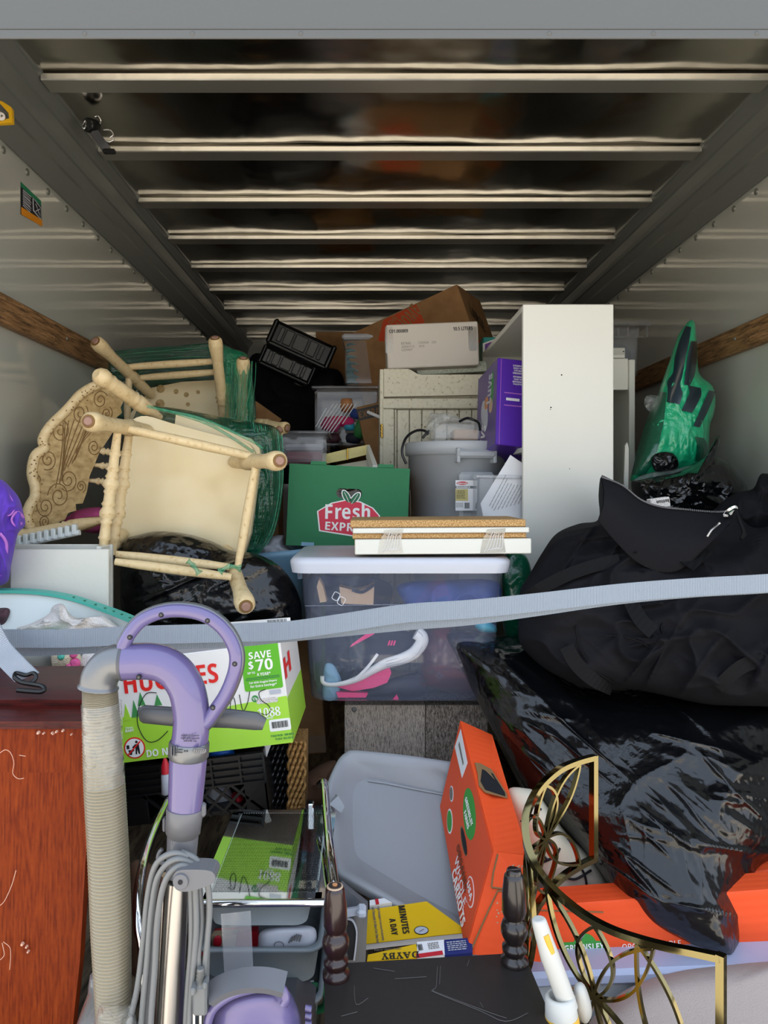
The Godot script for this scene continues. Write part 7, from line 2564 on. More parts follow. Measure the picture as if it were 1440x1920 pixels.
func obj_duffel():
	var o = [[1126, 894], [1136, 894], [1168, 912], [1200, 938], [1236, 951], [1290, 955], [1340, 960], [1378, 955], [1396, 978], [1420, 990], [1500, 985], [1560, 1060], [1560, 1300], [1500, 1330], [1440, 1325], [1340, 1322], [1290, 1314], [1246, 1304], [1182, 1291], [1110, 1292], [1055, 1272], [1010, 1245], [975, 1206], [972, 1165], [975, 1108], [990, 1082], [1018, 1034], [1044, 1000], [1085, 982], [1122, 974], [1122, 930]]
	var b = {"o": o, "d": 1.98, "tf": 0.17, "opt": {"c": [1240, 1130], "pow": 2.6, "gy": -0.75}}
	var opt: Dictionary = b.opt.duplicate()
	opt.merge({"w": 0.036, "s": 4.0, "an": Vector3(0.8, 1.4, 1.0), "turn": -0.4, "crease": 0.028, "seed": 141.0, "na": 260, "nr": 90})
	var t = thing("duffel_bag", "big black fabric duffel bag with open zipped top lying on the garbage bag", "duffel bag", P(1240, 1320, 1.95))
	part("bag_body", blob(o, b.d, b.tf, 0.2, opt), "fabric_black", t)
	# the standing open flap edge
	var fl = smooth_path(PL([[1128, 896], [1165, 911], [1200, 938], [1236, 951], [1280, 956], [1340, 961], [1372, 958]], 1.9), 6)
	var low = smooth_path(PL([[1122, 976], [1150, 1010], [1190, 1050], [1230, 1070], [1270, 1070], [1310, 1040], [1345, 1000]], 1.84), 6)
	var rows = [[], [], [], []]
	for i in fl.size():
		for j in 4:
			var u = j / 3.0
			rows[3 - j].append(fl[i].lerp(low[i], u) + Vector3(0, 0, 0.035 * sin(PI * u)))
	var mb = MB.new()
	mb.grid(rows)
	for r in rows:
		for i in r.size():
			r[i] = r[i] - Vector3(0, 0, 0.006)
	mb.grid(rows, false, Vector2.ONE, true)
	part("top_flap", mb, "fabric_black", t)
	mb = MB.new()
	mb.tube(fl, 0.0045, 8)
	part("zipper_tape", mb, "webbing_black", t)
	mb = MB.new()
	for i in range(0, fl.size() - 1):
		for s in 3:
			mb.bx(fl[i].lerp(fl[i + 1], s / 3.0) + Vector3(0, 0.002, 0.005), Vector3(0.0022, 0.004, 0.003))
	tag(part("zipper_teeth", mb, "vac_dark", t), "", "", "", "stuff")
	mb = MB.new()
	mb.bar(smooth_path(PL([[1358, 966, 1.86], [1366, 956, 1.85], [1378, 950, 1.85], [1380, 956, 1.85], [1368, 964, 1.85]], 1.85), 4), Vector3(0, 0, 1), 0.006, 0.003)
	mb.bx(P(1360, 967, 1.86), Vector3(0.012, 0.008, 0.01), 0.002)
	part("zipper_pull", mb, "chrome", t)
	mb = MB.new()
	mb.tube(smooth_path(PL([[1326, 1006, 1.82], [1334, 994, 1.82], [1346, 984, 1.83], [1350, 980, 1.83]], 1.82), 4), 0.003, 8)
	part("zipper_pull", mb, "steel", t)
	mb = MB.new()
	mb.tube(smooth_path(PL([[1380, 955, 1.85], [1386, 975, 1.83], [1394, 996, 1.82], [1390, 1010, 1.82], [1398, 1000, 1.82]], 1.85), 5), 0.004, 8)
	part("pull_cord", mb, "webbing_black", t)
	# webbing
	for s in [[[[1162, 1050], [1110, 1062], [1060, 1080], [1010, 1106], [975, 1130], [962, 1150]], 0.03], [[[1176, 1112], [1188, 1140], [1204, 1166], [1226, 1186]], 0.035], [[[1062, 1212], [1080, 1244], [1110, 1272], [1146, 1290]], 0.034], [[[1345, 1290], [1390, 1250], [1440, 1236]], 0.03]]:
		var q = []
		for p in smooth_path(s[0].map(func(v): return Vector2(v[0], v[1])), 5):
			q.append(blob_at(b, p.x, p.y, 0.03))
		mb = MB.new()
		mb.bar(q, Vector3(0, 0.25, 1), s[1], 0.003)
		part("webbing_strap", mb, "webbing_black", t)
	var f = []
	for p in [[1264, 1046], [1300, 1070], [1336, 1038], [1300, 1010]]:
		f.append(blob_at(b, p[0], p[1], 0.045))
	mb = MB.new()
	mb.slab(f, Vector3(0, 0, -0.006))
	part("webbing_patch", mb, "webbing_black", t)
	# seams
	for s in [[[1084, 1150], [1080, 1180], [1090, 1220], [1120, 1260], [1160, 1285]], [[1120, 1196], [1160, 1192], [1200, 1204], [1230, 1222]], [[1296, 1140], [1250, 1160], [1240, 1180], [1256, 1204]]]:
		var q = []
		for p in smooth_path(s.map(func(v): return Vector2(v[0], v[1])), 5):
			q.append(blob_at(b, p.x, p.y, 0.014))
		mb = MB.new()
		mb.tube(q, 0.0022, 6)
		part("seam", mb, "webbing_black", t)
	var c = crate("small_box", "small white printed box top peeking out behind the duffel's zip", "box", "towel", P(1222, 955, 2.0), P(1258, 950, 2.0), P(1221, 936, 2.0), 0.03, 0.002)
	txt(c.n, "button", 0.006, c.h * 0.62, 0.032, 0.009, "ink", Transform3D(Basis(), Vector3(0, 0, c.d / 2)), font_bold, PI)


func obj_vacuum():
	var d = 1.12
	var k = d / F
	var t = thing("vacuum_cleaner", "lilac upright vacuum cleaner with looped handle, ribbed beige hose and grey cord", "vacuum cleaner", P(310, 2150, d))
	var mb = MB.new()
	var path = smooth_path(PL([[230, 1241], [255, 1240], [282, 1240], [308, 1246], [331, 1262], [347, 1286], [355, 1312], [359, 1345], [358, 1372], [355, 1394]], d), 6)
	mb.tube(path, 34 * k, 28)
	part("handle_tube", mb, "lilac", t)
	mb = MB.new()
	mb.lathe(P(355, 1390, d), P(353, 1422, d), [[0, 36 * k], [0.1, 37.5 * k], [0.85, 37.5 * k], [0.95, 35 * k], [1, 34 * k]], 32)
	var col = part("suction_collar", mb, "vac_silver", t)
	mb = MB.new()
	for j in 3:
		mb.bx(P(322 + j * 5, 1408, d - 0.0245), Vector3(0.0015, 0.014, 0.006), 0.0005)
	part("grip_ridge", mb, "vac_gray", col)
	mb = MB.new()
	var g = []
	for q in oval(0, 0, 26 * k, 12 * k, 20):
		g.append(P(374, 1408, d - 0.0275) + Vector3(q[0], q[1], 0))
	mb.slab(g, Vector3(0, 0, -0.004))
	var pad = part("slider_pad", mb, "vac_gray", col)
	for j in 6:
		mb = MB.new()
		mb.bar([P(364 + j * 4, 1411, d - 0.029), P(366 + j * 4, 1405, d - 0.029)], Vector3(0, 0, 1), 0.001, 0.001)
		part("slider_rib", mb, "vac_silver", pad)
	var lt = Transform3D(Basis(Vector3(0, 0, 1), 0.02), P(360, 1384, d - 0.0275))
	var inv = where(t).affine_inverse()
	for s in [["Adjust suction for", 357, 1379], ["high pile carpets", 357, 1384], ["and area rugs", 357, 1389]]:
		txt(t, s[0], 0, 0, (34 if s[2] != 1389 else 24) * k, 4.2 * k, "ink", inv * Transform3D(Basis(), P(s[1], s[2], d - 0.0272)), font_reg)
	txt(t, "Suction", 0, 0, 14 * k, 3.2 * k, "ink", inv * Transform3D(Basis(), P(335, 1405, d - 0.029)), font_reg)
	txt(t, "Release", 0, 0, 14 * k, 3.2 * k, "ink", inv * Transform3D(Basis(), P(335, 1410, d - 0.029)), font_reg)
	txt(t, ">>", 0, 0, 8 * k, 4 * k, "ink", inv * Transform3D(Basis(), P(349, 1408, d - 0.0292)), font_bold)
	mb = MB.new()
	mb.lathe(P(353, 1420, d), P(347, 1520, d), [[0, 34 * k], [0.06, 35 * k], [1, 31.5 * k]], 30)
	part("lower_tube", mb, "lilac", t)
	mb = MB.new()
	mb.lathe(P(347, 1514, d), P(342, 1576, d), [[0, 33.5 * k], [0.05, 34.5 * k], [0.75, 32 * k], [0.76, 29 * k], [1, 28.5 * k]], 30)
	mb.lathe(P(343, 1566, d), P(338, 1640, d), [[0, 29 * k], [1, 26.5 * k]], 28)
	part("wand_sleeve", mb, "vac_gray", t)
	mb = MB.new()
	mb.bx(P(381, 1518, d), Vector3(10 * k, 26 * k, 0.012), 0.003)
	mb.bx(P(309, 1545, d), Vector3(6 * k, 26 * k, 0.012), 0.002)
	part("latch", mb, "vac_gray", t)
	# looped grip: lilac face, silver back shell
	var rp = [[230, 1232], [231, 1214], [238, 1198], [250, 1180], [269, 1162], [300, 1149], [336, 1145], [375, 1151], [405, 1167], [428, 1192], [441, 1222], [441, 1250], [433, 1278], [420, 1306], [404, 1330], [388, 1352], [372, 1364]]
	var ring = smooth_path(PL(rp, d - 0.006), 6)
	mb = MB.new()
	mb.tube(ring, 12.5 * k, 16, true, false, 1.0)
	var rg = part("grip_ring", mb, "lilac", t)
	mb = MB.new()
	var back = []
	var cen = P(350, 1255, d)
	for p in ring:
		back.append(p + (p - cen).normalized() * 0.0022 + Vector3(0, 0, -0.006))
	mb.tube(back, 13.5 * k, 16)
	part("grip_shell", mb, "vac_silver", rg)
	for s in [[243, 1195], [302, 1153], [389, 1164], [440, 1245], [399, 1327], [260, 1270]]:
		mb = MB.new()
		var c = P(s[0], s[1], d - (0.0155 if s[0] != 260 else 0.025))
		mb.lathe(c - Vector3(0, 0, 0.003), c + Vector3(0, 0, 0.001), [[0, 4.8 * k], [0.8, 4.8 * k], [1, 3.6 * k]], 14)
		var sc = part("screw", mb, "plastic_black", t)
		mb = MB.new()
		mb.lathe(c + Vector3(0, 0, 0.0008), c + Vector3(0, 0, 0.0014), [[0, 1.8 * k], [1, 1.8 * k]], 6)
		part("screw_head", mb, "vac_dark", sc)
	# elbow and hose
	mb = MB.new()
	var el = smooth_path(PL([[238, 1241], [222, 1241], [207, 1246], [195, 1257], [187, 1272], [184, 1290]], d), 6)
	var er = []
	for i in el.size():
		er.append((lerpf(33.5, 34.5, i / float(el.size() - 1)) + (3.0 if i > el.size() - 3 else 0.0)) * k)
	mb.tube(el, er, 28, true, false, 1.0)
	part("elbow", mb, "vac_silver", t)
	mb = MB.new()
	mb.lathe(P(228, 1241, d), P(234, 1241, d), [[0, 34.5 * k], [0.5, 35.5 * k], [1, 34.5 * k]], 28)
	part("seal_ring", mb, "vac_dark", t)
	mb = MB.new()
	var hp = smooth_path(PL([[187, 1288], [189, 1330], [193, 1420], [198, 1510], [203, 1600], [207, 1700], [210, 1800], [213, 1900], [215, 1990]], d), 8)
	var pts = []
	var rs = []
	var n = 122
	for i in n:
		for j in 4:
			var u: float = (i + j / 4.0) / n * (hp.size() - 1)
			var a = int(u)
			pts.append(hp[a].lerp(hp[mini(a + 1, hp.size() - 1)], u - a))
			var r = lerpf(30.0, 36.0, smoothstep(0.0, 0.35, u / hp.size())) - 5.0 * smoothstep(0.6, 0.9, u / hp.size())
			rs.append((r + [2.0, 0.9, -2.6, 0.6][j]) * k)
	mb.tube(pts, rs, 26)
	part("hose", mb, "hose", t)
	mb = MB.new()
	mb.tube(PL([[190, 1318], [194, 1420], [197, 1470]], d), 36.5 * k, 22, false)
	part("tape_wrap", mb, "film_clear", t)
	# crevice tool clipped across the back
	mb = MB.new()
	mb.tube(PL([[262, 1340], [270, 1339], [330, 1344], [430, 1347], [480, 1352], [496, 1358]], d + 0.045), [13 * k, 18 * k, 19 * k, 19 * k, 18 * k, 12 * k], 14, true, false, 0.6, Vector3(0, 1, 0))
	part("upholstery_tool", mb, "vac_dark", t)
	# steel wands
	mb = MB.new()
	mb.lathe(P(332, 1650, d - 0.01), P(306, 2140, d - 0.01), [[0, 23 * k], [1, 24 * k]], 30)
	part("steel_wand", mb, "steel", t)
	mb = MB.new()
	mb.lathe(P(314, 1640, d + 0.02), P(292, 2140, d + 0.02), [[0, 12 * k], [1, 13 * k]], 20)
	part("steel_wand", mb, "steel", t)
	# swivel cord hook
	mb = MB.new()
	g = []
	for s in [[326, 1640], [332, 1634], [345, 1631], [378, 1631], [396, 1634], [403, 1642], [403, 1650], [396, 1658], [370, 1668], [348, 1672], [334, 1670], [326, 1662], [324, 1650]]:
		g.append(P(s[0], s[1], d - 0.062))
	g.reverse()
	mb.slab(smooth_path(g, 3, true), Vector3(0, 0, -0.034))
	var hk = part("cord_hook", mb, "vac_gray", t)
	mb = MB.new()
	var hc = P(339, 1652, d - 0.062)
	mb.lathe(hc - Vector3(0, 0, 0.004), hc + Vector3(0, 0, 0.003), [[0, 14 * k], [0.8, 14 * k], [1, 13 * k]], 24)
	part("hub", mb, "vac_gray", hk)
	mb = MB.new()
	mb.lathe(hc, hc + Vector3(0, 0, 0.0042), [[0, 4.5 * k], [1, 4.2 * k]], 12)
	part("screw", mb, "ink", hk)
	mb = MB.new()
	mb.tube(smooth_path(PL([[304, 1592], [299, 1598], [296, 1608], [299, 1616], [308, 1618]], d), 5), 4.0 * k, 8)
	part("cord_clip", mb, "vac_gray", t)
	# cord
	for s in [[[352, 1606, 1.085], [322, 1600, 1.08], [292, 1622, 1.085], [277, 1680, 1.09], [269, 1760, 1.09], [258, 1850, 1.09], [240, 1940, 1.09], [230, 2100, 1.09]], [[372, 1624, 1.085], [330, 1611, 1.075], [298, 1640, 1.08], [285, 1700, 1.085], [276, 1800, 1.085], [264, 1940, 1.085], [262, 2100, 1.085]], [[378, 1640, 1.085], [340, 1623, 1.07], [310, 1652, 1.07], [296, 1720, 1.075], [290, 1820, 1.08], [282, 1940, 1.08], [284, 2100, 1.08]], [[296, 1646, 1.095], [286, 1700, 1.1], [282, 1800, 1.1], [272, 1940, 1.1], [272, 2100, 1.1]], [[340, 1598, 1.088], [368, 1612, 1.085], [387, 1648, 1.09], [393, 1700, 1.09], [389, 1760, 1.09], [382, 1830, 1.09]], [[374, 1664, 1.095], [378, 1730, 1.095], [372, 1790, 1.09], [374, 1820, 1.09]], [[366, 1664, 1.085], [368, 1740, 1.085], [362, 1820, 1.085], [354, 1940, 1.085], [352, 2100, 1.085]], [[358, 1664, 1.09], [359, 1760, 1.09], [352, 1860, 1.09], [348, 1940, 1.09], [346, 2100, 1.09]], [[392, 1690, 1.1], [388, 1790, 1.1], [386, 1900, 1.1], [384, 2100, 1.1]]]:
		mb = MB.new()
		mb.tube(smooth_path(PL(s, d), 8), 5.6 * k, 10)
		part("power_cord", mb, "cord", t)
	mb = MB.new()
	mb.lathe(P(376, 1815, 1.08), P(376, 1848, 1.08), [[0, 6 * k], [0.2, 7.5 * k], [0.22, 5.5 * k], [0.4, 8 * k], [0.42, 6 * k], [0.6, 8.5 * k], [0.62, 6.5 * k], [1, 9 * k]], 14)
	mb.bx(P(376, 1872, 1.08), Vector3(26 * k, 54 * k, 0.016), 0.003)
	mb.bx(P(364, 1853, 1.075), Vector3(10 * k, 14 * k, 0.02), 0.002)
	mb.bx(P(386, 1842, 1.075), Vector3(8 * k, 12 * k, 0.02), 0.002)
	part("plug", mb, "cord", t)
	for x in [364, 376]:
		mb = MB.new()
		mb.bx(P(x, 1912, 1.08), Vector3(4 * k, 24 * k, 0.002))
		part("plug_prong", mb, "chrome", t)
	# motor base far below the frame and the dust canister
	mb = MB.new()
	mb.bx(Vector3(P(400, 1918, 1.14).x, 0.09, -1.2), Vector3(0.28, 0.18, 0.3), 0.03)
	part("motor_base", mb, "vac_dark", t)
	var cd = 1.16
	mb = blob([[384, 2000], [384, 1912], [396, 1884], [424, 1862], [470, 1848], [516, 1846], [540, 1856], [556, 1884], [566, 1920], [572, 2000]], cd, 0.07, 0.1, {"w": 0.0, "pow": 4.0, "na": 110, "nr": 34})
	var can = part("dust_canister", mb, "lilac_lid", t)
	mb = MB.new()
	mb.tube(smooth_path(PL([[388, 1960], [390, 1916], [404, 1886], [440, 1862], [490, 1850], [524, 1852], [536, 1872], [532, 1884]], cd - 0.075), 6), 9 * k, 12, true, false, 0.8)
	part("canister_handle", mb, "lilac", can)
	mb = MB.new()
	mb.bar(smooth_path(PL([[394, 1866], [420, 1849], [460, 1838], [500, 1838], [534, 1846]], cd - 0.07), 5), Vector3(0, 1, 0.5), 0.03, 0.012)
	part("handle_cap", mb, "vac_gray", can)
	mb = MB.new()
	for j in 3:
		mb.tube(PL([[572, 1890 + j * 14], [584, 1892 + j * 14]], cd - 0.02), 6 * k, 8)
	part("filter_fins", mb, "lilac", can)


func obj_bottom_left():
	var d = 1.16
	var k = d / F
	# ribbed clear vase upside down, film at the hose end
	var mb = MB.new()
	mb.lathe(P(182, 1930, d), P(196, 1826, d), [[0, 38 * k], [0.1, 38 * k], [0.7, 24 * k], [0.72, 27 * k], [0.97, 26 * k], [1, 22 * k]], 12)
	tag(part("glass_vase", mb, "smoky"), "small faceted clear vase upside down between cabinet and hose", "vase")
	mb = blob([[178, 1960], [184, 1890], [200, 1882], [235, 1884], [250, 1890], [256, 1960]], 1.1, 0.035, 0.05, {"w": 0.015, "s": 26.0, "na": 90, "nr": 24, "seed": 7.0})
	tag(part("bubble_wrap", mb, "film_clear"), "crumpled clear film wound round the hose's lower end", "plastic wrap")
	mb = blob([[240, 1640], [262, 1612], [300, 1640], [306, 1720], [290, 1830], [256, 1860], [240, 1800]], 1.62, 0.05, 0.05, {"w": 0.01, "s": 8.0, "na": 70, "nr": 20, "seed": 8.0})
	tag(part("paper_bag", mb, "brown_cloth"), "brown paper bag in shadow behind the trolley's left tube", "bag")


func obj_stool():
	# small black stool upside down, two of its turned feet up
	var yt = 0.228
	var t = thing("stool", "scratched black wooden stool upside down with turned feet pointing up", "stool", Vector3(0.08, 0.18, -1.08))
	var D = func(py): return (EYE - yt) * F / (py - VY)
	var f = [P(609, 1990, D.call(1990)), P(1068, 1990, D.call(1990)), P(982, 1786, D.call(1786)), P(608, 1808, D.call(1808))]
	var mb = MB.new()
	mb.slab(f, Vector3(0, -0.022, 0))
	var top = part("seat_board", mb, "black_top", t)
	var sc = [[[664, 1848], [668, 1884], [690, 1872]], [[820, 1812], [818, 1850], [812, 1858], [840, 1870], [920, 1900], [950, 1910]], [[826, 1812], [824, 1846]], [[812, 1858], [816, 1862], [900, 1896], [948, 1916], [990, 1900]], [[700, 1816], [740, 1822]], [[880, 1800], [876, 1812]], [[740, 1836], [800, 1832]], [[900, 1880], [906, 1890]], [[640, 1906], [670, 1898]]]
	for s in sc:
		var q = []
		for p in s:
			q.append(P(p[0], p[1], D.call(p[1])) + Vector3(0, 0.0006, 0))
		mb = MB.new()
		mb.tube(smooth_path(q, 4), 0.0006, 4)
		part("scratch", mb, "scratch", top)
	var prof = [[0.0, 0.021], [0.03, 0.0225], [0.09, 0.0225], [0.11, 0.017], [0.14, 0.016], [0.17, 0.0205], [0.22, 0.0205], [0.24, 0.0155], [0.27, 0.015], [0.31, 0.019], [0.37, 0.0225], [0.43, 0.0225], [0.49, 0.019], [0.51, 0.014], [0.54, 0.0175], [0.6, 0.0205], [0.8, 0.0195], [0.95, 0.0165], [0.985, 0.0155], [1.0, 0.013]]
	for s in [[630, 1832, 628, 1662, "espresso_red"], [965, 1806, 963, 1638, "espresso"]]:
		var d0: float = D.call(s[1])
		var a = P(s[0], s[1], d0) + Vector3(0, -0.004, 0)
		var b = P(s[2], s[3], d0)
		mb = MB.new()
		mb.lathe(a, b, prof, 26, d0 / 1.25 * 0.97)
		var l = part("leg", mb, s[4], t)
		if s[4] == "espresso":
			mb = MB.new()
			mb.lathe(b - Vector3(0, 0.004, 0), b + Vector3(0.001, 0.007, 0), [[0, 0.0125], [0.7, 0.0125], [1, 0.011]], 18)
			mb.tube([b + Vector3(-0.011, 0.0065, 0.003), b + Vector3(0.012, 0.0075, -0.001)], 0.0016, 6)
			part("screw_plug", mb, "espresso", l)
		else:
			mb = MB.new()
			mb.lathe(b - Vector3(0, 0.001, 0), b + Vector3(0, 0.0012, 0), [[0, 0.0132], [0.9, 0.013], [1, 0.011]], 16)
			part("chipped_rim", mb, "tan", l)
			mb = MB.new()
			mb.lathe(b + Vector3(0, 0.0008, 0), b + Vector3(0, 0.002, 0), [[0, 0.0105], [1, 0.0105]], 16)
			part("foot_end", mb, "espresso", l)
			mb = MB.new()
			mb.lathe(b + Vector3(0, 0.001, 0), b + Vector3(0, 0.004, 0), [[0, 0.004], [1, 0.004]], 10)
			part("dowel", mb, "peach", l)


func obj_brass_frame():
	# bowed openwork brass band: two rims, two end posts, petal loops between
	var hh = 0.197
	var t = thing("brass_frame", "curved polished brass openwork frame of petal loops at the lower right", "frame", P(1150, 2000, 1.25))
	var px = [[1113, 1420], [1078, 1430], [1045, 1446], [1008, 1482], [988, 1524], [985, 1556], [990, 1590], [1004, 1624], [1030, 1660], [1064, 1692], [1105, 1722], [1150, 1745], [1200, 1762], [1250, 1775], [1300, 1785], [1352, 1796]]
	var ctl = []
	for i in px.size():
		ctl.append(P(px[i][0], px[i][1], lerpf(1.5, 1.1, i / 15.0)))
	var path = smooth_path(ctl, 8)
	var acc = [0.0]
	for i in range(1, path.size()):
		acc.append(acc[-1] + (path[i] - path[i - 1]).length())
	var L: float = acc[-1]
	var at = func(s, v):
		s = clampf(s, 0.0, L)
		var i = 0
		while i < acc.size() - 2 and acc[i + 1] < s:
			i += 1
		return path[i].lerp(path[i + 1], (s - acc[i]) / maxf(acc[i + 1] - acc[i], 1e-6)) - Vector3(0, hh * (1.0 + 0.3 * s / L) * (1.0 - v), 0)
	var nrm = func(s):
		var a: Vector3 = at.call(s - 0.004, 1.0)
		var b: Vector3 = at.call(s + 0.004, 1.0)
		return (b - a).normalized().cross(Vector3(0, 1, 0))
	for v in [1.0, 0.0]:
		var q = []
		var ns = []
		for i in 80:
			q.append(at.call(L * i / 79.0, v))
			ns.append(nrm.call(L * i / 79.0))
		var mb = MB.new()
		mb.bar(q, ns, 0.0095, 0.013)
		part("rim", mb, "brass", t)
	for s in [0.0, L]:
		var mb = MB.new()
		mb.bar([at.call(s, 1.02), at.call(s, -0.02)], nrm.call(s), 0.0115, 0.013)
		part("end_post", mb, "brass", t)
	var leaf = func(s0, v0, s1, v1, bulge):
		var a = Vector2(s0, v0 * hh)
		var b = Vector2(s1, v1 * hh)
		var side = (b - a).orthogonal()
		for sg in [-1.0, 1.0]:
			var q = []
			var ns = []
			for i in 25:
				var u = i / 24.0
				var p = a.lerp(b, u) + side * bulge * sg * pow(sin(PI * u), 0.85)
				q.append(at.call(p.x, p.y / hh))
				ns.append(nrm.call(p.x))
			var mb = MB.new()
			mb.bar(q, ns, 0.0045, 0.009)
			part("petal_loop", mb, "brass", t)
	var c = [L * 0.215, L * 0.69]
	for s in c:
		leaf.call(s, 0.5, s, 0.97, 0.33)
		leaf.call(s, 0.5, s, 0.03, 0.33)
		leaf.call(s, 0.5, s - L * 0.15, 0.97, 0.16)
		leaf.call(s, 0.5, s + L * 0.15, 0.97, 0.16)
		leaf.call(s, 0.5, s - L * 0.15, 0.03, 0.16)
		leaf.call(s, 0.5, s + L * 0.15, 0.03, 0.16)
	leaf.call(L * 0.43, 0.97, L * 0.43, 0.03, 0.17)
	leaf.call(L * 0.93, 0.06, L * 0.80, 0.97, 0.14)


func obj_bottom_right():
	# brush in its holder
	var d = 1.13
	var k = d / F
	var t = thing("brush", "white plastic brush in a white and yellow holder beside the stool", "brush", P(1050, 2050, d))
	var mb = MB.new()
	mb.tube(smooth_path(PL([[1010, 1722], [1013, 1735], [1030, 1790], [1052, 1850], [1066, 1890]], d), 5), [10 * k, 12 * k, 13 * k, 13.5 * k, 14 * k, 14.5 * k, 15 * k, 15.5 * k, 16 * k, 17 * k, 18 * k, 18 * k, 18 * k, 18 * k, 18 * k, 18 * k, 18 * k, 18 * k, 18 * k, 18 * k, 18 * k], 16)
	part("handle", mb, "brush_white", t)
	mb = MB.new()
	mb.tube(PL([[1022, 1752], [1034, 1786]], d - 0.008), 7 * k, 10)
	part("grip_pad", mb, "brush_yellow", t)
	mb = MB.new()
	mb.lathe(P(1064, 2050, d), P(1050, 1866, d), [[0, 30 * k], [0.62, 34 * k], [0.82, 30 * k], [0.98, 28 * k], [1, 24 * k], [1, 20 * k], [0.8, 20 * k]], 24)
	part("holder", mb, "brush_white", t)
	mb = MB.new()
	mb.lathe(P(1063, 2040, d), P(1053, 1902, d), [[0, 31 * k], [0.7, 35.5 * k], [0.95, 31.5 * k], [1, 30.5 * k]], 24)
	part("yellow_base", mb, "brush_yellow", t)
	mb = blob([[1076, 1850], [1092, 1842], [1104, 1866], [1110, 1900], [1098, 1920], [1080, 1900]], 1.18, 0.02, 0.02, {"w": 0.002, "na": 50, "nr": 14})
	part("side_rest", mb, "brush_white", t)
	mb = blob([[1140, 1706], [1160, 1690], [1190, 1712], [1216, 1750], [1200, 1764], [1164, 1752]], 1.56, 0.02, 0.02, {"w": 0.015, "s": 16.0, "na": 70, "nr": 18, "seed": 17.0})
	tag(part("clear_film", mb, "film_clear"), "crumpled clear film between cushion and garbage bag's lower edge", "plastic wrap")
	# padded seat
	var o = [[1082, 2010], [1100, 1930], [1120, 1898], [1160, 1864], [1210, 1838], [1270, 1820], [1340, 1810], [1440, 1801], [1540, 1800], [1560, 2010], [1320, 2050]]
	mb = blob(o, 1.42, 0.08, 0.04, {"w": 0.0, "pow": 5.0, "gy": -0.7, "na": 140, "nr": 40})
	var s = thing("padded_seat", "beige upholstered seat pad at the lower right corner", "seat", P(1320, 2040, 1.22))
	part("cover", mb, "beige_seat", s)


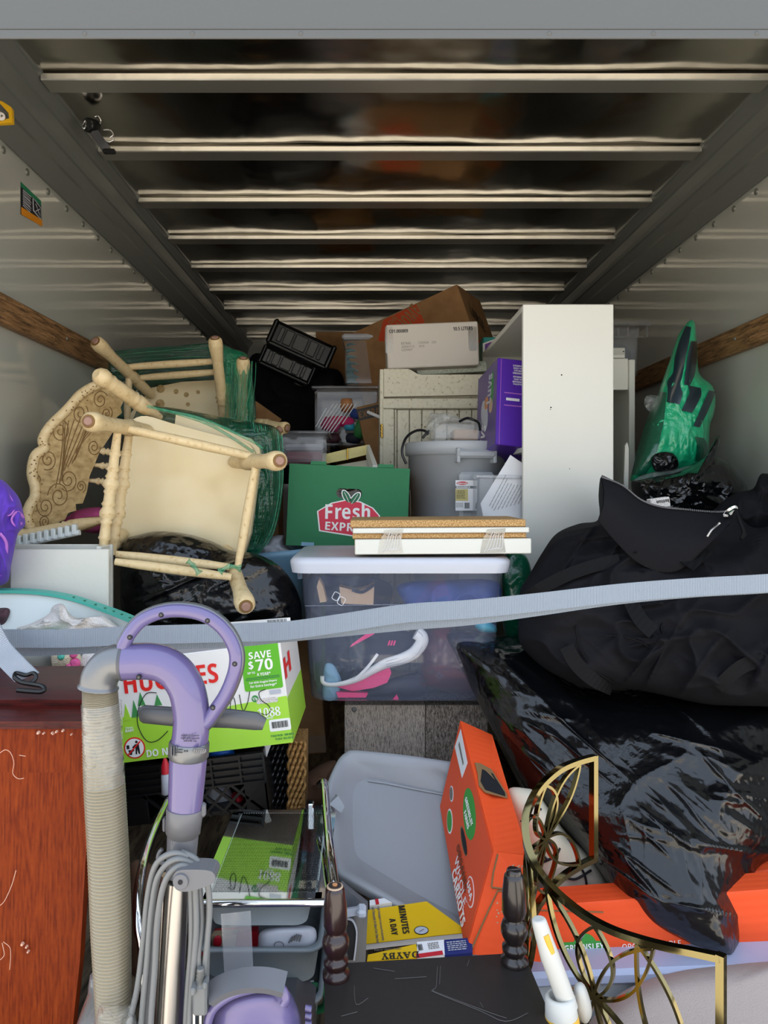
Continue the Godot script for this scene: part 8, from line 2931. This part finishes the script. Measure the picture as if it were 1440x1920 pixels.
func obj_wall_things():
	# notice on the left wall, yellow bracket, ratchet strap by the roof rail
	var t = thing("notice", "small black notice with green top and orange foot on the left wall", "sticker", Vector3(XL, 0, -2.3))
	var x = XL + 0.0012
	var onw = func(px, py):
		var dd: float = (XL + 0.001) * F / (px - VX)
		return P(px, py, dd)
	var q = func(pts): return pts.map(func(p): return onw.call(p[0], p[1]))
	for s in [[[[39, 341], [39, 402], [79, 425], [77, 377]], "ink", "notice_sheet", 0.0], [[[39, 341], [39.5, 350], [77, 386], [77, 377]], "sticker_green", "green_heading", 0.0006], [[[40, 388], [40, 402], [79, 425], [79, 413]], "sticker_orange", "orange_footer", 0.0006], [[[61, 368], [62, 395], [77, 413], [77, 390]], "gray_cloth", "diagram_frame", 0.0006], [[[62.5, 373], [63.5, 394], [76, 410], [76, 391]], "ink", "diagram", 0.0012]]:
		var mb = MB.new()
		var g: Array = q.call(s[0])
		g = g.map(func(p): return p + Vector3(s[3], 0, 0))
		var ar = Vector3.ZERO
		for i in 4:
			ar += g[i].cross(g[(i + 1) % 4])
		if ar.x < 0:
			g.reverse()
		mb.slab(g, Vector3(-0.0006, 0, 0))
		part(s[2], mb, s[1], t)
	for j in 9:
		var mb = MB.new()
		mb.bar([onw.call(42.5, 356 + j * 3.6) + Vector3(0.001, 0, 0), onw.call(58.0 - (j % 3), 369.5 + j * 3.6) + Vector3(0.001, 0, 0)], Vector3(1, 0, 0), 0.0022, 0.0006)
		part("print_line", mb, "gray_cloth", t)
	var mb = MB.new()
	for p in [[[66, 382], [74, 404]], [[66, 396], [74, 392]], [[68, 386], [72, 400]]]:
		mb.bar(q.call(p).map(func(v): return v + Vector3(0.0016, 0, 0)), Vector3(1, 0, 0), 0.003, 0.0004)
	part("diagram_lines", mb, "gray_cloth", t)
	# yellow latch hook at the left edge
	var y = thing("bracket", "yellow metal bracket on the roof rail at the left edge", "bracket", P(5, 230, 2.0))
	mb = MB.new()
	var f = PL([[-14, 232], [-14, 224], [4, 226], [17, 222], [16, 212], [-2, 192], [-2, 188], [4, 190], [20, 200], [22, 204], [23, 230]], 1.97)
	f.reverse()
	var ar = Vector3.ZERO
	for i in f.size():
		ar += f[i].cross(f[(i + 1) % f.size()])
	if ar.z < 0:
		f.reverse()
	mb.slab(f, Vector3(0, 0, -0.012))
	part("plate", mb, "yellow_sign", y)
	mb = MB.new()
	mb.lathe(P(2, 218, 1.96), P(8, 222, 1.99), [[0, 0.01], [0.5, 0.012], [1, 0.008]], 12)
	mb.tube(PL([[-6, 206], [6, 220]], 1.965), 0.006, 10)
	part("bolt", mb, "steel", y)
	# ratchet and webbing
	var r = thing("ratchet_strap", "black ratchet with short grey webbing hanging by the left roof rail", "strap", P(180, 240, 2.45))
	mb = MB.new()
	mb.lathe(P(163, 234, 2.42), P(180, 238, 2.46), [[0, 0.018], [0.1, 0.022], [0.9, 0.022], [1, 0.016]], 16)
	part("ratchet_drum", mb, "plastic_black", r)
	mb = MB.new()
	mb.bar(smooth_path(PL([[174, 244, 2.43], [184, 258, 2.45], [194, 272, 2.47], [202, 284, 2.48]], 2.45), 4), Vector3(0.4, 0.3, 1), 0.03, 0.004)
	part("webbing", mb, "vac_dark", r)
	mb = MB.new()
	mb.bx(P(205, 284, 2.47), Vector3(0.04, 0.014, 0.02), 0.004)
	part("end_clip", mb, "plastic_black", r)
	for s in [[[155, 238], [157, 230], [162, 224], [159, 240], [155, 240]], [[178, 219], [184, 218], [189, 226], [187, 232]], [[194, 244], [206, 244], [212, 252], [206, 258]], [[199, 264], [206, 266], [213, 261], [210, 258]]]:
		mb = MB.new()
		mb.tube(smooth_path(PL(s, 2.42), 4), 0.0028, 6)
		part("wire_keeper", mb, "chrome", r)
